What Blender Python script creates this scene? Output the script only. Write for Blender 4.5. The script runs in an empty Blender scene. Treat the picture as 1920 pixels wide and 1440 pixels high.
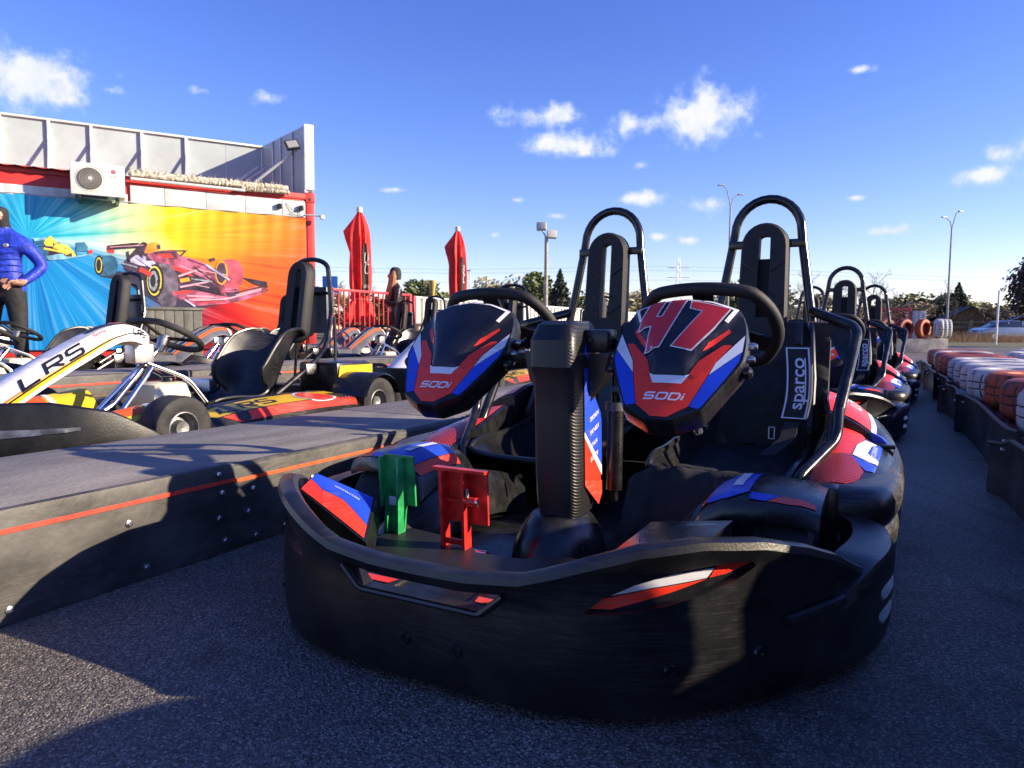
import bpy, bmesh, math, random
from math import sin, cos, pi, radians, sqrt, atan2
from mathutils import Vector, Matrix, Euler, noise as mnoise
random.seed(11)
sc = bpy.context.scene
COL = sc.collection

# ------------------------------------------------------------------ camera
cam_d = bpy.data.cameras.new('camera'); cam = bpy.data.objects.new('camera', cam_d); COL.objects.link(cam)
cam.matrix_world = Matrix.Translation((0, 0, .65)) @ Matrix.Rotation(radians(90 - 4.435), 4, 'X') @ Matrix.Rotation(radians(.365), 4, 'Z')
cam_d.sensor_width = 36; cam_d.lens = 36 * 1320 / 1920
cam_d.clip_start = .02; cam_d.clip_end = 3000
cam_d.dof.use_dof = True; cam_d.dof.focus_distance = 1.75; cam_d.dof.aperture_fstop = 11.0
sc.camera = cam

# ------------------------------------------------------------------ sun and sky
SUN_AZ, SUN_EL = radians(99.0), radians(20.5)          # azimuth clockwise from +Y
w = bpy.data.worlds.new('World'); w.cycles.sampling_method = 'MANUAL'; w.cycles.sample_map_resolution = 512; sc.world = w; w.use_nodes = True
nt = w.node_tree; nt.nodes.clear()
def wn(t, **k):
    n = nt.nodes.new(t)
    for a, b in k.items(): setattr(n, a, b)
    return n
def wl(a, b): nt.links.new(a, b)
def wm(op, a, b=None, c=None, clamp=False):
    n = wn('ShaderNodeMath', operation=op); n.use_clamp = clamp
    for i, s in enumerate((a, b, c)):
        if s is None: continue
        if isinstance(s, (int, float)): n.inputs[i].default_value = s
        else: wl(s, n.inputs[i])
    return n.outputs[0]
sky = wn('ShaderNodeTexSky', sky_type='NISHITA'); sky.sun_disc = False
sky.sun_elevation = SUN_EL; sky.sun_rotation = SUN_AZ
sky.altitude = 100; sky.air_density = 1.0; sky.dust_density = .1; sky.ozone_density = 3.0
hs = wn('ShaderNodeHueSaturation'); hs.inputs['Saturation'].default_value = 1.25; hs.inputs['Value'].default_value = 1.0
wl(sky.outputs[0], hs.inputs['Color'])
tint = wn('ShaderNodeMix', data_type='RGBA', blend_type='MULTIPLY'); tint.inputs[0].default_value = 1
tr = wn('ShaderNodeValToRGB'); tr.color_ramp.elements[0].position = .0; tr.color_ramp.elements[0].color = (1.14, .94, 1.08, 1); tr.color_ramp.elements[1].position = .45; tr.color_ramp.elements[1].color = (1.32, .76, 1.20, 1)
wl(hs.outputs[0], tint.inputs[6])
tc = wn('ShaderNodeTexCoord'); sep = wn('ShaderNodeSeparateXYZ'); wl(tc.outputs['Generated'], sep.inputs[0])
az = wm('ARCTAN2', sep.outputs[0], sep.outputs[1]); el = wm('ARCSINE', sep.outputs[2])
wl(sep.outputs[2], tr.inputs[0]); wl(tr.outputs[0], tint.inputs[7])
azw = wm('WRAP', az, .95, -.75)
nz = wn('ShaderNodeTexNoise'); nz.inputs['Scale'].default_value = 16; nz.inputs['Detail'].default_value = 10; nz.inputs['Roughness'].default_value = .62
wl(tc.outputs['Generated'], nz.inputs['Vector'])
nz2 = wn('ShaderNodeTexNoise'); nz2.inputs['Scale'].default_value = 45; nz2.inputs['Detail'].default_value = 4
wl(tc.outputs['Generated'], nz2.inputs['Vector'])
nb = wm('ADD', wm('MULTIPLY', wm('SUBTRACT', nz.outputs[0], .5), 2.7), wm('MULTIPLY', wm('SUBTRACT', nz2.outputs[0], .5), .9))
CLOUDS = [(-0.5889, 0.28, 0.0526, 0.023, 1), (-0.5065, 0.2769, 0.0193, 0.0075, 0.5), (-0.4057, 0.2909, 0.0239, 0.0084, 0.3), (-0.329, 0.2921, 0.0293, 0.0124, 0.35), (0.0404, 0.2867, 0.0529, 0.0145, 0.85), (0.0681, 0.251, 0.0528, 0.0148, 0.95), (0.1839, 0.276, 0.0634, 0.0169, 0.8), (0.2437, 0.2781, 0.0548, 0.0281, 1), (0.4442, 0.3137, 0.0178, 0.0058, 0.7), (0.5709, 0.2894, 0.0165, 0.005, 0.3), (0.5993, 0.2036, 0.0297, 0.0161, 0.7), (0.5801, 0.1808, 0.0404, 0.013, 0.85), (0.168, 0.1789, 0.0445, 0.0112, 0.7), (0.2675, 0.1682, 0.0357, 0.0123, 0.7), (0.4807, 0.1242, 0.0278, 0.0077, 0.7), (0.0618, 0.1569, 0.0252, 0.0064, 0.4), (0.1979, 0.1267, 0.0186, 0.0085, 0.45), (-0.1639, 0.1889, 0.0233, 0.0049, 0.25), (0.0058, 0.1783, 0.0208, 0.0064, 0.35), (0.2408, 0.1223, 0.0224, 0.0078, 0.4), (-0.0238, 0.1314, 0.0149, 0.0065, 0.3), (0.4432, 0.1665, 0.0181, 0.0045, 0.35), (0.1743, 0.2215, 0.0186, 0.0095, 0.25)]
cv = wn('ShaderNodeCombineXYZ'); wl(azw, cv.inputs[0]); wl(el, cv.inputs[1])
tot = None
for a0, e0, wa, we, op in CLOUDS:
    mp = wn('ShaderNodeMapping'); sx, sy = 1 / (wa * 1.4), 1 / (we * 1.5)
    mp.inputs['Scale'].default_value = (sx, sy, 0); mp.inputs['Location'].default_value = (-a0 * sx, -e0 * sy, 0); wl(cv.outputs[0], mp.inputs[0])
    ln = wn('ShaderNodeVectorMath', operation='LENGTH'); wl(mp.outputs[0], ln.inputs[0])
    s = wm('MULTIPLY_ADD', ln.outputs['Value'], -1.0, .35 + .8 * op)
    tot = s if tot is None else wm('MAXIMUM', tot, s)
mr = wn('ShaderNodeMapRange', interpolation_type='SMOOTHSTEP'); wl(wm('ADD', tot, nb), mr.inputs[0])
mr.inputs[1].default_value = .10; mr.inputs[2].default_value = .95; mr.inputs[4].default_value = .95; tot = mr.outputs[0]
shade = wm('MULTIPLY', tot, wm('ADD', wm('MULTIPLY', nz2.outputs[0], 1.0), .35), None, True)
ccol = wn('ShaderNodeMix', data_type='RGBA'); wl(shade, ccol.inputs[0])
ccol.inputs[6].default_value = (2.6, 3.4, 5.4, 1); ccol.inputs[7].default_value = (4.7, 4.65, 4.5, 1)
cm = wn('ShaderNodeMix', data_type='RGBA'); wl(tot, cm.inputs[0]); wl(tint.outputs[2], cm.inputs[6]); wl(ccol.outputs[2], cm.inputs[7])
bg = wn('ShaderNodeBackground'); wl(cm.outputs[2], bg.inputs[0]); bg.inputs[1].default_value = .110
wo = wn('ShaderNodeOutputWorld'); wl(bg.outputs[0], wo.inputs[0])

sd = bpy.data.lights.new('sun', 'SUN'); sd.energy = 5.0; sd.angle = radians(.5); sd.color = (1, .83, .61)
sun = bpy.data.objects.new('sun', sd); COL.objects.link(sun)
sdir = Vector((sin(SUN_AZ) * cos(SUN_EL), cos(SUN_AZ) * cos(SUN_EL), sin(SUN_EL)))
sun.rotation_euler = sdir.to_track_quat('Z', 'Y').to_euler(); sun.location = sdir * 40
vs = sc.view_settings
vs.view_transform = 'Standard'; vs.look = 'None'; vs.gamma = 1; vs.use_curve_mapping = False; vs.exposure = 1.0
sc.cycles.max_bounces = 6

# ------------------------------------------------------------------ lane frame (karts stand along it)
YAW = radians(28.0); XC = -.715
LU = Vector((sin(YAW), cos(YAW), 0)); LV = Vector((cos(YAW), -sin(YAW), 0))
def lane(u, v, z=0): return LU * u + LV * (v + XC) + Vector((0, 0, z))

# ------------------------------------------------------------------ materials
MATS = {}
def mat(name, col, rough=.5, metal=0., var=.0, vscale=6., bump=0., bscale=60., spec=.5, col2=None, thr=(.4, .65), stretch=None, coat=0., scratch=0., rvar=.0):
    if name in MATS: return MATS[name]
    m = bpy.data.materials.new(name); m.use_nodes = True; t = m.node_tree; b = t.nodes['Principled BSDF']
    b.inputs['Roughness'].default_value = rough; b.inputs['Metallic'].default_value = metal
    b.inputs['Specular IOR Level'].default_value = spec
    if coat: b.inputs['Coat Weight'].default_value = coat; b.inputs['Coat Roughness'].default_value = .12
    c = (*col, 1)
    tcn = t.nodes.new('ShaderNodeTexCoord'); mp = t.nodes.new('ShaderNodeMapping'); t.links.new(tcn.outputs['Object'], mp.inputs[0])
    if stretch: mp.inputs['Scale'].default_value = stretch
    n1 = t.nodes.new('ShaderNodeTexNoise'); n1.inputs['Scale'].default_value = vscale; n1.inputs['Detail'].default_value = 6; n1.inputs['Roughness'].default_value = .6
    t.links.new(mp.outputs[0], n1.inputs['Vector'])
    if col2 is None: col2 = tuple(min(1, x * (1 + var * 2.2) + var * .01) for x in col); lo = tuple(x * (1 - var) for x in col)
    else: lo = col
    rp = t.nodes.new('ShaderNodeValToRGB'); rp.color_ramp.elements[0].position = thr[0]; rp.color_ramp.elements[1].position = thr[1]
    rp.color_ramp.elements[0].color = (*lo, 1); rp.color_ramp.elements[1].color = (*col2, 1)
    t.links.new(n1.outputs[0], rp.inputs[0]); out = rp.outputs[0]
    if scratch:
        mp2 = t.nodes.new('ShaderNodeMapping'); mp2.inputs['Scale'].default_value = (14, 22, 300); mp2.inputs['Rotation'].default_value = (.25, .22, .3)
        t.links.new(tcn.outputs['Object'], mp2.inputs[0])
        n3 = t.nodes.new('ShaderNodeTexNoise'); n3.inputs['Scale'].default_value = 1.; n3.inputs['Detail'].default_value = 3; t.links.new(mp2.outputs[0], n3.inputs['Vector'])
        n4 = t.nodes.new('ShaderNodeTexNoise'); n4.inputs['Scale'].default_value = 3.; t.links.new(tcn.outputs['Object'], n4.inputs['Vector'])
        mu = t.nodes.new('ShaderNodeMath'); mu.operation = 'MULTIPLY'; t.links.new(n3.outputs[0], mu.inputs[0]); t.links.new(n4.outputs[0], mu.inputs[1])
        mr = t.nodes.new('ShaderNodeMapRange'); t.links.new(mu.outputs[0], mr.inputs[0]); mr.inputs[1].default_value = .29; mr.inputs[2].default_value = .38; mr.inputs[4].default_value = scratch
        n5 = t.nodes.new('ShaderNodeTexNoise'); n5.inputs['Scale'].default_value = 7; n5.inputs['Detail'].default_value = 9; n5.inputs['Roughness'].default_value = .75; t.links.new(tcn.outputs['Object'], n5.inputs['Vector'])
        mr5 = t.nodes.new('ShaderNodeMapRange'); t.links.new(n5.outputs[0], mr5.inputs[0]); mr5.inputs[1].default_value = .56; mr5.inputs[2].default_value = .74; mr5.inputs[4].default_value = scratch * .9
        mx5 = t.nodes.new('ShaderNodeMath'); mx5.operation = 'MAXIMUM'; t.links.new(mr.outputs[0], mx5.inputs[0]); t.links.new(mr5.outputs[0], mx5.inputs[1]); mr = mx5
        mx = t.nodes.new('ShaderNodeMix'); mx.data_type = 'RGBA'; t.links.new(mr.outputs[0], mx.inputs[0]); t.links.new(out, mx.inputs[6]); mx.inputs[7].default_value = (.20, .18, .155, 1)
        out = mx.outputs[2]
        ad = t.nodes.new('ShaderNodeMath'); ad.operation = 'MULTIPLY_ADD'; t.links.new(mr.outputs[0], ad.inputs[0]); ad.inputs[1].default_value = .5; ad.inputs[2].default_value = rough
        t.links.new(ad.outputs[0], b.inputs['Roughness'])
    elif rvar:
        mr = t.nodes.new('ShaderNodeMapRange'); t.links.new(n1.outputs[0], mr.inputs[0]); mr.inputs[1].default_value = .3; mr.inputs[2].default_value = .7
        mr.inputs[3].default_value = max(.03, rough - rvar); mr.inputs[4].default_value = rough + rvar; t.links.new(mr.outputs[0], b.inputs['Roughness'])
    t.links.new(out, b.inputs['Base Color'])
    if bump:
        n2 = t.nodes.new('ShaderNodeTexNoise'); n2.inputs['Scale'].default_value = bscale; n2.inputs['Detail'].default_value = 4; t.links.new(tcn.outputs['Object'], n2.inputs['Vector'])
        bp = t.nodes.new('ShaderNodeBump'); bp.inputs['Strength'].default_value = bump; bp.inputs['Distance'].default_value = .01
        t.links.new(n2.outputs[0], bp.inputs['Height']); t.links.new(bp.outputs[0], b.inputs['Normal'])
    MATS[name] = m; return m
def pattern(name, ca, cb, scale, width, dirs, rough=.35, bump=0., fade=None, coord='Object'):
    """line lattice: ca lines on cb; dirs = list of in-plane unit vectors (object space)."""
    m = bpy.data.materials.new(name); m.use_nodes = True; t = m.node_tree; b = t.nodes['Principled BSDF']; b.inputs['Roughness'].default_value = rough
    tcn = t.nodes.new('ShaderNodeTexCoord'); acc = None
    for d in dirs:
        dt = t.nodes.new('ShaderNodeVectorMath'); dt.operation = 'DOT_PRODUCT'; t.links.new(tcn.outputs[coord], dt.inputs[0]); dt.inputs[1].default_value = tuple(x * scale for x in d)
        fr = t.nodes.new('ShaderNodeMath'); fr.operation = 'FRACT'; t.links.new(dt.outputs['Value'], fr.inputs[0])
        lt = t.nodes.new('ShaderNodeMapRange'); t.links.new(fr.outputs[0], lt.inputs[0]); lt.inputs[1].default_value = width - .08; lt.inputs[2].default_value = width + .08; lt.inputs[3].default_value = 1; lt.inputs[4].default_value = 0
        if acc is None: acc = lt.outputs[0]
        else:
            mx = t.nodes.new('ShaderNodeMath'); mx.operation = 'MAXIMUM'; t.links.new(acc, mx.inputs[0]); t.links.new(lt.outputs[0], mx.inputs[1]); acc = mx.outputs[0]
    mx = t.nodes.new('ShaderNodeMix'); mx.data_type = 'RGBA'; t.links.new(acc, mx.inputs[0]); mx.inputs[6].default_value = (*cb, 1); mx.inputs[7].default_value = (*ca, 1)
    t.links.new(mx.outputs[2], b.inputs['Base Color'])
    if bump:
        bp = t.nodes.new('ShaderNodeBump'); bp.inputs['Strength'].default_value = bump; bp.inputs['Distance'].default_value = .004
        t.links.new(acc, bp.inputs['Height']); t.links.new(bp.outputs[0], b.inputs['Normal'])
    MATS[name] = m; return m
RED = (.86, .042, .016); BLUE = (.016, .065, .56); WHITE = (.72, .73, .76)
plastic = mat('black_plastic', (.008, .008, .009), .34, var=.3, vscale=9, scratch=.07, bump=.06, bscale=180)
plastic_worn = mat('worn_black_plastic', (.012, .0115, .011), .36, var=.4, vscale=5, scratch=.20, bump=.10, bscale=90)
plastic_smooth = mat('smooth_black_plastic', (.010, .010, .011), .28, var=.2, vscale=20, bump=.03, bscale=300, rvar=.08)
seatmat = mat('black_seat_shell', (.010, .010, .011), .30, var=.25, vscale=8, rvar=.1, scratch=.08)
fabric = mat('black_fabric', (.011, .0115, .014), .75, var=.3, vscale=14, bump=.5, bscale=9)
webbing = mat('black_webbing', (.010, .010, .012), .7, var=.2, vscale=60, bump=.3, bscale=400)
foam = mat('black_foam', (.008, .008, .009), .65, var=.2, bump=.15, bscale=350)
tubem = mat('black_painted_tube', (.009, .009, .010), .2, var=.3, vscale=20, rvar=.06)
gripm = pattern('ribbed_rubber_grip', (.02, .02, .02), (.008, .008, .008), 260, .5, [(0, 0, 1)], rough=.55, bump=.5)
rubber = mat('tyre_rubber', (.022, .021, .021), .75, var=.35, vscale=12, bump=.2, bscale=120)
chrome = mat('chrome', (.72, .73, .75), .12, 1, var=.03, vscale=20)
steel = mat('steel', (.42, .42, .43), .35, 1, var=.15, vscale=20, rvar=.1)
redg = mat('red_sticker', RED, .34, var=.06, vscale=8, scratch=.28)
blueg = mat('blue_sticker', BLUE, .34, var=.06, vscale=8, scratch=.22)
whiteg = mat('white_sticker', WHITE, .36, var=.04, vscale=8, scratch=.35)
navyg = mat('navy_black_sticker', (.012, .012, .018), .32, var=.2, vscale=7, rvar=.08)
numred = mat('number_red', (.50, .028, .035), .3, var=.05)
hexm = pattern('red_mesh_sticker', (.80, .04, .02), (.06, .014, .014), 150, .66, [(1, 0, 0), (.5, .61, .61), (-.5, .61, .61)], rough=.3)
hexd = pattern('dark_mesh_sticker', (.55, .04, .03), (.02, .012, .016), 110, .3, [(.7, .7, 0), (-.7, .7, 0)], rough=.3)
carbon = pattern('ribbed_black_plastic', (.012, .0117, .0115), (.008, .008, .008), 150, .5, [(.55, 0, .83)], rough=.38, bump=.35)
ribmat = pattern('ribbed_floor_mat', (.02, .02, .023), (.008, .008, .010), 150, .5, [(.25, .97, 0)], rough=.5, bump=.8)
greenp = mat('green_pedal_paint', (.02, .28, .08), .36, var=.2, vscale=30, scratch=.35)
redp = mat('red_pedal_paint', (.55, .02, .015), .34, var=.2, vscale=30, scratch=.35)
greyp = mat('grey_sticker', (.09, .095, .105), .35, var=.15, rvar=.08)
yellowp = mat('yellow_sticker', (.72, .46, .02), .32, var=.06)
orangep = mat('orange_sticker', (.75, .10, .015), .32, var=.06)
whitepl = mat('white_plastic', (.62, .62, .60), .4, var=.06)
tankm = mat('milky_fuel_tank', (.60, .55, .40), .4, var=.12, vscale=4)
rimm = mat('grey_rim', (.22, .22, .22), .5, .6, var=.2, vscale=20)
silver = mat('cast_aluminium', (.55, .55, .55), .38, .9, var=.12, vscale=20)

# ------------------------------------------------------------------ mesh helpers
ORG = Vector((0, 0, 0))
def mk(name, vs_, fs, m, parent=None, smooth=35, loc=None, rotz=None):
    me = bpy.data.meshes.new(name); me.from_pydata([Vector(p) - ORG for p in vs_], [], fs); me.validate()
    if smooth:
        me.polygons.foreach_set('use_smooth', [True] * len(me.polygons)); me.set_sharp_from_angle(angle=radians(smooth))
    if m is not None: me.materials.append(m)
    o = bpy.data.objects.new(name, me); COL.objects.link(o)
    if parent: o.parent = parent
    if loc is not None: o.location = loc
    if rotz is not None: o.rotation_euler = (0, 0, rotz)
    return o
def tag(o, label=None, cat=None, group=None, kind=None):
    if label: o['label'] = label
    if cat: o['category'] = cat
    if group: o['group'] = group
    if kind: o['kind'] = kind
    return o
def thing(name, label, cat, loc=(0, 0, 0), rotz=0, group=None):
    o = bpy.data.objects.new(name, None); COL.objects.link(o); o.empty_display_size = .1
    o.location = loc; o.rotation_euler = (0, 0, rotz); return tag(o, label, cat, group)
def copytree(o, parent=None, repl=None):
    c = o.copy(); COL.objects.link(c); c.parent = parent
    for ch in o.children: copytree(ch, c)
    return c
def fillet(pts, rad, n=6, closed=False):
    pts = [Vector(p) for p in pts]
    if rad <= 0: return pts
    out = []; N = len(pts)
    for i, p in enumerate(pts):
        if not closed and i in (0, N - 1): out.append(p); continue
        a = pts[i - 1]; b = pts[(i + 1) % N]; d = min(rad, (a - p).length * .48, (b - p).length * .48)
        s = p + (a - p).normalized() * d; e = p + (b - p).normalized() * d
        for k in range(n + 1):
            t = k / n; out.append(s * (1 - t) ** 2 + p * 2 * t * (1 - t) + e * t * t)
    return out
def crom(pts, n=6):
    P = [Vector(p) for p in pts]; out = []
    for i in range(len(P) - 1):
        a = P[max(i - 1, 0)]; b = P[i]; c = P[i + 1]; d = P[min(i + 2, len(P) - 1)]
        for k in range(n):
            t = k / n
            out.append(.5 * ((2 * b) + (c - a) * t + (2 * a - 5 * b + 4 * c - d) * t * t + (3 * b - a - 3 * c + d) * t ** 3))
    out.append(P[-1]); return out
def lerp(xs, ys, x):
    if x <= xs[0]: return ys[0]
    for i in range(len(xs) - 1):
        if x <= xs[i + 1]: t = (x - xs[i]) / (xs[i + 1] - xs[i]); return ys[i] * (1 - t) + ys[i + 1] * t
    return ys[-1]
def smooth01(t): t = max(0, min(1, t)); return t * t * (3 - 2 * t)
class G:
    def __init__(s): s.v = []; s.f = []
    def add(s, vs_, fs):
        k = len(s.v); s.v += [Vector(p) for p in vs_]; s.f += [tuple(i + k for i in f) for f in fs]; return s
    def box(s, x0, x1, y0, y1, z0, z1, bev=0., M=None):
        bm = bmesh.new(); bmesh.ops.create_cube(bm, size=1)
        for p in bm.verts: p.co = Vector((x0 + (p.co.x + .5) * (x1 - x0), y0 + (p.co.y + .5) * (y1 - y0), z0 + (p.co.z + .5) * (z1 - z0)))
        if bev: bmesh.ops.bevel(bm, geom=bm.edges[:], offset=bev, segments=2, affect='EDGES', profile=.6)
        bm.verts.index_update(); vv = [p.co.copy() for p in bm.verts]; ff = [[q.index for q in f.verts] for f in bm.faces]; bm.free()
        if M is not None: vv = [M @ p for p in vv]
        return s.add(vv, ff)
    def tube(s, pts, r, n=10, fil=0., closed=False, caps=True):
        P = fillet(pts, fil, 6, closed) if fil else [Vector(p) for p in pts]
        N = len(P); rs = r if isinstance(r, (list, tuple)) else [r] * N; nrm = None; vv = []
        for i, p in enumerate(P):
            a = P[i - 1] if (i or closed) else p; b = P[(i + 1) % N] if (i < N - 1 or closed) else p
            t = (b - a).normalized()
            if nrm is None:
                nrm = t.cross(Vector((0, 0, 1)))
                if nrm.length < .1: nrm = t.cross(Vector((1, 0, 0)))
            nrm = (nrm - t * nrm.dot(t)).normalized(); bn = t.cross(nrm)
            vv += [p + (nrm * cos(2 * pi * k / n) + bn * sin(2 * pi * k / n)) * rs[i] for k in range(n)]
        ff = []
        for i in range(N if closed else N - 1):
            j = (i + 1) % N
            ff += [(i * n + k, i * n + (k + 1) % n, j * n + (k + 1) % n, j * n + k) for k in range(n)]
        if caps and not closed: ff += [tuple(range(n))[::-1], tuple((N - 1) * n + k for k in range(n))]
        return s.add(vv, ff)
    def loft(s, rings, closed=True, caps=True, loop=False):
        n = len(rings[0]); vv = [Vector(p) for r in rings for p in r]; ff = []; N = len(rings)
        for i in range(N if loop else N - 1):
            j = (i + 1) % N
            for k in range(n if closed else n - 1): ff.append((i * n + k, i * n + (k + 1) % n, j * n + (k + 1) % n, j * n + k))
        if caps and closed and not loop: ff += [tuple(range(n))[::-1], tuple((N - 1) * n + k for k in range(n))]
        return s.add(vv, ff)
    def lathe(s, prof, n=24, M=None, closed=False):
        """prof = [(r, h)] about local z"""
        M = M or Matrix(); rings = [[M @ Vector((r * cos(2 * pi * k / n), r * sin(2 * pi * k / n), h)) for k in range(n)] for r, h in prof]
        return s.loft(rings, True, False, loop=closed)
    def prism(s, poly, fn, d0, d1):
        """poly 2d, fn(a,b,d)->3d"""
        n = len(poly); vv = [fn(a, b, d0) for a, b in poly] + [fn(a, b, d1) for a, b in poly]
        ff = [tuple(range(n))[::-1], tuple(range(n, 2 * n))] + [(k, (k + 1) % n, n + (k + 1) % n, n + k) for k in range(n)]
        return s.add(vv, ff)
    def mirror(s):
        s.v = [Vector((-p.x, p.y, p.z)) for p in s.v]; s.f = [f[::-1] for f in s.f]; return s
    def out(s, name, m, parent=None, smooth=35, **k): return mk(name, s.v, s.f, m, parent, smooth, **k)
def gridpoly(poly, step):
    bm = bmesh.new(); f = bm.faces.new([bm.verts.new((a, b, 0)) for a, b in poly])
    xs = [p[0] for p in poly]; ys = [p[1] for p in poly]
    for lo, hi, ax in ((min(xs), max(xs), (1, 0, 0)), (min(ys), max(ys), (0, 1, 0))):
        k = math.ceil(lo / step)
        while k * step < hi - 1e-6:
            if k * step > lo + 1e-6: bmesh.ops.bisect_plane(bm, geom=bm.verts[:] + bm.edges[:] + bm.faces[:], plane_co=(ax[0] * k * step, ax[1] * k * step, 0), plane_no=ax)
            k += 1
    bm.verts.index_update(); vv = [tuple(p.co) for p in bm.verts]; ff = [[q.index for q in g.verts] for g in bm.faces]; bm.free()
    return vv, ff
def area2(p): return sum(p[i - 1][0] * p[i][1] - p[i][0] * p[i - 1][1] for i in range(len(p)))
def decal(name, poly, fn, m, parent, step=.012, flip=False):
    if (area2(poly) < 0) != flip: poly = poly[::-1]
    vv, ff = gridpoly(poly, step)
    return mk(name, [fn(a, b) for a, b, _ in vv], ff, m, parent, 60)
LET = {'S': ([(1, 1), (.12, 1), (0, .88), (0, .58), (.1, .5), (.9, .5), (1, .4), (1, .1), (.88, 0), (0, 0)],), 'O': ([(.12, 0), (.88, 0), (1, .12), (1, .88), (.88, 1), (.12, 1), (0, .88), (0, .12), (.12, 0)],),
       'D': ([(0, 0), (.8, 0), (1, .22), (1, .78), (.8, 1), (0, 1), (0, 0)],), 'I': ([(0, 0), (0, .72)], [(0, .9), (0, 1.05)]), 'L': ([(0, 1), (0, 0), (.9, 0)],), 'R': ([(0, 0), (0, 1), (.9, 1), (1, .9), (1, .55), (.9, .48), (0, .48)], [(.45, .45), (1, 0)])}
def strokes(word, h, wd, gap, th, shear=.2):
    """list of quads (2d polygons) for a squared stroke word; origin lower-left"""
    out = []; x = 0
    for ch in word:
        cw = wd * (.18 if ch == 'I' else 1)
        for pl in LET[ch]:
            P = [Vector((x + a * cw, b * h)) for a, b in pl]; L = []; R = []
            for i, p in enumerate(P):
                d1 = (p - P[i - 1]).normalized() if i else None; d2 = (P[i + 1] - p).normalized() if i < len(P) - 1 else None
                d1 = d1 or d2; d2 = d2 or d1; t = (d1 + d2).normalized(); nn = Vector((-t.y, t.x)); k = th / 2 / max(.45, nn.dot(Vector((-d1.y, d1.x))))
                L.append(p + nn * k); R.append(p - nn * k)
            for i in range(len(P) - 1): out.append([L[i], R[i], R[i + 1], L[i + 1]])
        x += cw + gap
    return [[(q.x + q.y * shear, q.y) for q in pq] for pq in out], x - gap
def word(name, wordtxt, h, wd, gap, th, fn, m, parent, shear=.2, center=True):
    qs, W = strokes(wordtxt, h, wd, gap, th, shear); g = G()
    for q in qs:
        if area2(q) < 0: q = q[::-1]
        ox = W / 2 if center else 0; oy = h / 2 if center else 0
        g.add([fn(a - ox, b - oy) for a, b in q], [(0, 1, 2, 3)])
    return g.out(name, m, parent, 0)
TXT = {}
def text(name, s, size, fn, m, parent, shear=0., sx=1., bold=0.):
    key = (s, shear, bold)
    if key not in TXT:
        cu = bpy.data.curves.new('t', 'FONT'); cu.body = s; cu.align_x = 'CENTER'; cu.align_y = 'CENTER'; cu.shear = shear; cu.offset = bold; cu.resolution_u = 3
        ob = bpy.data.objects.new('t', cu); me = bpy.data.meshes.new_from_object(ob)
        TXT[key] = ([tuple(p.co) for p in me.vertices], [tuple(p.vertices) for p in me.polygons])
        bpy.data.objects.remove(ob); bpy.data.curves.remove(cu); bpy.data.meshes.remove(me)
    vv, ff = TXT[key]
    return mk(name, [fn(a * size * sx, b * size) for a, b, _ in vv], ff, m, parent, 0)
def boolcut(o, cutters):
    for c in cutters:
        md = o.modifiers.new('b', 'BOOLEAN'); md.operation = 'DIFFERENCE'; md.solver = 'EXACT'; md.object = c
    dg = bpy.context.evaluated_depsgraph_get(); dg.update()
    me = bpy.data.meshes.new_from_object(o.evaluated_get(dg)); o.modifiers.clear(); old = o.data; o.data = me
    for c in cutters: bpy.data.objects.remove(c)
    me.polygons.foreach_set('use_smooth', [True] * len(me.polygons)); me.set_sharp_from_angle(angle=radians(35))
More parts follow.
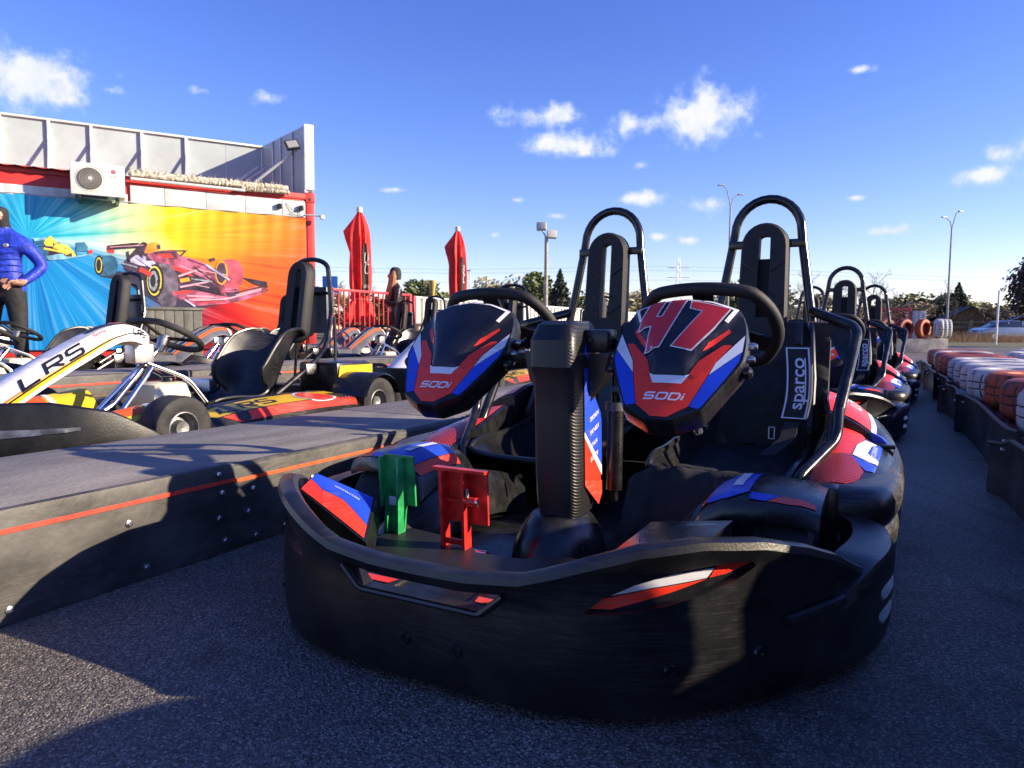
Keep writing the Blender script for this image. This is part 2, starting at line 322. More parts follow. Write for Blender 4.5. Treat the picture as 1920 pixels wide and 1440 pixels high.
# ------------------------------------------------------------------ ground
def asphalt():
    m = bpy.data.materials.new('asphalt'); m.use_nodes = True; t = m.node_tree; b = t.nodes['Principled BSDF']; L = t.links.new
    tcn = t.nodes.new('ShaderNodeTexCoord')
    v1 = t.nodes.new('ShaderNodeTexVoronoi'); v1.inputs['Scale'].default_value = 250; L(tcn.outputs['Object'], v1.inputs['Vector'])
    v2 = t.nodes.new('ShaderNodeTexVoronoi'); v2.inputs['Scale'].default_value = 120; L(tcn.outputs['Object'], v2.inputs['Vector'])
    n1 = t.nodes.new('ShaderNodeTexNoise'); n1.inputs['Scale'].default_value = 1.6; n1.inputs['Detail'].default_value = 6; L(tcn.outputs['Object'], n1.inputs['Vector'])
    n2 = t.nodes.new('ShaderNodeTexNoise'); n2.inputs['Scale'].default_value = 330; n2.inputs['Detail'].default_value = 3; L(tcn.outputs['Object'], n2.inputs['Vector'])
    sp = t.nodes.new('ShaderNodeSeparateColor'); L(v1.outputs['Color'], sp.inputs[0])
    r1 = t.nodes.new('ShaderNodeValToRGB'); e = r1.color_ramp.elements; e[0].position = .0; e[0].color = (.092, .086, .079, 1); e[1].position = 1; e[1].color = (.62, .55, .46, 1)
    k = e.new(.5); k.color = (.205, .19, .17, 1); k = e.new(.8); k.color = (.31, .285, .25, 1); L(sp.outputs[0], r1.inputs[0])
    mx = t.nodes.new('ShaderNodeMix'); mx.data_type = 'RGBA'; mx.blend_type = 'MULTIPLY'; mx.inputs[0].default_value = 1
    r2 = t.nodes.new('ShaderNodeValToRGB'); e = r2.color_ramp.elements; e[0].position = .3; e[0].color = (.72, .72, .74, 1); e[1].position = .75; e[1].color = (1.2, 1.18, 1.12, 1); L(n1.outputs[0], r2.inputs[0])
    n4 = t.nodes.new('ShaderNodeTexNoise'); n4.inputs['Scale'].default_value = .45; n4.inputs['Detail'].default_value = 8; n4.inputs['Roughness'].default_value = .7; n4.inputs['Distortion'].default_value = 1.2; L(tcn.outputs['Object'], n4.inputs['Vector'])
    r4 = t.nodes.new('ShaderNodeMapRange'); L(n4.outputs[0], r4.inputs[0]); r4.inputs[1].default_value = .38; r4.inputs[2].default_value = .62; r4.inputs[3].default_value = .66; r4.inputs[4].default_value = 1.12
    mm4 = t.nodes.new('ShaderNodeMix'); mm4.data_type = 'RGBA'; mm4.blend_type = 'MULTIPLY'; mm4.inputs[0].default_value = 1; L(r1.outputs[0], mm4.inputs[6]); L(r4.outputs[0], mm4.inputs[7])
    L(mm4.outputs[2], mx.inputs[6]); L(r2.outputs[0], mx.inputs[7])
    n6 = t.nodes.new('ShaderNodeTexNoise'); n6.inputs['Scale'].default_value = 2.7; n6.inputs['Detail'].default_value = 5; L(tcn.outputs['Object'], n6.inputs['Vector'])
    r6 = t.nodes.new('ShaderNodeMapRange'); L(n6.outputs[0], r6.inputs[0]); r6.inputs[1].default_value = .63; r6.inputs[2].default_value = .70; r6.inputs[3].default_value = 1; r6.inputs[4].default_value = .55
    mp6 = t.nodes.new('ShaderNodeMapping'); mp6.inputs['Rotation'].default_value = (0, 0, YAW); mp6.inputs['Scale'].default_value = (7, .25, 1); L(tcn.outputs['Object'], mp6.inputs[0])
    n7 = t.nodes.new('ShaderNodeTexNoise'); n7.inputs['Scale'].default_value = 1.0; n7.inputs['Detail'].default_value = 3; L(mp6.outputs[0], n7.inputs['Vector'])
    r7 = t.nodes.new('ShaderNodeMapRange'); L(n7.outputs[0], r7.inputs[0]); r7.inputs[1].default_value = .55; r7.inputs[2].default_value = .72; r7.inputs[3].default_value = 1; r7.inputs[4].default_value = .62
    mu6 = t.nodes.new('ShaderNodeMath'); mu6.operation = 'MULTIPLY'; L(r6.outputs[0], mu6.inputs[0]); L(r7.outputs[0], mu6.inputs[1])
    mx6 = t.nodes.new('ShaderNodeMix'); mx6.data_type = 'RGBA'; mx6.blend_type = 'MULTIPLY'; mx6.inputs[0].default_value = 1; L(mx.outputs[2], mx6.inputs[6]); L(mu6.outputs[0], mx6.inputs[7]); mx = mx6
    dk = t.nodes.new('ShaderNodeMapRange'); L(v1.outputs['Distance'], dk.inputs[0]); dk.inputs[1].default_value = .25; dk.inputs[2].default_value = .75; dk.inputs[3].default_value = 1; dk.inputs[4].default_value = .5
    m3 = t.nodes.new('ShaderNodeMix'); m3.data_type = 'RGBA'; m3.blend_type = 'MULTIPLY'; m3.inputs[0].default_value = 1; L(mx.outputs[2], m3.inputs[6]); L(dk.outputs[0], m3.inputs[7])
    L(m3.outputs[2], b.inputs['Base Color']); b.inputs['Roughness'].default_value = .62; b.inputs['Specular IOR Level'].default_value = .45
    ad = t.nodes.new('ShaderNodeMath'); ad.operation = 'ADD'; L(v1.outputs['Distance'], ad.inputs[0]); L(v2.outputs['Distance'], ad.inputs[1])
    ad2 = t.nodes.new('ShaderNodeMath'); ad2.operation = 'MULTIPLY_ADD'; L(n2.outputs[0], ad2.inputs[0]); ad2.inputs[1].default_value = -.5; L(ad.outputs[0], ad2.inputs[2])
    bp = t.nodes.new('ShaderNodeBump'); bp.inputs['Strength'].default_value = .85; bp.inputs['Distance'].default_value = .0045; bp.invert = True
    L(ad2.outputs[0], bp.inputs['Height']); L(bp.outputs[0], b.inputs['Normal'])
    return m
asph = asphalt()
def sheet(name, x0, x1, y0, y1, z, m, loc=(0, 0, 0), rotz=0):
    return tag(mk(name, [(x0, y0, z), (x1, y0, z), (x1, y1, z), (x0, y1, z)], [(0, 1, 2, 3)], m, None, 0, loc=loc, rotz=rotz), kind='structure')
sheet('ground', -900, 900, -900, 900, 0, asph)
grassm = mat('dry_grass', (.05, .06, .018), .9, var=.5, vscale=3, col2=(.16, .13, .06), bump=.6, bscale=20)
sheet('grass_field', -900, 900, 0, 900, .004, grassm, loc=(0, 34, 0), rotz=radians(-8))
slabm = mat('paddock_surface', (.085, .082, .08), .85, var=.3, vscale=5, bump=.3, bscale=150)
g = G().box(-3.75, 0, -3, 18, 0, .10, .006)
tag(g.out('paddock_apron', slabm, None, 20, loc=lane(0, -1.66), rotz=-YAW), kind='structure')

# ------------------------------------------------------------------ low rubber covered platform strips between the lanes
topm = mat('worn_platform_top', (.19, .176, .162), .85, var=.15, vscale=3, bump=.25, bscale=60, stretch=(2.2, .8, 1))
sidem = mat('black_belt_rubber', (.045, .043, .040), .55, var=.35, vscale=4, bump=.5, bscale=14, scratch=.3, stretch=(1, 1, 2))
linem = mat('red_stripe_paint', (.62, .045, .02), .6, var=.15, vscale=30); line2 = mat('orange_stripe_paint', (.70, .085, .015), .6, var=.15, vscale=30)
screwm = mat('zinc_screw', (.6, .6, .6), .3, 1, var=.1)
def strip(v1, wdt, z1, z0, us, label, mcount):
    r = thing('platform_strip', label, 'platform', lane(0, v1, z0), -YAW)
    H = z1 - z0; random.seed(5)
    for i in range(len(us) - 1):
        a, b = us[i], us[i + 1]; dz = (.004 if i % 2 else 0)
        G().box(-wdt, -.012, a + .002, b - .002, H - .03, H + dz * .4, .006).out('top_panel', topm, r, 30)
        # side sheet with slightly wavy surface, its top edge folded over
        rows = [(-.016, H + .004 + dz), (-.004, H + .001 + dz), (0, H - .012), (.001, H * .6), (.002, H * .3), (0, .004)]; n = 24; g = G()
        g.loft([[Vector((x + .003 * mnoise.noise(Vector((a + (b - a) * k / n, z * 4, i))) + (.004 if i % 2 else 0), a + .001 + (b - a - .002) * k / n, z)) for x, z in rows] for k in range(n + 1)], closed=False)
        g.out('side_panel', sidem, r, 60)
        zl = H * .82 + dz * 1.2; lm = linem if i % 2 else line2; n = 16; g = G()
        g.loft([[Vector((.0055 + (.004 if i % 2 else 0), a + .004 + (b - a - .008) * k / n, zl + s * .0055 + .0012 * mnoise.noise(Vector((a + k * .3, s, 3))))) for s in (-1, 1)] for k in range(n + 1)], closed=False)
        g.out('painted_stripe', lm, r, 0)
        if mcount:
            for uu, zz in [(a + .05, H * .68), (a + .05, H * .42), (a + .06, H * .14), (b - .05, H * .9), (b - .05, H * .7), (b - .05, H * .4), (b - .05, H * .13), (a + .33, H * .66), (a + .36, H * .16), (a + .62, H * .64), (a + .66, H * .13), (a + .95, H * .62), (a + .98, H * .15)]:
                M = Matrix.Translation((.007, uu + random.uniform(-.02, .02), zz + random.uniform(-.008, .008))) @ Matrix.Rotation(pi / 2, 4, 'Y')
                G().lathe([(.0, .004), (.004, .004), (.0055, .002), (.009, .0005), (.0095, -.004)], 10, M).out('screw', screwm, r, 30)
strip(-.95, .71, .25, 0, [-1.1, .15, 1.41, 2.66, 3.9, 5.15, 6.4, 7.65, 8.9, 10.15], 'grey topped black rubber platform strip with red side stripe beside the front kart', 1)
strip(-3.25, .62, .37, .10, [-.5, 1.5, 3.0, 4.5, 6.0, 7.5, 9.0], 'low grey platform strip behind the yellow and white karts', 0)

# ------------------------------------------------------------------ tyre barrier
def painted(name, col, worn, p=.52):
    m = bpy.data.materials.new(name); m.use_nodes = True; t = m.node_tree; b = t.nodes['Principled BSDF']; L = t.links.new
    tcn = t.nodes.new('ShaderNodeTexCoord'); oi = t.nodes.new('ShaderNodeObjectInfo')
    ad = t.nodes.new('ShaderNodeVectorMath'); ad.operation = 'ADD'; L(tcn.outputs['Object'], ad.inputs[0]); L(oi.outputs['Location'], ad.inputs[1])
    n = t.nodes.new('ShaderNodeTexNoise'); n.inputs['Scale'].default_value = 7; n.inputs['Detail'].default_value = 8; n.inputs['Roughness'].default_value = .7; L(ad.outputs[0], n.inputs['Vector'])
    r = t.nodes.new('ShaderNodeValToRGB'); r.color_ramp.elements[0].position = p; r.color_ramp.elements[1].position = p + .09
    r.color_ramp.elements[0].color = (*col, 1); r.color_ramp.elements[1].color = (*worn, 1); L(n.outputs[0], r.inputs[0])
    n2 = t.nodes.new('ShaderNodeTexNoise'); n2.inputs['Scale'].default_value = 3; L(ad.outputs[0], n2.inputs['Vector'])
    mx = t.nodes.new('ShaderNodeMix'); mx.data_type = 'RGBA'; mx.blend_type = 'MULTIPLY'; L(n2.outputs[0], mx.inputs[0]); L(r.outputs[0], mx.inputs[6]); mx.inputs[7].default_value = (.62, .58, .55, 1)
    L(mx.outputs[2], b.inputs['Base Color']); b.inputs['Roughness'].default_value = .62
    MATS[name] = m; return m
tyre_mats = {'white': painted('white_painted_tyre', (.62, .62, .62), (.05, .048, .045), .56), 'red': painted('faded_red_painted_tyre', (.34, .052, .035), (.035, .02, .018), .53), 'orange': painted('orange_red_painted_tyre', (.50, .085, .02), (.05, .02, .016), .54)}
groovem = mat('tyre_groove', (.03, .027, .026), .85, var=.3)
def tyre_mesh(R=.308, W=.192, n=48):
    """tread blocks are real: every second segment of the shoulder rows is recessed"""
    prof = [(.19, -W * .42), (.20, -W * .5), (.25, -W * .53), (.285, -W * .47), (R - .006, -W * .36), (R, -W * .27), (R, -W * .14), (R - .007, -W * .125), (R - .007, -W * .095), (R + .001, -W * .08), (R + .001, W * .08), (R - .007, W * .095), (R - .007, W * .125), (R, W * .14), (R, W * .27), (R - .006, W * .36), (.285, W * .47), (.25, W * .53), (.20, W * .5), (.19, W * .42)]
    rings = []
    for k in range(n * 2):
        a = 2 * pi * k / (n * 2); row = []
        for i, (r, h) in enumerate(prof):
            aa = a + (.5 * abs(h) / W) * .35
            cut = (k % 4 == 0) and i in (4, 5, 6, 9, 10, 13, 14, 15)
            rr = r - (.006 if cut else 0); row.append(Vector((rr * cos(aa), rr * sin(aa), h + W / 2)))
        rings.append(row)
    g = G(); g.loft(rings, closed=False, caps=False, loop=True); return g, len(prof)
tyre_protos = {}
ORD = ['nearest', 'second nearest', 'third', 'fourth', 'fifth', 'sixth', 'seventh', 'eighth', 'ninth', 'tenth', 'eleventh', 'twelfth', 'thirteenth', 'fourteenth', 'fifteenth', 'sixteenth', 'seventeenth', 'eighteenth', 'nineteenth', 'twentieth']
def place_tyre(colr, loc, label, group, tilt=(0, 0), rz=None, rot=None):
    if colr not in tyre_protos:
        gt, npf = tyre_mesh(); o = gt.out('painted_tyre', tyre_mats[colr], None, 30); tyre_protos[colr] = o; o.data.materials.append(groovem)
        for fi, pf_ in enumerate(o.data.polygons):
            kk, ii = divmod(fi, npf - 1); pf_.material_index = 1 if ii in (7, 11) or (kk % 4 in (0,) and ii in (4, 5, 9, 13, 14)) else 0
    else:
        o = tyre_protos[colr].copy(); COL.objects.link(o)
    o.location = loc; o.rotation_euler = rot or (tilt[0], tilt[1], random.uniform(0, 6) if rz is None else rz)
    return tag(o, label, 'tyre', group)
random.seed(21)
front = ['white', 'red', 'white', 'orange', 'white', 'red', 'red', 'white', 'orange', 'white', 'white', 'orange', 'white', 'red', 'red', 'red', 'red', 'white', 'red']
POS = [('bottom', 0), ('top', 1), ('third layer', 2)]
# front row of stacks right behind the black panels; unseen near stacks raised for shade, their gap lets a strip of sun through
us_t = [-.70, -.08, .54, 1.16, 1.88, 2.52, 3.08, 3.68, 4.26, 4.88, 5.51, 6.13, 6.75, 7.38, 8.0, 8.63, 9.25, 9.87, 10.5, 11.1]
seen = ['red', 'orange', 'white', 'white', 'white', 'white', 'red', 'red', 'red', 'white', 'red', 'red']
for i, u in enumerate(us_t):
    n = 3 if u < 2.2 else 2; hz = .23 if n == 3 else .215
    for k in range(n):
        topc = seen[i - 8] if i >= 8 else front[i]
        c = topc if k == n - 1 else random.choice(['white', 'red', 'orange', 'red'])
        jx, jy = random.uniform(-.025, .025), random.uniform(-.02, .02)
        lv = ['lowest', 'upper', 'third'][k] if n == 2 else ['lowest', 'middle', 'topmost'][k]
        place_tyre(c, lane(u + jy, (1.56 if n == 3 else 1.52) + jx, hz * k), '%s tyre, %s of the %s stack in the front barrier row' % (dict(white='white', red='dull red', orange='orange red')[c], lv, ORD[i] if i < len(ORD) else 'last'), 'tyres of the barrier', tilt=(random.uniform(-.02, .02), random.uniform(-.02, .02))).scale = (1, 1, hz / .205)
for k in range(3): place_tyre('red', lane(1.76, 2.22, .23 * k), 'dull red tyre, %s of the unseen stack added to block sun behind the gap in the front barrier row' % ['lowest', 'middle', 'topmost'][k], 'tyres of the barrier').scale = (1, 1, .23 / .205)  # added out of view, stops low sun coming through the gap
rows2 = [(2.22, [(4.6, 'red'), (5.2, 'red'), (5.85, 'white'), (6.5, 'white'), (7.15, 'white'), (7.8, 'red'), (8.45, 'white'), (9.1, 'white'), (9.8, 'white')]), (2.86, [(6.4, 'red'), (7.1, 'white'), (7.8, 'white'), (8.5, 'red'), (9.2, 'white'), (9.9, 'white'), (10.6, 'orange')]), (3.5, [(8.6, 'white'), (9.3, 'white'), (10.0, 'red'), (10.7, 'white')])]
for ri, (v, lst) in enumerate(rows2):
    for i, (u, c) in enumerate(lst):
        for k in range(2):
            place_tyre(c if k else random.choice(['red', 'white']), lane(u, v, .205 * k), '%s tyre, %s one of the %s stack in the %s barrier row' % ('white' if c == 'white' else 'faded reddish', ['lower', 'upper'][k], ORD[i], ['second', 'third', 'rearmost'][ri]), 'tyres of the barrier', tilt=(random.uniform(-.03, .03), random.uniform(-.03, .03)))
# wavy black plastic barrier panels in front of the tyres
panelm = mat('black_barrier_panel', (.018, .018, .0185), .45, var=.4, vscale=5, bump=.2, bscale=40, scratch=.25)
edges = [-.7, .7, 2.05, 3.45, 4.0, 5.3, 6.4, 7.2, 8.3, 9.4, 10.6, 11.6]
edges = [-1.0, .85, 3.42, 5.45, 6.7, 8.0, 9.3, 10.6, 11.9]
for i in range(len(edges) - 1):
    a, b = edges[i], edges[i + 1]; n = 26; rings = []
    hgt = [.235, .24, .25, .24, .25, .24, .25, .24][i]; vo = [0, .0, .03, .0, .03, 0, .02, 0][i]
    for k in range(n + 1):
        t = k / n; u = a + (b - a) * t
        v = vo + .03 * sin(t * pi) * (1 if i % 2 else .5) - .04 * smooth01((t - .95) / .05) + .025 * (1 - smooth01(t / .05))
        h = hgt + .005 * sin(t * 9 + i) - .03 * smooth01((t - .92) / .06) * (i % 2)
        rings.append([Vector((v + x, u, z)) for x, z in ((0, .0), (-.004, .02), (0, h * .5), (-.002, h - .012), (-.010, h - .002), (-.006, h + .006), (.006, h + .005), (.008, h - .01), (.008, 0))])
    g = G().loft(rings); gm = thing('barrier_panel', '%s black plastic barrier panel in front of the painted tyres' % ('nearest' if i == 0 else ORD[i]), 'barrier', lane((a + b) / 2, 1.14), -YAW, 'black barrier panels along the tyres')
    ORG = Vector((0, (a + b) / 2, 0)); g.out('panel_sheet', panelm, gm, 40)
    for uu in (a + .1, b - .1):
        M = Matrix.Translation((vo - .012, uu, hgt * .8)) @ Matrix.Rotation(-pi / 2, 4, 'Y')
        G().lathe([(0, .004), (.006, .004), (.009, 0), (.009, -.01)], 10, M).out('bolt', screwm, gm)
    ORG = Vector((0, 0, 0))
# ------------------------------------------------------------------ two seat kart (local x = lane v, y = lane u - 2, z up)
PL = [(0, 1.0), (.1, 1.0), (.2, 1.004), (.28, 1.02), (.35, 1.05), (.41, 1.09), (.48, 1.155), (.55, 1.235), (.61, 1.318), (.655, 1.40), (.69, 1.49), (.705, 1.56)]
half = crom([(a, b, 0) for a, b in PL], 6)
plan = [Vector((-p.x, p.y, 0)) for p in half[::-1]] + half[1:]
RV = [0, .1, .2, .25, .31, .38, .46, .54, .60, .64, .68, .72]; RZ = [.237, .239, .250, .266, .287, .307, .314, .303, .281, .255, .21, .17]
def rimz(v): return lerp(RV, RZ, abs(v))
def plan_n(i):
    a = plan[max(0, i - 1)]; b = plan[min(len(plan) - 1, i + 1)]; t = (b - a).normalized(); return Vector((t.y, -t.x, 0))   # outward (towards -y at the front)
def plan_u(v):
    v = max(-.70, min(.70, v))
    for i in range(len(plan) - 1):
        if plan[i].x <= v <= plan[i + 1].x:
            t = (v - plan[i].x) / max(1e-6, plan[i + 1].x - plan[i].x); return plan[i].lerp(plan[i + 1], t).y
    return 1.5
def ringstar(outline, cen, scales): return [[cen + (p - cen) * s for p in outline] for s in scales]
# --- fairing surface in its own plane: a across, b up the slope, d out of the face
FA = Vector((0, 1.455, .458)); FT = Vector((0, .255, .257)).normalized(); FN = Vector((0, -FT.z, FT.y))
F_HALF = [(.0, .0), (.024, .0), (.031, .002), (.038, .006), (.083, .033), (.088, .038), (.092, .045), (.126, .118), (.146, .163), (.150, .175), (.153, .19), (.153, .235), (.146, .285), (.132, .325), (.118, .342), (.07, .354), (.0, .359)]
fh = [(a, b) for a, b, _ in [tuple(p) for p in crom([(a, b, 0) for a, b in F_HALF], 3)]]
F_OUT = fh + [(-a, b) for a, b in fh[-2:0:-1]]
HOOD = [(.034, .131), (.050, .185), (.074, .235), (.095, .272), (.120, .328), (.06, .349), (0, .354), (-.06, .349), (-.120, .328), (-.095, .272), (-.074, .235), (-.050, .185), (-.034, .131)]
def sdist(poly, a, b):
    best = 9; ins = False; n = len(poly)
    for i in range(n):
        x1, y1 = poly[i - 1]; x2, y2 = poly[i]; dx, dy = x2 - x1, y2 - y1
        t = max(0, min(1, ((a - x1) * dx + (b - y1) * dy) / (dx * dx + dy * dy))); best = min(best, sqrt((a - x1 - t * dx) ** 2 + (b - y1 - t * dy) ** 2))
        if (y1 > b) != (y2 > b) and a < (x2 - x1) * (b - y1) / (y2 - y1) + x1: ins = not ins
    return best if ins else -best
def fair_d(a, b):
    d = .012 * (1 - (a / .16) ** 2) * smooth01(b / .3) * 1
    d += .013 * smooth01((sdist(HOOD, a, b) + .012) / .020) * smooth01((b - .10) / .06) * (1 - .25 * smooth01((b - .33) / .03))
    return d - .006 * smooth01(abs(a) / .15)
def fmap(cx):
    o = FA + Vector((cx, 0, 0))
    return lambda a, b, d=0.: o + Vector((a, 0, 0)) + FT * b + FN * (fair_d(a, b) + d)
def two_seat():
    global ORG
    r = thing('two_seat_kart', 'x', 'kart'); ORG = Vector((0, 2, 0))
    # front bumper: closed wall swept round the plan curve
    rings = []
    for i, p in enumerate(plan):
        n = plan_n(i); z = rimz(p.x); k = .5 + .5 * smooth01((.62 - abs(p.x)) / .1)
        prof = [(-.05, .03), (-.012, .014), (.0, .02), (.006, .05), (.009, .11), (.004, min(.18, z - .06)), (.002, z - .045), (.010, z - .030), (.017, z - .016), (.013, z - .004), (0, z), (-.016, z - .002), (-.026, z - .012), (-.028, z - .03), (-.03, .10), (-.045, .06)]
        rings.append([p + n * (o * 1.0) + Vector((0, 0, zz)) for o, zz in prof])
    bump = G().loft(rings).out('front_bumper', plastic, r, 40)
    cut = []
    def pc(poly, nrm, depth):    # cutter: polygon (v, z) pushed along nrm through the wall
        g = G(); nn = Vector(nrm).normalized(); g.prism(poly, lambda a, b, d: Vector((a, plan_u(a), b)) + nn * d, -depth, depth); o = g.out('c', None); cut.append(o)
        bm = bmesh.new(); bm.from_mesh(o.data); bmesh.ops.recalc_face_normals(bm, faces=bm.faces); bm.to_mesh(o.data); bm.free(); o.parent = r
    SC = [(-.170, .211), (-.128, .172), (.128, .172), (.170, .211), (.08, .203), (-.08, .203)]
    pc(SC, (0, 1, 0), .09)
    SR = [(.300, .196), (.335, .193), (.40, .203), (.46, .217), (.51, .238), (.535, .256), (.53, .265), (.50, .268), (.44, .262), (.38, .246), (.33, .222)]
    pc(SR, (-.55, .83, 0), .022); pc([(-a, b) for a, b in SR], (.55, .83, 0), .022)
    bpy.context.view_layer.update()
    boolcut(bump, cut)
    # recess floors with stickers
    for s in (1, -1):
        def rf(a, b, off=-.016, s=s): 
            v = a; nn = Vector((.55, -.83, 0)); p = Vector((v, plan_u(v), b)) + nn * off; return Vector((p.x * s, p.y, p.z))
        big = [(.285, .180), (.42, .188), (.55, .235), (.56, .28), (.48, .285), (.36, .255), (.29, .215)]
        decal('recess_floor', big, lambda a, b: rf(a, b, -.017), plastic_smooth, r, .02, flip=(s < 0))
        decal('sticker_white', [(.31, .205), (.33, .217), (.40, .231), (.475, .240), (.485, .256), (.42, .250), (.345, .226)], lambda a, b: rf(a, b, -.015), whiteg, r, .02, flip=(s < 0))
        decal('sticker_red', [(.302, .197), (.345, .197), (.43, .222), (.475, .238), (.40, .229), (.33, .214)], lambda a, b: rf(a, b, -.0152), redg, r, .02, flip=(s < 0))
        decal('sticker_mesh', [(.478, .240), (.50, .243), (.535, .258), (.53, .268), (.49, .262)], lambda a, b: rf(a, b, -.015), hexm, r, .02, flip=(s < 0))
    # shelf lip below the centre slot and tray behind it
    G().loft([[Vector((a * x, 1.0 - .012 + d, zz)) for a, zz in ((1, .211 + q), (.755, .171 + q))] for x, d, q in ((.176, .03, .002), (.174, -.004, .0), (.168, -.004, .002), (.166, .03, .004))], closed=False)
    lip = G(); lip.tube([(-.172, .992, .209), (-.129, .990, .171), (.129, .990, .171), (.172, .992, .209)], .006, 8, .01); lip.out('slot_lip', plastic_smooth, r)
    G().box(-.20, .20, 1.03, 1.16, .135, .165, .01).out('slot_tray', plastic_smooth, r)
    for s in (-1, 1): G().box(.125 * s - .045, .125 * s + .045, 1.028, 1.12, .160, .172, .004).out('tray_block', plastic, r); 
    for s, mm in ((-1, redg), (1, redg)): decal('sticker_red', [(s * .125 - .03, 1.032), (s * .125 + .03, 1.032), (s * .125 + .036, 1.056), (s * .125 - .036, 1.056)], lambda a, b: Vector((a, b, .1735)), mm, r, .1)
    for v, z in [(-.03, .098), (.08, .098), (.42, .10), (.535, .107), (.63, .11), (-.42, .10), (-.535, .107)]:
        i = min(range(len(plan)), key=lambda k: abs(plan[k].x - v)); n = plan_n(i); M = Matrix.Translation(plan[i] + n * .008 + Vector((0, 0, z))) @ n.to_track_quat('Z', 'Y').to_matrix().to_4x4()
        G().lathe([(0, .001), (.004, .001), (.006, .005), (.010, .005), (.0125, .001), (.013, -.004)], 14, M).out('bolt', plastic_smooth, r)
    # crease strips on the flank: thin raised swoosh each side
    for s in (-1, 1):
        pts = []
        for k in range(14):
            t = k / 13; v = .36 + .27 * t; i = min(range(len(plan)), key=lambda q: abs(plan[q].x - v)); pts.append(plan[i] + plan_n(i) * .004 + Vector((0, 0, .30 - .10 * (1 - t) ** 2 - .18 * smooth01((t - .6) / .4) * .4)))
        # side horn strip seen on the far corner
        hp = [];
        for k in range(12):
            t = k / 11; v = .30 + .30 * t; i = min(range(len(plan)), key=lambda q: abs(plan[q].x - v)); hp.append(plan[i] + plan_n(i) * .010 + Vector((0, 0, .155 + .10 * t ** 1.3)))
    # corner bumpers (rubbing corner with two ribs)
    for s in (1, -1):
        def cp(t):    # t 0..1 along the corner
            a = [(.585, 1.30), (.64, 1.37), (.685, 1.455), (.712, 1.55), (.724, 1.65), (.715, 1.76), (.69, 1.82)]
            c = crom([(x, y, 0) for x, y in a], 5); f = t * (len(c) - 1); i = int(min(f, len(c) - 2)); p = c[i].lerp(c[i + 1], f - i); q = (c[i + 1] - c[i]).normalized(); return p, Vector((q.y, -q.x, 0))
        rings = []
        for k in range(31):
            t = k / 30; p, n = cp(t); e = smooth01(t / .10); o = .012 * e
            ztop = .150 + .065 * smooth01(t / .45)
            rib = .016 * smooth01((t - .42) / .08)
            prof = [(-.07, .03), (-.02, .022), (.004, .034), (.010, .055), (.010, .078), (.010 - rib, .086), (.010 - rib, .104), (.012, .112), (.012, .128), (.012 - rib, .136), (.012 - rib, .150 - .01 * (1 - e)), (.012, .157 - .01 * (1 - e)), (.013, ztop - .025), (.004, ztop - .006), (-.014, ztop), (-.07, ztop + .004)]
            rings.append([Vector(((p.x + n.x * (oo + o)) * s, p.y + n.y * (oo + o), zz)) for oo, zz in prof])
        g = G().loft(rings)
        if s < 0: g.f = [f[::-1] for f in g.f]
        g.out('corner_bumper', plastic_worn, r, 35)
        # notch scoop on the face
        pts = []
        for k in range(9):
            t = k / 8; v = .575 + .075 * t; i = min(range(len(plan)), key=lambda q: abs(plan[q].x - v)); p = plan[i] + plan_n(i) * .016; pts.append(Vector((p.x * s, p.y, .155 + .012 * t)))
        G().tube(pts, [.010] * 9, 8).out('scoop_edge', plastic_smooth, r)
        sm = []
        for v, z in ((.650, .168), (.664, .15), (.668, .12), (.662, .085), (.64, .055), (.60, .034), (.55, .024)):
            i = min(range(len(plan)), key=lambda q: abs(plan[q].x - v)); p = plan[i] + plan_n(i) * .0155; sm.append(Vector((p.x * s, p.y, z)))
        G().tube(crom(sm, 4), .0035, 6).out('bumper_seam', plastic_smooth, r)
        # side pods: three rub bands
        bp = [(.60, 1.80), (.675, 1.815), (.725, 1.86), (.752, 1.96), (.765, 2.12), (.768, 2.3), (.768, 2.5), (.76, 2.7), (.74, 2.86), (.69, 2.94), (.60, 2.98)]
        bc = crom([(a, b, 0) for a, b in bp], 5)
        for z0, z1, o, nm in ((.028, .105, -.012, 0), (.098, .185, -.004, 0), (.176, .275, .0, 1)):
            rings = []
            for i, p in enumerate(bc):
                t = (bc[min(i + 1, len(bc) - 1)] - bc[max(i - 1, 0)]).normalized(); n = Vector((t.y, -t.x, 0)); m_ = (z0 + z1) / 2; h = (z1 - z0) / 2
                pr = [(-.09, -h), (-.03, -h), (-.006, -h * .8), (.004, -h * .35), (.005, h * .3), (-.004, h * .75), (-.022, h), (-.09, h)]
                rings.append([Vector(((p.x + n.x * (oo + o)) * s, p.y + n.y * (oo + o), m_ + zz)) for oo, zz in pr])
            g = G().loft(rings)
            if s < 0: g.f = [f[::-1] for f in g.f]
            g.out('side_bumper', plastic_worn, r, 35)
        # upper pod panels with livery
        def pod(secs, name):
            rings = []
            ys = [q[0] for q in secs]
            for k in range(25):
                y = ys[0] + (ys[-1] - ys[0]) * k / 24; pr = []
                for j in range(1, len(secs[0]), 2): pr.append((lerp(ys, [q[j] for q in secs], y), lerp(ys, [q[j + 1] for q in secs], y)))
                # pr: outer low, outer top, shoulder, inner top ; add rounding and underside
                (a0, b0), (a1, b1), (a2, b2), (a3, b3) = pr
                ring = [(a0, b0), (a1, b1)] + [((1 - t) ** 2 * a1 + 2 * t * (1 - t) * (a1 * .35 + a2 * .65) + t * t * a2, (1 - t) ** 2 * b1 + 2 * t * (1 - t) * (b2 * .9 + b1 * .1) + t * t * b2) for t in (.33, .66, 1)] + [(a2 + (a3 - a2) * t, b2 + (b3 - b2) * t + .012 * sin(pi * t)) for t in (.33, .66, 1)] + [(a3 - .012, b3 - .004), (a3 - .014, b3 - .06), (a3 - .01, b0)]
                rings.append([Vector((a * s, y, b)) for a, b in ring])
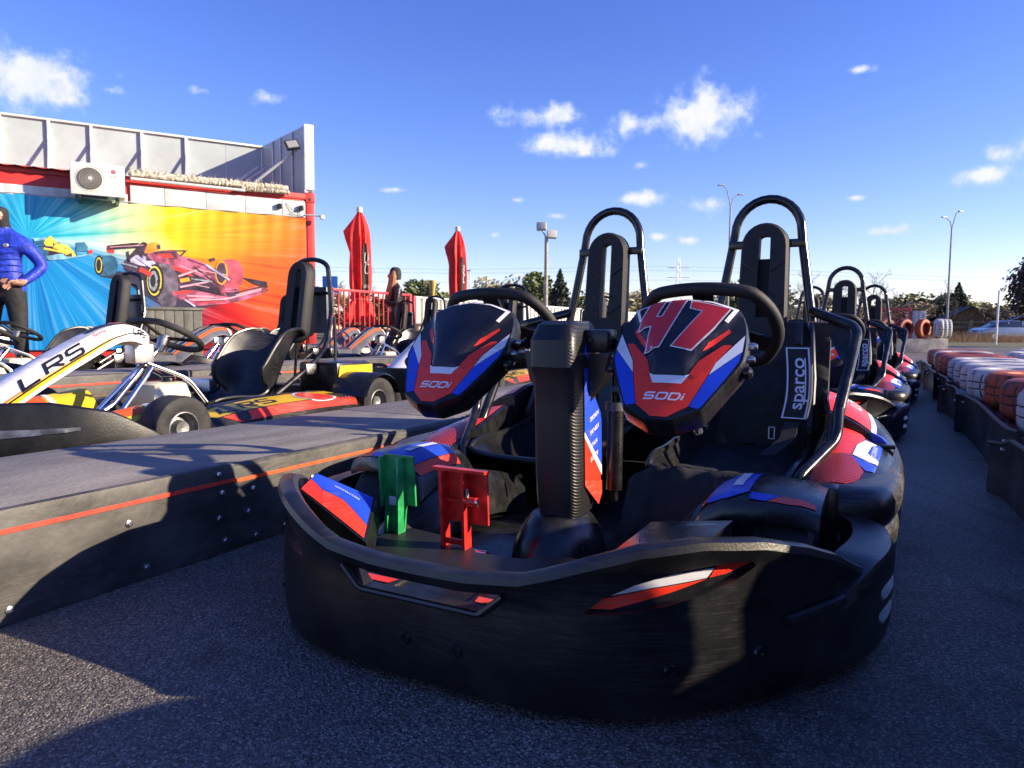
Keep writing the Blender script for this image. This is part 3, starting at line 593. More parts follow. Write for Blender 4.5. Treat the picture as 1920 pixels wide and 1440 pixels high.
            g = G().loft(rings)
            if s < 0: g.f = [f[::-1] for f in g.f]
            o = g.out(name, plastic_smooth, r, 30)
            def fn(a, b, d=.0022):       # a along (0..1), b from shoulder 0 to inner 1
                y = ys[0] + (ys[-1] - ys[0]) * a; q = [lerp(ys, [w_[j] for w_ in secs], y) for j in range(1, 9)]
                x = q[4] + (q[6] - q[4]) * b; z = q[5] + (q[7] - q[5]) * b + .012 * sin(pi * max(0, b)) + d
                return Vector((x * s, y, z))
            return o, fn
        A = [(1.88, .69, .18, .695, .225, .65, .248, .535, .232), (1.96, .725, .19, .728, .24, .685, .268, .545, .262), (2.12, .748, .20, .748, .255, .70, .29, .555, .305), (2.36, .758, .21, .758, .265, .71, .305, .57, .36), (2.40, .75, .22, .75, .265, .70, .305, .575, .355)]
        B = [(2.405, .745, .24, .745, .285, .695, .328, .565, .395), (2.50, .75, .25, .75, .30, .695, .35, .55, .43), (2.70, .735, .25, .735, .305, .68, .36, .54, .44), (2.86, .71, .25, .70, .295, .645, .345, .53, .415), (2.92, .68, .24, .67, .27, .62, .31, .53, .37)]
        fl = s < 0
        o, fn = pod(A, 'pod_panel')
        for nm, poly, mm in (('sticker_mesh', [(.10, .15), (.10, .95), (.45, .97), (.50, .42), (.30, .12)], hexd), ('sticker_mesh', [(.452, .97), (.72, .97), (.70, .40), (.502, .42)], hexm), ('sticker_red', [(.722, .97), (.98, .95), (.98, .35), (.86, .28), (.702, .40)], redg), ('sticker_white', [(.46, .10), (.50, .40), (.70, .385), (.86, .27), (.90, .05), (.80, .14), (.62, .17), (.55, -.15), (.48, -.2)], whiteg), ('sticker_blue', [(.32, .10), (.44, .38), (.48, .40), (.44, -.1), (.36, -.15)], blueg), ('sticker_blue', [(.56, -.14), (.63, .155), (.80, .125), (.92, .03), (.92, -.25), (.6, -.3)], blueg)):
            decal(nm, poly, lambda a, b: fn(a, b) if b >= 0 else fn(a, 0) + Vector((-b * .06 * s, 0, b * .05)), mm, r, .06, flip=fl)
        text('sticker_text', 'SODIKART', .055, lambda a, b: fn(.72 + a, .06 + b * 2.2, .004), whiteg, r)
        o, fn2 = pod(B, 'pod_panel')
        for nm, poly, mm in (('sticker_red', [(.03, .10), (.03, .97), (.9, .97), (.80, .5), (.62, .12)], redg), ('sticker_white', [(.03, -.02), (.03, .09), (.63, .11), (.82, .5), (.91, .97), (.97, .97), (.90, .4), (.74, .02)], whiteg)):
            decal(nm, poly, lambda a, b: fn2(a, b), mm, r, .08, flip=fl)
        word('sticker_text', 'SO', .34, .20, .07, .055, (lambda a, b: fn2(.42 - b * .9 * .62, .52 + a * 1.1, .004)) if s > 0 else (lambda a, b: fn2(.42 + b * .5, .52 + a, .004)), whiteg, r, .1)
        G().prism([(.69, .305), (.68, .345), (.71, .33), (.735, .305)], lambda a, b, d: Vector(((a + d * .1) * s, 2.40 + d, b - d * .1)), 0, .09).out('winglet', blueg, r)
        # lever tab and latch between panels
        G().box(*sorted((.60 * s, .75 * s)), 2.365, 2.41, .30, .312, .004, None).out('latch_strip', plastic_smooth, r)
        # front fender
        fr = []
        yy = [1.475, 1.485, 1.52, 1.60, 1.70, 1.78, 1.80]
        ztop = lambda v: lerp([.36, .385, .41, .455, .50, .55, .60, .635], [.15, .245, .295, .322, .327, .324, .314, .300], v)
        vv_ = [.360, .364, .372, .385, .40, .42, .455, .50, .55, .60, .628, .638]
        for v in vv_:
            z = ztop(v); row = []
            for y, dz in zip(yy, (-.030, -.010, 0, .006, .004, -.012, -.03)): row.append((v, y + .05 * smooth01((v - .5) / .14), z + dz * (1 if z > .2 else .2)))
            for y, dz in zip(yy[::-1], (-.04, -.026, -.012, -.010, -.014, -.026, -.040)): row.append((v + (.012 if v < .41 else 0), y + .05 * smooth01((v - .5) / .14), z + dz - (.008 if v > .4 else 0)))
            fr.append([Vector(((a - .028) * s, b, c - .014)) for a, b, c in row])
        g = G().loft(fr)
        if s > 0: g.f = [f[::-1] for f in g.f]
        g.out('front_fender', plastic_smooth, r, 40)
        def ff_(a, b, d=.002):
            z = ztop(a); dz = lerp(yy, (-.030, -.010, 0, .006, .004, -.012, -.03), b); return Vector(((a - .028 - (.002 if a < .42 else 0)) * s, b + .05 * smooth01((a - .5) / .14), z + dz + d - .014))
        for nm, poly, mm in (('sticker_blue', [(.418, 1.50), (.418, 1.72), (.46, 1.75), (.50, 1.70), (.50, 1.52), (.46, 1.49)], blueg), ('sticker_white', [(.46, 1.56), (.48, 1.56), (.48, 1.70), (.46, 1.70)], whiteg), ('sticker_red', [(.398, 1.52), (.398, 1.72), (.416, 1.72), (.416, 1.50)], redg), ('sticker_blue', [(.505, 1.492), (.505, 1.52), (.56, 1.512), (.535, 1.487)], blueg), ('sticker_red', [(.538, 1.487), (.563, 1.512), (.625, 1.515), (.63, 1.497), (.58, 1.486)], redg)):
            decal(nm, poly, (lambda a, b, k=(.004 if 'white' in nm else .0022): ff_(a, b, k)), mm, r, .015, flip=fl)
        G().box(*sorted((.575 * s, .63 * s)), 1.79, 1.86, .15, .285, .012).out('fender_bracket', plastic_smooth, r)
        # wheels
        for yw, vw, R_, W_ in ((1.63, .535, .138, .12), (2.66, .52, .142, .18)):
            M = Matrix.Translation((vw * s, yw, R_)) @ Matrix.Rotation(pi / 2 * s, 4, 'Y')
            wh = G().lathe([(.068, -W_ * .40), (.09, -W_ * .5), (R_ - .022, -W_ * .5), (R_ - .006, -W_ * .44), (R_, -W_ * .33), (R_, W_ * .33), (R_ - .006, W_ * .44), (R_ - .022, W_ * .5), (.09, W_ * .5), (.068, W_ * .40)], 32, M).out('wheel', rubber, r)
            G().lathe([(.0, W_ * .30), (.03, W_ * .34), (.035, W_ * .2), (.055, W_ * .15), (.066, W_ * .42), (.072, W_ * .40), (.07, -W_ * .3), (0, -W_ * .3)], 20, M).out('rim', rimm, wh)
        # roll hoop, headrest, side bar
        c = .305 * s
        pth = [(c - .215, 2.70, .28), (c - .205, 2.71, .45), (c - .150, 2.77, .80), (c - .122, 2.79, .98)]
        arc = [(c - .118 * cos(a), 2.795 + .01 * sin(a), 1.015 + .125 * sin(a)) for a in [pi * k / 14 for k in range(15)]]
        pth = pth + arc + [(c + (c - x), y, z) for x, y, z in pth[::-1]]
        hp = G().tube(pth, .0165, 12).out('roll_hoop', tubem, r)
        for q in (-1, 1): G().box(*sorted((c + q * .07, c + q * .135)), 2.765, 2.775, .955, .985, .002).out('hoop_tab', tubem, hp)
        # headrest: slab with rounded top and a long slot
        def stad(wd, zb, zt, n=10, sq=1.):
            pts = [(-wd * sq, zb), ] + [(-wd * cos(a), zt - wd + wd * sin(a)) for a in [pi * k / n for k in range(n + 1)]] + [(wd * sq, zb)]; return pts
        outer = stad(.082, .56, 1.045, 12, 1.1); inner = [(-.020 + (.0), .70), (-.020, .985)] + [(-.020 * cos(a), .985 + .012 * sin(a)) for a in [pi * k / 8 for k in range(1, 8)]] + [(.020, .985), (.020, .70)]
        n = len(outer); inn = []
        for k in range(n):
            f = k / (n - 1) * (len(inner) - 1); i = int(min(f, len(inner) - 2)); t = f - i; inn.append((inner[i][0] * (1 - t) + inner[i + 1][0] * t, inner[i][1] * (1 - t) + inner[i + 1][1] * t))
        g = G(); y0, y1 = 2.705, 2.765
        def rg(pl, y, k=1., dz=0): return [Vector((c + a * k, y + (b - .8) * .10, b + dz)) for a, b in pl]
        g.loft([rg(inn, y1), rg(inn, y0 + .006), rg(outer, y0, .90, -.006), rg(outer, y0 + .012, 1.0), rg(outer, y1, 1.0), rg(inn, y1)], caps=False)
        hd = g.out('headrest', foam, r, 35)
        for k in range(5):
            for q in (-1, 1):
                za = .64 + k * .075; G().tube([(c + q * .024, y0 + (za - .8) * .1 + .0015, za), (c + q * .074, y0 + (za + .035 - .8) * .1 + .0015, za + .035 * (1 if k % 2 else -1))], .0022, 5).out('seam', plastic, hd)
        if s > 0: G().box(c - .03, c + .03, 2.755, 2.77, .60, .915, .003).out('slot_filler', foam, hd)
        # seat back cushion panel behind the seat
        G().box(c - .265, c + .235, 2.70, 2.75, .34, .685, .02).out('back_panel', fabric, r)
        # side protection bar
        G().tube([(.475 * s, 2.74, .72), (.63 * s, 2.56, .662), (.585 * s, 2.22, .33), (.585 * s, 2.18, .27)], .0175, 12, .05).out('side_bar', tubem, r)
        sp3 = [(.535, 2.67, .690), (.615, 2.575, .660), (.612, 2.50, .60), (.60, 2.46, .55), (.58, 2.50, .575), (.545, 2.60, .635)]; G().add([Vector((x * s, y, z)) for x, y, z in sp3] + [Vector(((x - .004) * s, y + .004, z)) for x, y, z in sp3], [tuple(range(6)), tuple(range(11, 5, -1))] + [(k, (k + 1) % 6, 6 + (k + 1) % 6, 6 + k) for k in range(6)]).out('side_plate', plastic_smooth, r, 20)
        G().tube([(.60 * s, 2.22, .43), (.60 * s, 2.19, .345), (.52 * s, 1.98, .262), (.50 * s, 1.95, .16)], .0155, 12, .04).out('side_tube', tubem, r)
        # steering wheel
        WC = Vector((.305 * s, 1.86, .655)); WN = Vector((0, .72, .69)).normalized(); WT = Vector((0, -WN.z, WN.y)); pts = []
        for k in range(56):
            a = 2 * pi * k / 56; x, y = .168 * cos(a), .165 * sin(a)
            if y > .12: y = .12 + (y - .12) * .35
            if y < -.11: y = -.11 + (y + .11) * .3
            pts.append(WC + Vector((x, 0, 0)) + WT * y)
        sw = G().tube(pts, .0165, 12, closed=True).out('steering_wheel', gripm if False else foam, r)
        for a in (90, 200, 340):
            a = radians(a); G().loft([[WC + Vector((cos(a) * q - sin(a) * e, 0, 0)) + WT * (sin(a) * q + cos(a) * e) * (.8 if a < 2 else 1) + WN * f for e, f in ((-.026, -.003), (.026, -.003), (.026, .003), (-.026, .003))] for q in (.02, .155)]).out('spoke', plastic_smooth, sw)
        G().tube([WC - WN * .015, WC - WN * .07], .035, 14).out('hub', plastic_smooth, sw)
        G().tube([WC - WN * .05, Vector((.20 * s, 1.72, .60)), Vector((.12 * s, 1.66, .615))], .014, 10).out('steering_column', tubem, r)
        # fairing in front of the wheel
        f = fmap(.298 * s - .008); cen = Vector((0, .19)); fo = [Vector(q) for q in F_OUT]; rings = []
        for sc_, d_ in ((.9, -.058), (.975, -.058), (.992, -.052), (1.0, -.044), (1.0, -.014), (.992, -.006), (.975, 0)): rings.append([f(cen.x + (q.x - cen.x) * sc_, cen.y + (q.y - cen.y) * sc_, d_) for q in fo])
        for k in range(1, 22): sc_ = .975 * (1 - k / 21.5); rings.append([f(cen.x + (q.x - cen.x) * sc_, cen.y + (q.y - cen.y) * sc_) for q in fo])
        g = G().loft(rings[::-1]); fa = g.out('steering_fairing', plastic_smooth, r, 40)
        fm = lambda dd: (lambda a, b: f(a, b, dd))
        HR = [(.018, .012), (.057, .044), (.084, .133), (.093, .169), (.121, .224), (.106, .221), (.060, .167), (.045, .129), (.031, .104)]
        red_p = HR + [(-a, b) for a, b in HR[::-1]]
        decal('sticker_red', red_p, fm(.0012), redg, fa)
        for q in (1, -1):
            decal('sticker_blue', [(q * .0585, .0445), (q * .079, .040), (q * .087, .052), (q * .122, .128), (q * .142, .178), (q * .1445, .207), (q * .0855, .133)], fm(.0012), blueg, fa)
            decal('sticker_white', [(q * .145, .209), (q * .144, .258), (q * .0945, .169), (q * .086, .135)], fm(.0012), whiteg, fa)
            decal('sticker_mesh', [(q * .0445, .1325), (q * .058, .169), (q * .104, .2225), (q * .119, .2245), (q * .092, .171), (q * .080, .14), (q * .06, .12)], fm(.0020), hexm, fa)
            decal('sticker_mesh', [(q * .062, .196), (q * .072, .222), (q * .108, .272), (q * .113, .262), (q * .086, .222)], fm(.0020), hexm, fa)
            decal('sticker_white', [(q * .122, .3285), (q * .104, .285), (q * .097, .286), (q * .112, .322), (q * .06, .340), (0, .3455), (0, .353), (q * .06, .348)], fm(.0022), whiteg, fa)
        decal('sticker_white', [(.0455, .131), (.032, .103), (-.032, .103), (-.0455, .131), (-.034, .1245), (.034, .1245)], fm(.0022), whiteg, fa)
        decal('hood_panel', [(.033, .133), (.049, .186), (.073, .236), (.094, .273), (.109, .3195), (.058, .338), (0, .343), (-.058, .338), (-.109, .3195), (-.094, .273), (-.073, .236), (-.049, .186), (-.033, .133)], fm(.0012), navyg, fa)
        word('sticker_text', 'SODI', .017, .0205, .0075, .0042, lambda a, b: f(a, .067 + b, .0025), whiteg, fa, .25)
        text('sticker_text', 'SODIKART.COM', .0105, lambda a, b: f(a, .3495 + b - a * a * .9, .0034), navyg, fa, .15, 1.15, .01)
        for q in (-1, 1):
            for bz, nm in ((.255, 'bolt'), (.215, 'bolt'), (.175, 'knob')):
                p = f(q * .150, bz, -.03) ; M = Matrix.Translation(p) @ Matrix.Rotation(q * pi / 2, 4, 'Y')
                rr = .009 if nm == 'bolt' else .014
                G().lathe([(0, .018), (rr * .6, .018), (rr, .012), (rr, 0)], 12, M).out(nm, steel if nm == 'bolt' else plastic_smooth, fa)
        # seat shell
        prof = crom([(0, 1.98, .235), (0, 2.06, .215), (0, 2.22, .165), (0, 2.42, .14), (0, 2.55, .165), (0, 2.63, .27), (0, 2.69, .45), (0, 2.73, .62), (0, 2.745, .66)], 4)
        rings = []; rimL = []; rimR = []
        for i, p in enumerate(prof):
            t = i / (len(prof) - 1); tg = (prof[min(i + 1, len(prof) - 1)] - prof[max(i - 1, 0)]).normalized(); nn = Vector((0, -tg.z, tg.y))
            hw = lerp([0, .2, .5, .75, 1], [.20, .215, .215, .205, .165], t); sh = lerp([0, .1, .35, .6, .8, .95, 1], [.02, .055, .15, .21, .15, .04, .02], t); row = []
            for k in range(17):
                q = -1 + k / 8; row.append(p + Vector((c + hw * (q * (1 - .0)) * (1 - .04 * q * q) - 0, 0, 0)) + nn * sh * abs(q) ** 3.2)
            rings.append(row); rimL.append(row[0]); rimR.append(row[-1])
        g = G().loft(rings, closed=False); st = g.out('seat', seatmat, r, 60)
        G().tube(rimL + rings[-1][1:-1] + rimR[::-1] + rings[0][-2:0:-1], .011, 8, closed=True).out('seat_rim', seatmat, st)
        for q in (-1, 1):
            p = rings[20][2 if q < 0 else 14]; M = Matrix.Translation(p) @ Matrix.Rotation(-q * pi / 2, 4, 'Y')
            G().lathe([(0, .006), (.008, .006), (.011, .003), (.014, 0)], 12, M).out('bolt', silver, st)
    # cloth covered right seat: cushion, draped back
    random.seed(3); c = .305
    def crumple(name, x0, x1, fy, n, m_, mm, amp):
        rows = []
        for j in range(m_ + 1):
            t = j / m_; row = []
            for i in range(n + 1):
                x = x0 + (x1 - x0) * i / n; y, z = fy(t); e = abs(2 * i / n - 1)
                q = mnoise.noise(Vector((x * 7, t * 5, 2))) + .6 * abs(mnoise.noise(Vector((x * 15 + t * 6, t * 9, 5)))) * 2 - .5
                row.append(Vector((x, y - q * amp * .7, z + q * amp - .05 * e ** 6)))
            rows.append(row)
        G().loft(rows, closed=False).out(name, mm, r, 80)
    crumple('seat_cover', .07, .535, lambda t: ((1.83 + .5 * t, .11 + .80 * t) if t < .2 else (1.93 + .70 * (t - .2) / .8, .27 - .04 * sin((t - .2) / .8 * pi) - .02 * (t - .2))), 36, 40, fabric, .012)
    crumple('seat_cover', .06, .54, lambda t: (2.60 + .10 * t, .25 + .43 * t), 36, 30, fabric, .010)
    # shoulder pad with label
    padc = [(.455, 2.50, .60), (.465, 2.47, .52), (.468, 2.44, .44), (.460, 2.40, .37)]; pc_ = crom(padc, 5); rings = []
    for p in pc_: rings.append([p + Vector((a, b, 0)) for a, b in ((-.042, .0), (-.038, -.012), (0, -.017), (.038, -.012), (.042, 0), (.036, .012), (-.036, .012))])
    pad = G().loft(rings).out('belt_pad', webbing, r)
    def pf(a, b, d=.003):
        t = max(0, min(1, (b + .115) / .23)); i = (1 - t) * (len(pc_) - 1); k = int(min(i, len(pc_) - 2)); p = pc_[k].lerp(pc_[k + 1], i - k); return p + Vector((a, -.0165 + .12 * a * a * 10 * .6 - d, 0))
    for poly in ([(-.036, -.11), (-.031, -.105), (-.031, .105), (-.036, .11)], [(.031, -.105), (.036, -.11), (.036, .11), (.031, .105)], [(-.036, .11), (-.031, .105), (.031, .105), (.036, .11)], [(-.036, -.11), (.036, -.11), (.031, -.105), (-.031, -.105)]): decal('white_piping', poly, pf, whiteg, pad, .01)
    text('label_text', 'sparco', .062, lambda a, b: pf(-b * .95, a * .92, .005), whiteg, pad, 0, 1., .012)
    decal('label_bar', [(.019, -.06), (.023, -.06), (.023, .075), (.019, .075)], lambda a, b: pf(a, b, .004), whiteg, pad, .01)
    G().tube([(.455, 2.515, .60), (.44, 2.66, .68), (.42, 2.73, .66)], .012, 8, .03).out('belt', webbing, r)
    G().loft([[Vector(p) + Vector((a, 0, b)) for a, b in ((-.022, 0), (.022, 0), (.022, .004), (-.022, .004))] for p in ((.46, 2.40, .37), (.45, 2.33, .31), (.40, 2.28, .265))]).out('belt', webbing, r)
    bk = G().loft([[Vector(p) + Vector((a, 0, b)) for a, b in ((-.016, 0), (.016, 0), (.016, .004), (-.016, .004))] for p in ((.16, 2.10, .47), (.20, 2.07, .43), (.225, 2.05, .395))]); bk.out('belt', webbing, r)
    buck = G().prism([(-.013, 0), (.013, 0), (.013, -.04), (.009, -.047), (-.009, -.047), (-.013, -.04)], lambda a, b, d: Vector((.228 + a * .9 - b * .35, 2.045 + d, .392 + b * .9 + a * .3)), 0, .003).out('buckle_tongue', silver, r)
    G().box(-.005, .005, -.0006, .0, -.035, -.02, 0, Matrix.Translation((.237, 2.0445, .385))).out('tongue_slot', plastic_smooth, buck)
    for x0, x1, z0, z1 in ((.385, .388, .30, .34), (.402, .405, .30, .34), (.385, .405, .30, .302), (.385, .405, .338, .34)): G().box(x0, x1, 2.40, 2.402, z0, z1).out('seat_tag', whiteg, r, 0)
    # central column
    cs = []
    for z, hw, y0, y1 in ((.185, .050, 1.555, 1.70), (.22, .056, 1.55, 1.70), (.30, .058, 1.545, 1.715), (.45, .0575, 1.545, 1.715), (.53, .0575, 1.54, 1.715), (.56, .062, 1.525, 1.715), (.625, .060, 1.53, 1.70), (.662, .050, 1.555, 1.69), (.672, .044, 1.575, 1.68)):
        ring = [Vector((hw * (1 if cos(q) > 0 else -1) * abs(cos(q)) ** .33, y0 + .05 - .05 * abs(sin(q)) ** .6, z)) for q in [pi * k / 14 for k in range(15)]]
        cs.append([p + Vector((.012 * (.67 - z) / .5, 0, 0)) for p in ring] + [Vector((-hw, y1, z)), Vector((hw, y1, z))])
    col = G().loft(cs).out('centre_column', carbon, r, 25)
    G().prism([(-.045, .655), (-.058, .60), (-.055, .555), (-.02, .525), (.02, .525), (.05, .555)], lambda a, b, d: Vector((a, 1.5215 + .0 + (.004 if b < .54 else 0) + d + .02 * max(0, b - .60) * 8 * .6, b)), 0, .004)
    cf = lambda a, b, d=.0015: Vector((.0590 + d + .012 * (.67 - b) / .5, 1.602 + (a - 1.588) * 1.6, b))
    for nm, poly, mm in (('sticker_blue', [(1.588, .60), (1.60, .625), (1.612, .60), (1.612, .47), (1.632, .48), (1.66, .43), (1.66, .30), (1.588, .40)], blueg), ('sticker_white', [(1.588, .399), (1.66, .298), (1.66, .272), (1.588, .385)], whiteg), ('sticker_mesh', [(1.588, .384), (1.655, .278), (1.655, .26), (1.588, .28)], hexm), ('sticker_red', [(1.588, .279), (1.66, .258), (1.66, .225), (1.645, .20), (1.588, .265)], redg)):
        decal(nm, poly, cf, mm, col, .05)
    for k, tx in enumerate(('TEKSIGN', 'TEKNEEX', 'ITAKA', 'BOXTR')): text('sticker_text', tx, .0165, lambda a, b, k=k: cf(1.625 + a * .55, .432 - k * .034 + b + a * .25, .003), whiteg, col, .2, 1.05, .01)
    for s in (-1, 1):
        bx = G().box(*sorted((.052 * s, (.118 if s > 0 else .085) * s)), 1.615, 1.69, .595, .652, .012).out('steering_box', plastic_smooth, r)
        G().prism([(.06, .61), (.115, .61), (.10, .54), (.06, .50)], lambda a, b, d: Vector((a * s, 1.63 + d, b - .02)), 0, .05).out('box_bracket', plastic, r)
        M = Matrix.Translation((.074 * s, 1.616, .625)) @ Matrix.Rotation(pi / 2, 4, 'X')
        G().lathe([(0, .007), (.005, .007), (.006, .0), (.009, 0), (.009, -.004)], 12, M).out('button', redp if s < 0 else plastic_smooth, bx)
    G().tube([(.092, 1.75, .20), (.092, 1.75, .56)], .011, 10).out('post', tubem, r)
    G().tube([(.092, 1.75, .23), (.092, 1.75, .44)], .022, 14).out('post_sleeve', plastic_smooth, r); G().tube([(.092, 1.75, .44), (.092, 1.75, .462)], .027, 14).out('post_collar', greyp, r)
    G().tube([(.10, 1.72, .50), (.18, 1.84, .40)], .012, 10).out('damper', tubem, r)
    # column foot, footwell, floor, mat, nose fairings
    rings = []
    for z, k in ((.10, 1.5), (.14, 1.35), (.17, 1.12), (.19, .9), (.196, .5)): rings.append([Vector((.075 * k * cos(a), 1.61 + .10 * k * sin(a), z)) for a in [2 * pi * q / 24 for q in range(24)]])
    G().loft(rings).out('column_foot', plastic_smooth, r)
    G().box(-.52, .52, 1.40, 2.95, .045, .075, .01).out('floor_pan', plastic, r)
    mt = [(-.40, 1.12), (-.25, 1.03), (.25, 1.03), (.40, 1.12), (.30, 1.36), (.12, 1.40), (.06, 1.37), (.03, 1.34), (-.08, 1.33), (-.11, 1.36), (-.20, 1.40), (-.33, 1.42)]
    G().prism(mt, lambda a, b, d: Vector((a, b, d)), .125, .150).out('footwell_mat', ribmat, r, 20)
    G().box(-.47, -.08, 1.40, 1.95, .076, .09, .006).out('footwell_floor', plastic_smooth, r); G().box(.08, .47, 1.40, 1.95, .076, .09, .006).out('footwell_floor', plastic_smooth, r)
    for s in (-1, 1):
        # footwell inner wall / tunnel humps
        hump = crom([(s * .36, 1.36, .14), (s * .36, 1.50, .20), (s * .355, 1.66, .235), (s * .35, 1.85, .22), (s * .34, 1.98, .18)], 5)
        rings = []
        for p in hump: rings.append([p + Vector((s * a, 0, b)) for a, b in ((-.07, -.12), (-.05, -.03), (-.02, .0), (.02, .0), (.06, -.02), (.09, -.12))])
        g = G().loft(rings); 
        if s > 0: g.f = [f[::-1] for f in g.f]
        g.out('footwell_side', plastic_smooth, r, 40)
        # nose fairing: four sided ramp
        Pn = {}
        corners = [(.21, 1.15, .175), (.44, 1.14, .275), (.475, 1.33, .298), (.30, 1.40, .255)] if s > 0 else [(.245, 1.15, .195), (.45, 1.165, .285), (.475, 1.245, .305), (.335, 1.295, .25)]
        def nf(a, b, d=0):
            p = [Vector((x * s, y, z)) for x, y, z in corners]; q = p[0].lerp(p[1], a).lerp(p[3].lerp(p[2], a), b); return q + Vector((0, 0, .008 * sin(pi * max(0, min(1, a))) * sin(pi * max(0, min(1, b))) + d))
        g = G(); n = 10
        g.loft([[nf(i / n, j / n) for i in range(n + 1)] for j in range(n + 1)], closed=False)
        g.loft([[nf(i / n, 0) + Vector((0, 0, -d)) for i in range(n + 1)] for d in (0, .05)], closed=False); g.loft([[nf(0, i / n) + Vector((-.01 * s * (d > 0), 0, -d)) for i in range(n + 1)] for d in (0, .06)], closed=False); g.loft([[nf(1, i / n) + Vector((0, 0, -d)) for i in range(n + 1)] for d in (0, .08)], closed=False); g.loft([[nf(i / n, 1) + Vector((0, 0, -d)) for i in range(n + 1)] for d in (0, .12)], closed=False)
        no = g.out('nose_fairing', plastic_smooth, r, 45)
        fl = s < 0
        if s < 0:
            for nm, poly, mm in (('sticker_red', [(.04, .04), (.66, .04), (.74, .40), (.42, .46), (.04, .30)], redg), ('sticker_mesh', [(.665, .04), (.98, .04), (.98, .62), (.745, .40)], hexm), ('sticker_blue', [(.04, .31), (.42, .47), (.74, .41), (.98, .63), (.98, .97), (.04, .97)], blueg)): decal(nm, poly, lambda a, b: nf(a, b, .002), mm, no, .1, flip=not fl if False else fl)
            text('sticker_text', 'SODIKART.COM', .075, lambda a, b: nf(.42 - a * .80, .72 - b, .004), whiteg, no, 0, .9)
        else:
            for nm, poly, mm in (('sticker_blue', [(0.0, .34), (.5, .20), (.97, .06), (.98, .22), (.55, .32), (.08, .42)], blueg), ('sticker_red', [(.05, .42), (.36, .45), (.10, .75), (.04, .78)], mat('dark_red_fade', (.10, .012, .014), .3, var=.3))): decal(nm, poly, lambda a, b: nf(a, b, .002), mm, no, .1, flip=fl)
            text('sticker_text', 'MADE IN FRANCE', .05, lambda a, b: nf(.72 + a * .8, .85 + b, .003), whiteg, no)
    # pedals of the left seat
    def ped(c0, mm, wd, zt, zb, yt, yb, name, xo=0):
        p = thing(name, 'x', 'x'); p.parent = r
        for k in ('label', 'category'): del p[k]
        P = lambda a, t, d=0: Vector((c0 + a + xo * (1 - t), yb + (yt - yb) * t + d, zb + (zt - zb) * t))
        return p, P
    c0 = -.335
    g = G(); zt = .335
    for a0, a1, d0, d1, t0, t1 in ((-.045, .045, 0, .006, .42, 1.0), (-.045, -.039, -.022, .0, .40, .98), (.012, .018, -.024, 0, .05, .98), (-.03, -.024, -.02, 0, .02, .5)):
        g.add([Vector((c0 + a, 1.40 - .02 * t - (.05 * max(0, .45 - t)) + d, .125 + .215 * t)) for t in (t0, t1) for a in (a0, a1) for d in (d0, d1)], [(0, 1, 3, 2), (4, 6, 7, 5), (0, 4, 5, 1), (2, 3, 7, 6), (0, 2, 6, 4), (1, 5, 7, 3)])
    g.add([Vector((c0 + a, 1.40 + d - .02 * t - .05 * max(0, .45 - t), .125 + .215 * t)) for t in (.03, .42) for a in (-.03, .018) for d in (-.002, .004)], [(0, 1, 3, 2), (4, 6, 7, 5), (0, 4, 5, 1), (2, 3, 7, 6), (0, 2, 6, 4), (1, 5, 7, 3)])
    gp = g.out('throttle_pedal', greenp, r, 20)
    decal('pedal_label', [(-.02, 0), (.002, 0), (.002, .022), (-.02, .022)], lambda a, b: Vector((c0 + a - .004, 1.375, .215 + b)), whiteg, gp, .1)
    c0 = -.135; g = G()
    for a0, a1, d0, d1, t0, t1 in ((-.062, .070, 0, .006, .38, 1.0), (-.066, .074, -.02, .004, .985, 1.02), (-.040, -.033, -.03, 0, .0, .97), (.018, .025, -.03, 0, .0, .97), (-.033, .018, -.02, -.015, .13, .20), (-.033, .018, -.012, .0, .62, .66)):
        g.add([Vector((c0 + a, 1.36 - .01 * t + d, .13 + .20 * t)) for t in (t0, t1) for a in (a0, a1) for d in (d0, d1)], [(0, 1, 3, 2), (4, 6, 7, 5), (0, 4, 5, 1), (2, 3, 7, 6), (0, 2, 6, 4), (1, 5, 7, 3)])
    rp_ = g.out('brake_pedal', redp, r, 20)
    G().tube([(c0 + .025, 1.335, .262), (c0 + .052, 1.335, .262)], .011, 12).out('pivot', redp, rp_); G().tube([(c0 + .050, 1.335, .262), (c0 + .058, 1.335, .262)], .009, 12).out('ball_end', chrome, rp_)
    G().tube([(c0 + .030, 1.33, .272), (c0 + .030, 1.33, .292)], .005, 8).out('bolt', steel, rp_)
    G().tube([(c0 - .09, 1.352, .14), (c0 + .07, 1.352, .14)], .009, 14).out('pedal_shaft', chrome, r)
    # rear: bumper, engine deck
    rc = crom([(-.62, 2.95, 0), (-.55, 3.05, 0), (-.3, 3.09, 0), (0, 3.10, 0), (.3, 3.09, 0), (.55, 3.05, 0), (.62, 2.95, 0)], 5); rings = []
    for p in rc: rings.append([p + Vector((0, a, b)) for a, b in ((0, .04), (.02, .06), (.025, .12), (.02, .2), (0, .22), (-.05, .2), (-.05, .06))])
    G().loft(rings).out('rear_bumper', plastic_worn, r, 35)
    G().box(-.5, .5, 2.74, 3.0, .12, .36, .03).out('engine_cover', plastic_smooth, r)
    ORG = Vector((0, 0, 0)); return r
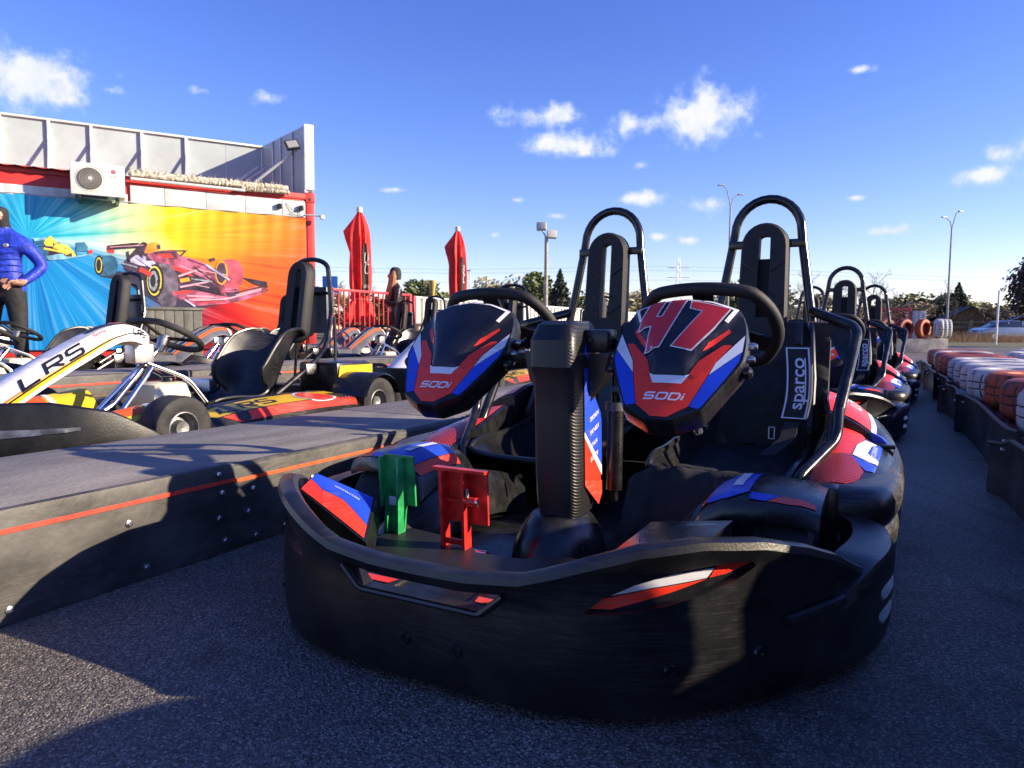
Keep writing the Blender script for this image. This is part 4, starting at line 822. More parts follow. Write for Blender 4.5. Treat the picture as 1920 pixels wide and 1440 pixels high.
def number(root, fa_child, digits):
    """47-style block digits on the hood of one fairing"""
    polys = {'4': [(-.083, .342), (-.050, .344), (-.063, .290), (-.046, .291), (-.033, .345), (.001, .345), (-.014, .283), (-.036, .196), (-.068, .190), (-.066, .262), (-.101, .260)], '7': [(.016, .340), (.104, .322), (.077, .256), (.040, .188), (-.005, .198), (.046, .309), (.016, .318)]}
    sx = .298 - .008; f = fmap(sx); global ORG; ORG = Vector((0, 2, 0))
    for d in digits:
        P = polys[d]; n = len(P); sg = 1 if area2(P) > 0 else -1; big = []
        for i in range(n):
            a = Vector(P[i - 1]); b = Vector(P[i]); c = Vector(P[(i + 1) % n]); d1 = (b - a).normalized(); d2 = (c - b).normalized(); n1 = Vector((d1.y, -d1.x)) * sg; n2 = Vector((d2.y, -d2.x)) * sg
            m_ = (n1 + n2).normalized(); q = b + m_ * .0032 / max(.5, m_.dot(n1)); big.append((q.x, q.y))
        decal('number_outline', big, lambda a, b: f(a, b, .0032), whiteg, fa_child, .012); decal('number_digit', P, lambda a, b: f(a, b, .0044), numred, fa_child, .012)
    ORG = Vector((0, 0, 0))
kart1 = two_seat()
right_fairing = [o for o in kart1.children if o.name.startswith('steering_fairing')][0]
number(kart1, right_fairing, '47')
kart1['label'] = 'black two seat kart with red blue and white stickers, nearest to the camera'
kart1.location = lane(2, 0); kart1.rotation_euler = (0, 0, -YAW)
for (du, dv, ry), lb in (((3.25, .10, -.01), 'black red and blue two seat kart parked second, right behind the front kart'), ((5.72, .24, -.03), 'farthest of the three two seat karts, at the far end of the lane')):
    k = copytree(kart1); k.location = lane(2 + du, dv); k.rotation_euler = (0, 0, -YAW + ry); k['label'] = lb; k['group'] = 'two seat karts in a row'
kart1['group'] = 'two seat karts in a row'
# ------------------------------------------------------------------ single seat rental karts (local x = lane v, y = lane u)
def single(liv, name):
    r = thing('single_seat_kart', 'x', 'kart')
    M_ = dict(lrs=dict(nose=whiteg, top=navyg, stripe=yellowp, stripe2=orangep, pod=yellowp, pod2=redg), grey=dict(nose=greyp, top=navyg, stripe=orangep, stripe2=redg, pod=greyp, pod2=redg))[liv]
    # chassis rails
    for s in (-1, 1): G().tube([(.12 * s, -1.05, .09), (.22 * s, -.6, .09), (.33 * s, -.1, .09), (.30 * s, .75, .09)], .016, 8, .1).out('chassis_rail', tubem, r)
    G().box(-.34, .34, -.95, .12, .06, .075, .004).out('floor_tray', plastic, r)
    # front bumper
    bp = crom([(-.62, -.55, 0), (-.61, -.72, 0), (-.55, -.95, 0), (-.40, -1.14, 0), (-.18, -1.23, 0), (0, -1.245, 0), (.18, -1.23, 0), (.40, -1.14, 0), (.55, -.95, 0), (.61, -.72, 0), (.62, -.55, 0)], 5); rings = []
    for i, p in enumerate(bp):
        t = (bp[min(i + 1, len(bp) - 1)] - bp[max(i - 1, 0)]).normalized(); n = Vector((t.y, -t.x, 0)); e = smooth01((p.y + 1.2) / .62); zt = lerp([-1.3, -1.0, -.8, -.66, -.55], [.285, .285, .238, .155, .09], p.y)
        rings.append([p + n * o + Vector((0, 0, z)) for o, z in ((-.06, .03), (-.01, .025), (.004, .05), (.010, .05 + (zt - .05) * .5), (.0, zt - .008), (-.012, zt), (-.05, zt - .006), (-.06, .06))])
    fb = G().loft(rings).out('front_bumper', plastic, r, 40)
    for s in (-1, 1):
        i0 = 36 if s > 0 else len(bp) - 1 - 36
        P = [bp[i] for i in range(33, 42)]; g = G(); 
        g.loft([[Vector(((p.x + .012) * s, p.y - .012, z)) for z in (.155 + k * .003, .195 - k * .0005)] for k, p in enumerate(P)], closed=False)
        g.out('bumper_slot_trim', steel, fb, 0)
    # nose fairing: arched tongue from the bumper up to the wheel
    cl = crom([(0, -1.17, .16), (0, -1.0, .25), (0, -.8, .375), (0, -.62, .475), (0, -.48, .545), (0, -.38, .56), (0, -.30, .535), (0, -.27, .51)], 6); rings = []; N = len(cl)
    def sec(i, wide=1.):
        t = i / (N - 1); tg = (cl[min(i + 1, N - 1)] - cl[max(i - 1, 0)]).normalized(); up = Vector((0, -tg.z, tg.y)); hw = lerp([0, .3, .6, .85, 1], [.175, .12, .098, .108, .10], t); th = lerp([0, .3, .6, .9, 1], [.055, .072, .072, .078, .058], t); return cl[i], up, hw, th
    for i in range(N):
        p, up, hw, th = sec(i); rings.append([p + Vector((a * hw, 0, 0)) + up * (b * th) for a, b in ((-1, -1), (-.98, -.9), (-.715, -.45), (-.45, 0), (0, .08), (.45, 0), (.715, -.45), (.98, -.9), (1, -1), (.8, -1.02), (-.8, -1.02))])
    nose = G().loft(rings).out('nose_fairing', M_['nose'], r, 40)
    def nf(t, a, d=.003):
        f = t * (N - 1); i = int(min(f, N - 2)); k = f - i; p, up, hw, th = sec(i); p2, up2, hw2, th2 = sec(i + 1); p = p.lerp(p2, k); up = up.lerp(up2, k); hw = hw + (hw2 - hw) * k; th = th + (th2 - th) * k
        aa = abs(a); sg = 1 if a > 0 else -1
        if aa <= 1: return p + Vector((a * .45 * hw, 0, 0)) + up * (.08 * th * (1 - aa) + d)
        k = min(aa - 1, 1); nx_, nz_ = .9 * th, .53 * hw; ln_ = sqrt(nx_ * nx_ + nz_ * nz_)
        return p + Vector((sg * (.45 + .53 * k) * hw + sg * d * nx_ / ln_, 0, 0)) + up * (-.9 * th * k + d * nz_ / ln_)
    for s in (-1, 1):
        fl = s > 0
        if liv == 'lrs':
            decal('stripe', [(.02, s * 1.95), (.20, s * 1.95), (.40, s * 1.90), (.66, s * 1.75), (.62, s * 1.70), (.36, s * 1.66), (.02, s * 1.62)], lambda a, b: nf(a, b, .002), M_['stripe'], nose, .05, flip=fl)
            decal('stripe', [(.0, s * 1.58), (.18, s * 1.58), (.62, s * 1.66), (.36, s * 1.62), (.02, s * 1.66)], lambda a, b: nf(a, b, .003), M_['stripe2'], nose, .05, flip=fl)
            decal('stripe', [(.02, s * 1.70), (.30, s * 1.72), (.62, s * 1.72), (.92, s * 1.25), (.92, s * 1.30), (.62, s * 1.79), (.30, s * 1.79), (.02, s * 1.77)], lambda a, b: nf(a, b, .004), navyg, nose, .05, flip=fl)
            if s > 0:
                word('lettering', 'LRS', .052, .066, .024, .0125, lambda a, b: nf(.33 + a / 1.25, 1.38 - b / .10, .004), navyg, nose, .35); word('lettering', 'LRS', .036, .036, .013, .008, lambda a, b: nf(.80 + a / 1.25, 1.40 - b / .09, .004), navyg, nose, .3)
                text('lettering', 'Smly', .30, lambda a, b: nf(.53 + a * .12, 1.15 - b * .9, .005), numred, nose, .3)
        else:
            decal('stripe', [(.10, s * 1.0), (.35, s * 1.02), (.62, s * 1.15), (.86, s * 1.1), (.86, s * 1.4), (.62, s * 1.5), (.35, s * 1.3)], lambda a, b: nf(a, b, .002), M_['stripe'], nose, .05, flip=fl)
            decal('stripe', [(.08, s * .55), (.5, s * .62), (.8, s * .7), (.8, s * .9), (.5, s * .85), (.08, s * .75)], lambda a, b: nf(a, b, .003), whiteg, nose, .05, flip=fl)
            decal('side_plate', [(.80, s * 1.05), (1.0, s * 1.0), (1.0, s * 1.9), (.86, s * 1.9)], lambda a, b: nf(a, b, .006), whiteg, nose, .05, flip=fl)
    decal('top_panel', [(.50, -.55), (.62, -.92), (.97, -.92), (1., 0), (.97, .92), (.62, .92), (.50, .55)], lambda a, b: nf(a, b, .003), M_['top'], nose, .05, flip=True)
    if liv == 'lrs':
        for poly in ([(.62, .10), (.62, .42), (.93, .70), (.93, .35)], [(.86, -.35), (.93, -.35), (.93, .35), (.86, .20)], [(.64, -.45), (.64, -.15), (.90, -.40), (.90, -.70)]): decal('number_digit', poly, lambda a, b: nf(a, b, .005), numred, nose, .05, flip=True)
    else: decal('nose_sticker', [(.05, -.5), (.45, -.45), (.45, .45), (.05, .5)], lambda a, b: nf(a, b, .002), navyg, nose, .05, flip=True)
    # steering: wheel, hub, column, struts
    WC = Vector((0, -.15, .515)); WN = Vector((0, .46, .89)).normalized(); WT = Vector((0, -WN.z, WN.y)); pts = []
    for k in range(44):
        a = 2 * pi * k / 44; x, y = .17 * cos(a), .17 * sin(a)
        if y > .13: y = .13 + (y - .13) * .3
        pts.append(WC + Vector((x, 0, 0)) + WT * y)
    sw = G().tube(pts, .0155, 10, closed=True).out('steering_wheel', foam, r)
    for a in (90, 205, 335):
        a = radians(a); G().loft([[WC + Vector((cos(a) * q - sin(a) * e, 0, 0)) + WT * (sin(a) * q + cos(a) * e) * (.85 if a < 2 else 1) + WN * (f - .02 * (1 - q / .16)) for e, f in ((-.016, -.003), (.016, -.003), (.016, .003), (-.016, .003))] for q in (.01, .16)]).out('spoke', plastic_smooth, sw)
    G().tube([WC - WN * .09, WC - WN * .01], [.018, .03], 12).out('hub', steel, sw)
    G().tube([WC - WN * .06, Vector((0, -.42, .20)), Vector((0, -.6, .1))], .012, 10).out('steering_column', chrome, r)
    for s in (-1, 1):
        G().tube([(.045 * s, -.26, .36), (.10 * s, -.52, .09)], .012, 10).out('column_strut', chrome, r); G().tube([(.04 * s, -.28, .38), (.09 * s, -.10, .30), (.15 * s, .02, .10)], .010, 10, .05).out('column_strut', chrome, r)
    G().box(-.04, .04, -.34, -.24, .38, .47, .01).out('column_bracket', silver, r)
    # fuel tank
    rings = []
    for z, k in ((.085, .92), (.10, 1), (.22, 1.0), (.275, .86), (.285, .7)): rings.append([Vector((.10 * k * a, -.18 + .10 * k * b, z)) for a, b in ((-1, -.8), (-.8, -1), (.8, -1), (1, -.8), (1, .8), (.8, 1), (-.8, 1), (-1, .8))])
    tk = G().loft(rings).out('fuel_tank', tankm, r, 40); G().lathe([(0, .31), (.028, .31), (.03, .305), (.03, .28)], 16, Matrix.Translation((.02, -.16, 0))).out('cap', plastic_smooth, tk)
    # pedals
    for s, mm, nm in ((-1, greenp, 'throttle_pedal'), (1, redp, 'brake_pedal')):
        g = G(); c = .17 * s
        g.tube([(c - .05, -.62, .09), (c - .05, -.78, .21), (c - .03, -.83, .235), (c + .03, -.83, .235), (c + .05, -.78, .21), (c + .05, -.62, .09)], .0085, 8, .03); g.tube([(c - .05, -.73, .175), (c + .05, -.73, .175)], .0075, 8); g.out(nm, mm, r)
    # seat
    prof = crom([(0, -.02, .165), (0, .08, .135), (0, .25, .085), (0, .38, .10), (0, .47, .20), (0, .54, .36), (0, .60, .47), (0, .63, .50)], 4); rings = []
    for i, p in enumerate(prof):
        t = i / (len(prof) - 1); tg = (prof[min(i + 1, len(prof) - 1)] - prof[max(i - 1, 0)]).normalized(); nn = Vector((0, -tg.z, tg.y)); hw = lerp([0, .2, .5, .75, 1], [.185, .20, .20, .205, .165], t); sh = lerp([0, .1, .35, .6, .8, .95, 1], [.02, .05, .13, .24, .17, .05, .02], t)
        rings.append([p + Vector((hw * q * (1 - .04 * q * q), 0, 0)) + nn * sh * abs(q) ** 3 for q in [-1 + k / 7 for k in range(15)]])
    st = G().loft(rings, closed=False).out('seat', seatmat, r, 60); G().tube([q[0] for q in rings] + rings[-1][1:-1] + [q[-1] for q in rings[::-1]] + rings[0][-2:0:-1], .010, 8, closed=True).out('seat_rim', seatmat, st)
    for s in (-1, 1): G().lathe([(0, .006), (.008, .006), (.012, 0)], 12, Matrix.Translation(rings[18][3 if s < 0 else 11]) @ Matrix.Rotation(-pi / 3, 4, 'X')).out('bolt', silver, st)
    # hoop with two legs each side and headrest
    for s in (-1, 1):
        G().tube([(.245 * s, .18, .12), (.235 * s, .62, .36), (.21 * s, .74, .45), (.165 * s, .84, .66), (.14 * s, .84, .90)], .0145, 10, .05).out('hoop_leg', tubem, r); G().tube([(.15 * s, .88, .62), (.17 * s, .86, .20)], .009, 8).out('hoop_brace', tubem, r)
        G().box(.237 * s - .022, .237 * s + .022, .53, .61, .29, .35, .008).out('hoop_clamp', steel, r)
    arc = [(-.14 * cos(a), .84, .90 + .065 * sin(a)) for a in [pi * k / 12 for k in range(13)]]; G().tube(arc, .0145, 10).out('hoop_top', tubem, r)
    G().tube([(-.155, .84, .76), (.155, .84, .76)], .009, 8).out('hoop_crossbar', tubem, r)
    outer = [(.085 * cos(a), .86 + .085 * sin(a)) for a in [pi * k / 10 for k in range(11)]] + [(-.085 * cos(a), .53 - .07 * sin(a)) for a in [pi * k / 8 for k in range(9)]]
    inner = [(.022 * cos(a), .88 + .022 * sin(a)) for a in [pi * k / 10 for k in range(11)]] + [(-.022 * cos(a), .56 - .022 * sin(a)) for a in [pi * k / 8 for k in range(9)]]
    y0, y1 = .70, .77
    def rg(pl, y, k=1.): return [Vector((a * k, y + (b - .7) * .16, b)) for a, b in pl]
    hd = G().loft([rg(inner, y1), rg(inner, y0 + .012), rg(outer, y0, .86), rg(outer, y0 + .014, .98), rg(outer, y1 - .01), rg(outer, y1, .95), rg(inner, y1)], caps=False).out('headrest', foam, r, 40)
    G().box(-.03, .03, y1 + .01, y1 + .02, .50, .80, .003).out('slot_back', foam, hd)
    G().box(-.11, .11, .855, .875, .52, .80, .006).out('rear_number_plate', greyp, r)
    # side pods
    for s in (-1, 1):
        rings = []; ys = [-.40, -.34, -.2, .0, .25, .48, .58, .62]
        for y, a, zt in zip(ys, (.47, .55, .61, .635, .645, .64, .60, .55), (.10, .15, .185, .20, .205, .20, .18, .14)): rings.append([Vector((s * x, y, z)) for x, z in ((.36, .05), (a - .02, .045), (a, .08), (a + .002, zt - .05), (a - .03, zt - .008), (.38, zt + .012), (.36, zt))])
        g = G().loft(rings)
        if s < 0: g.f = [f[::-1] for f in g.f]
        pd = g.out('side_pod', plastic_worn, r, 35)
        def pf(y, b, d=.002):
            a = lerp(ys, (.47, .55, .61, .635, .645, .64, .60, .55), y); zt = lerp(ys, (.10, .15, .185, .20, .205, .20, .18, .14), y)
            if b <= 1: return Vector((s * (a - .03 + (.38 - a + .03) * (1 - b)), y, zt - .008 + .020 * (1 - b) + d))
            k = b - 1; return Vector((s * (a - .03 + .032 * k + d), y, zt - .008 - .042 * k + d * .5))
        decal('pod_sticker', [(-.33, .25), (.52, .20), (.56, .97), (-.30, .97)], pf, M_['pod'], pd, .08, flip=(s > 0)); decal('pod_sticker', [(-.28, 1.02), (.56, 1.02), (.52, 1.95), (-.22, 1.95)], pf, M_['pod2'], pd, .08, flip=(s > 0))
        if liv == 'lrs':
            word('lettering', 'LRS', .075, .075, .028, .016, lambda a, b: pf(-.12 + a, .60 - b / .20, .004), navyg, pd, .3)
            ell = [(.28 + .10 * cos(q), .75 + .55 * sin(q)) for q in [2 * pi * k / 18 for k in range(18)]]; decal('pod_badge', ell, lambda a, b: pf(a, b, .004), whiteg, pd, .04, flip=(s > 0)); decal('pod_badge', [(.28 + .088 * cos(q), .75 + .47 * sin(q)) for q in [2 * pi * k / 18 for k in range(18)]], lambda a, b: pf(a, b, .006), redg, pd, .04, flip=(s > 0))
            for k in range(3): decal('pod_flame', [(.40 + k * .05, .55), (.44 + k * .05, .55), (.43 + k * .05, 1.3), (.415 + k * .05, 1.0), (.395 + k * .05, 1.3)], lambda a, b: pf(a, b, .004), navyg, pd, .05, flip=(s > 0))
        else:
            for k in range(5): decal('pod_stripe', [(.02 + k * .045, .3), (.045 + k * .045, .3), (.075 + k * .045, 1.9), (.05 + k * .045, 1.9)], lambda a, b: pf(a, b, .004), M_['stripe2'], pd, .08, flip=(s > 0))
            for k in range(3): decal('pod_badge', [(-.22 + .06 * k + .022 * cos(q), .6 + .2 * sin(q)) for q in [2 * pi * j / 12 for j in range(12)]], lambda a, b: pf(a, b, .005), whiteg, pd, .08, flip=(s > 0))
        # front panels flanking the pedals
        g = G(); n = 8
        def qf(a, b, d=0): return Vector((s * (.24 + .22 * a), -.74 + .40 * b, .10 + .10 * sin(pi * a * .8) + .05 * b + d))
        g.loft([[qf(i / n, j / n) for i in range(n + 1)] for j in range(n + 1)], closed=False); fp = g.out('front_panel', M_['pod'], r, 60)
        decal('panel_stripe', [(.15, .1), (.9, .1), (.9, .45), (.15, .5)], lambda a, b: qf(a, b, .003), M_['stripe2'], fp, .1, flip=(s < 0)); decal('panel_stripe', [(.2, .52), (.9, .47), (.9, .53), (.2, .58)], lambda a, b: qf(a, b, .003), whiteg, fp, .1, flip=(s < 0))
        # wheels and rear fender
        for yw, vw, R_, W_ in ((-.50, .53, .135, .13), (.72, .53, .14, .20)):
            M = Matrix.Translation((vw * s, yw, R_)) @ Matrix.Rotation(pi / 2 * s, 4, 'Y')
            wh = G().lathe([(.068, -W_ * .40), (.09, -W_ * .5), (R_ - .022, -W_ * .5), (R_ - .006, -W_ * .44), (R_, -W_ * .33), (R_, W_ * .33), (R_ - .006, W_ * .44), (R_ - .022, W_ * .5), (.09, W_ * .48), (.068, W_ * .40)], 30, M).out('wheel', rubber, r); G().lathe([(.0, W_ * .30), (.03, W_ * .34), (.035, W_ * .1), (.055, W_ * .05), (.066, W_ * .42), (.072, W_ * .40), (.07, -W_ * .3), (0, -W_ * .3)], 20, M).out('rim', rimm, wh)
        rings = [[Vector((s * x, .72 + rr * cos(a), .14 + rr * sin(a))) for x, rr in ((.40, .165), (.635, .165), (.65, .155), (.635, .157), (.40, .157))] for a in [radians(15 + 150 * k / 12) for k in range(13)]]
        g = G().loft(rings); 
        if s < 0: g.f = [f[::-1] for f in g.f]
        g.out('rear_fender', plastic_smooth, r, 40)
    G().box(-.50, -.26, .30, .60, .08, .26, .02).out('engine', steel, r)
    ec = G().box(.10, .40, .62, .92, .12, .36, .03).out('engine_cover', plastic_smooth, r); decal('cover_sticker', [(.62, .24), (.92, .24), (.92, .34), (.64, .34)], lambda a, b: Vector((.4025, a, b)), M_['pod'], ec, .2)
    rc = crom([(-.62, .86, 0), (-.55, .97, 0), (-.3, 1.0, 0), (0, 1.01, 0), (.3, 1.0, 0), (.55, .97, 0), (.62, .86, 0)], 4)
    G().loft([[p + Vector((0, a, b)) for a, b in ((0, .04), (.02, .06), (.022, .13), (0, .19), (-.04, .18), (-.04, .06))] for p in rc]).out('rear_bumper', plastic_worn, r, 35)
    return r
lrs = single('lrs', 'lrs'); grey = single('grey', 'grey')
def putk(proto, first, u, v, label, ry=0.):
    k = proto if first else copytree(proto); k.location = lane(u, v, .10); k.rotation_euler = (0, 0, -YAW + ry); k['label'] = label; k['group'] = 'single seat rental karts'; return k
putk(lrs, True, 2.40, -2.40, 'white and yellow nosed single seat kart with red number, behind the platform strip')
putk(lrs, False, 5.05, -2.42, 'second white and yellow single seat kart, behind the left fairing of the front kart')
putk(lrs, False, 7.5, -2.45, 'third white and yellow single seat kart, farthest along its lane')
putk(grey, True, 2.60, -4.45, 'grey and orange kart whose headrest stands before the blue part of the banner')
putk(grey, False, 4.65, -4.50, 'grey and orange kart with white plate before the red part of the banner')
putk(grey, False, 6.75, -4.45, 'grey and orange single seat kart parked in front of the red railing')
putk(grey, False, 3.45, -5.75, 'grey and orange single seat kart at the feet of the man in blue')
putk(grey, False, 5.6, -5.8, 'grey and red kart in the back lane below the race car on the banner')
putk(grey, False, 7.8, -5.7, 'grey and red kart in the back lane right in front of the folded parasol')
putk(grey, False, 1.2, -5.75, 'grey and red kart in the back lane at the left edge of the photo')
putk(lrs, False, 9.9, -2.5, 'last white and yellow kart of its lane, far behind the centre column')
putk(grey, False, 9.0, -4.5, 'grey and orange single seat kart in front of the white corrugated fence')
putk(grey, False, 11.4, -4.2, 'small distant single seat kart near the end of the white fence')
# ------------------------------------------------------------------ container building with parapet (local x along the wall, y into the building)
BL = Vector((-2.90, 10.4, 0)); BR = radians(30)
whitew = mat('white_cladding', (.52, .56, .55), .5, var=.08, vscale=3)
greyw = mat('parapet_sheet', (.37, .425, .43), .45, var=.06, vscale=2)
redw = mat('red_container_paint', (.46, .028, .022), .45, var=.12, vscale=3)
framew = mat('galvanised_frame', (.62, .63, .64), .4, .2, var=.1)
b = thing('container_building', 'red container building with white cladding and a tall grey parapet on its roof', 'building', BL, BR)
G().box(-6.2, 0, 0, 2.44, 0, 2.50, .01).out('container_body', redw, b)
G().box(-.10, .012, -.012, .09, 0, 2.55, .006).out('corner_post', redw, b); G().box(-6.2, .012, -.02, .08, 2.50, 2.58, .006).out('top_rail', redw, b)
cst = G().box(-.115, .016, -.024, .09, 2.46, 2.6, .006).out('corner_casting', redw, b)
G().prism([(-.075 + .018 * cos(a), 2.50 + .028 * sin(a)) for a in [2 * pi * k / 12 for k in range(12)]], lambda a, c, d: Vector((a + .01, -.0245 - d, c)), 0, .001).out('casting_hole', plastic, cst)
xs = [-2.35, -1.95, -1.45, -.95, -.45, -.13]
for i in range(len(xs) - 1): G().box(xs[i] + .003, xs[i + 1] - .003, -.03, 0, 2.235, 2.465, .004).out('cladding_panel', whitew, b)
n = 50; G().loft([[Vector((-6.0 + 3.55 * k / n * 1.02, -.03 - (.012 if k % 2 else 0), z)) for z in (2.20, 2.345)] for k in range(n + 1)], closed=False).out('corrugated_panel', whitew, b, 0)
n = 36; G().loft([[Vector((-6.2 + 3.3 * k / n, y, 2.545 + (.018 if k % 2 else 0) + (.0 if y < 0 else .03))) for y in (-.13, .4)] for k in range(n + 1)], closed=False).out('corrugated_roof_edge', mat('brown_roof_edge', (.06, .03, .025), .7, var=.3), b, 0)
xs = [-6.1, -5.5, -4.9, -4.4, -3.84, -3.28, -2.767, -2.12, -1.521, -.95, -.41]
for i in range(len(xs) - 1): G().box(xs[i] + .002, xs[i + 1] - .002, 1.60, 1.62, 2.5, 3.53, 0).out('parapet_panel', greyw, b, 0)
for i in range(1, 9): 
    x = xs[i]; G().box(x - .02, x + .02, 1.555, 1.60, 2.5, 3.54, .003).out('parapet_post', framew, b); G().loft([[Vector((x + a, y + c, z)) for a, c in ((-.015, -.015), (.015, -.015), (.015, .015), (-.015, .015))] for y, z in ((1.57, 3.28), (1.05, 2.5))]).out('parapet_brace', framew, b)
G().box(-6.1, -.40, 1.56, 1.64, 3.53, 3.56, .003).out('parapet_cap', whitew, b)
ra, rb = Vector((-.41, 1.60, 0)), Vector((-.105, .0, 0)); rn = Vector((1.6, .305, 0)).normalized()
for k in range(4):
    p, q = ra.lerp(rb, [0, .30, .48, .74][k]), ra.lerp(rb, [.30, .48, .74, 1][k]); e = (q - p).normalized() * .003
    G().loft([[w_ + Vector((0, 0, z)) for w_ in (p + e, q - e, q - e + rn * .03, p + e + rn * .03)] for z in (2.6, 3.55)]).out('parapet_return_panel', greyw, b, 0)
    G().tube([q - rn * .015 + Vector((0, 0, 2.6)), q - rn * .015 + Vector((0, 0, 3.54))], .014, 8).out('return_post', framew, b)
G().box(-.125, .012, -.02, .01, 2.64, 3.565, .004).out('parapet_end_flange', whitew, b); G().box(-.12, .0, .012, .2, 2.62, 3.56, .004).out('parapet_end_box', whitew, b)
G().tube([(-1.0, .55, 2.52), (-.20, .10, 3.22)], .022, 10).out('boom', whitew, b)
for dx in (0, .12): G().tube([(-1.25 + dx, 1.0, 2.55), (-.55 + dx * .9, 1.05, 3.12)], .016, 8).out('parapet_strut', framew, b)
fl = thing('floodlight', 'black floodlight on the white boom at the parapet corner', 'floodlight', BL + Matrix.Rotation(BR, 3, 'Z') @ Vector((-.26, .08, 3.16)), BR)
M = Matrix.Translation((-.02, -.03, .10)) @ Matrix.Rotation(radians(-25), 4, 'X') @ Matrix.Rotation(radians(-18), 4, 'Y')
G().box(-.10, .10, -.025, .025, -.075, .075, .012, M).out('housing', plastic_smooth, fl); G().box(-.08, .08, -.028, -.0255, -.055, .055, 0, M).out('glass', mat('lamp_glass', (.25, .25, .25), .15), fl); G().tube([(0, 0, -.04), (-.01, -.02, .03), (-.02, -.03, .08)], .012, 8).out('bracket', plastic_smooth, fl)
# bristle mats along the roof edge
br = thing('bristle_mat_bundle', 'long rolls of pale bristle matting lying along the roof edge', 'mat roll', BL + Matrix.Rotation(BR, 3, 'Z') @ Vector((-1.36, -.02, 2.58)), BR)
bristle = mat('pale_bristle', (.40, .36, .27), .9, var=.4, vscale=30, bump=.5, bscale=60)
random.seed(8)
for z0, y0, x0, x1, rr in ((.05, .02, -1.0, 1.0, .045), (.015, -.05, -.98, .55, .035), (-.02, -.07, .35, 1.0, .035)):
    g = G(); n = 90; rings = []
    for k in range(n + 1):
        x = x0 + (x1 - x0) * k / n; q = rr * (1 + .25 * mnoise.noise(Vector((k * .9, z0 * 40, 0))) - (.22 if k % 3 == 0 else 0)); rings.append([Vector((x, y0 + q * cos(a), z0 + .01 * mnoise.noise(Vector((x * 3, 1, z0))) + q * sin(a))) for a in [2 * pi * j / 9 for j in range(9)]])
    g.loft(rings).out('bristle_roll', bristle, br, 60)
g = G()
for k in range(60):
    x = random.uniform(-1, .95); g.tube([(x, .02, .07), (x + random.uniform(-.02, .02), random.uniform(0, .05), .105 + random.random() * .03)], .0035, 4)
tag(g.out('loose_bristles', bristle, br, 0), kind='stuff')
G().tube([(-.98, -.09, -.045), (.4, -.09, -.055)], .02, 8).out('batten', whitew, br)
# rope that holds the banner, outlet boxes
rp2 = G(); rp2.tube([(-6.0, -.05, 2.235)] + [(-5.8 + .29 * k, -.05, 2.25 - .012 * (k % 2)) for k in range(20)] + [(-.14, -.05, 2.26)], .005, 6); tag(rp2.out('banner_rope', whitew, b), None)
for x in (-.52, -.22): G().box(x, x + .06, -.09, -.03, 2.33, 2.40, .008).out('junction_box', plastic_smooth, b)
G().tube([(-.40, -.04, 2.42), (-.30, -.06, 2.30), (-.22, -.05, 2.34), (-.2, -.05, 2.24), (-.36, -.05, 2.28)], .004, 6, .05).out('cable', plastic_smooth, b)
G().tube([(-.16, -.06, 2.27), (.06, -.16, 2.26)], .012, 8).out('lamp_arm', whitew, b); G().box(.05, .11, -.19, -.13, 2.215, 2.275, .01).out('wall_lamp', whitepl, b)
# air conditioner
ac = thing('air_conditioner', 'white outdoor air conditioner unit with round fan mounted on the container wall', 'air conditioner', BL + Matrix.Rotation(BR, 3, 'Z') @ Vector((-2.70, -.45, 2.23)), BR)
G().box(-.285, .285, 0, .30, 0, .38, .014).out('case', mat('ac_white', (.64, .62, .57), .45, var=.04), ac)
G().lathe([(.128, 0), (.135, -.006), (.145, -.006), (.150, .002)], 36, Matrix.Translation((-.085, -.002, .195)) @ Matrix.Rotation(pi / 2, 4, 'X')).out('fan_ring', greyp, ac)
fan = G().lathe([(0, .004), (.128, .004)], 30, Matrix.Translation((-.085, -.006, .195)) @ Matrix.Rotation(pi / 2, 4, 'X')).out('fan_opening', mat('dark_grille', (.05, .048, .045), .6), ac)
g = G()
for k in range(30):
    a0 = 2 * pi * k / 30; g.tube([(-.085 + q * cos(a0 + 1.1 * q / .13), -.013, .195 + q * sin(a0 + 1.1 * q / .13)) for q in (.02, .05, .08, .105, .128)], .0024, 4)
for q in (.05, .08, .105): g.tube([(-.085 + q * cos(2 * pi * k / 32), -.012, .195 + q * sin(2 * pi * k / 32)) for k in range(32)], .002, 4, closed=True)
g.out('fan_grille', mat('grille_wire', (.32, .31, .28), .5), fan); G().lathe([(0, .018), (.018, .018), (.022, .012), (.022, 0)], 16, Matrix.Translation((-.085, -.004, .195)) @ Matrix.Rotation(pi / 2, 4, 'X')).out('fan_cap', whitepl, fan)
af = lambda cx, cz, d: (lambda a, c: Vector((cx + a, -.0015 - d, cz + c)))
decal('logo_disc', [(.026 * cos(2 * pi * k / 24), .026 * sin(2 * pi * k / 24)) for k in range(24)], af(.165, .30, .001), mat('logo_red', (.40, .01, .05), .4), ac, 1)
lf = af(.165, .30, .003)
gg = G(); gg.tube([lf(.017 * cos(a), .017 * sin(a)) for a in [radians(20 + 290 * k / 16) for k in range(17)]], .0016, 4); gg.tube([lf(-.003, .009), lf(-.003, -.008), lf(.004, -.008)], .0016, 4); gg.tube([lf(.006, 0), lf(.017, 0)], .0016, 4); gg.out('logo_face', whitepl, ac)
text('brand_letters', 'LG', .044, af(.165, .235, .002), mat('letter_grey', (.13, .13, .13), .5), ac, 0, 1.1); text('brand_letters', 'INVERTER V', .016, af(.165, .165, .002), MATS['letter_grey'], ac)
for x in (-.2, .2): G().box(x - .02, x + .02, .0, .46, -.05, -.002, .003).out('bracket', plastic, ac)
G().box(-.24, .1, .05, .28, -.03, -.003, .002).out('drip_tray', plastic, ac)
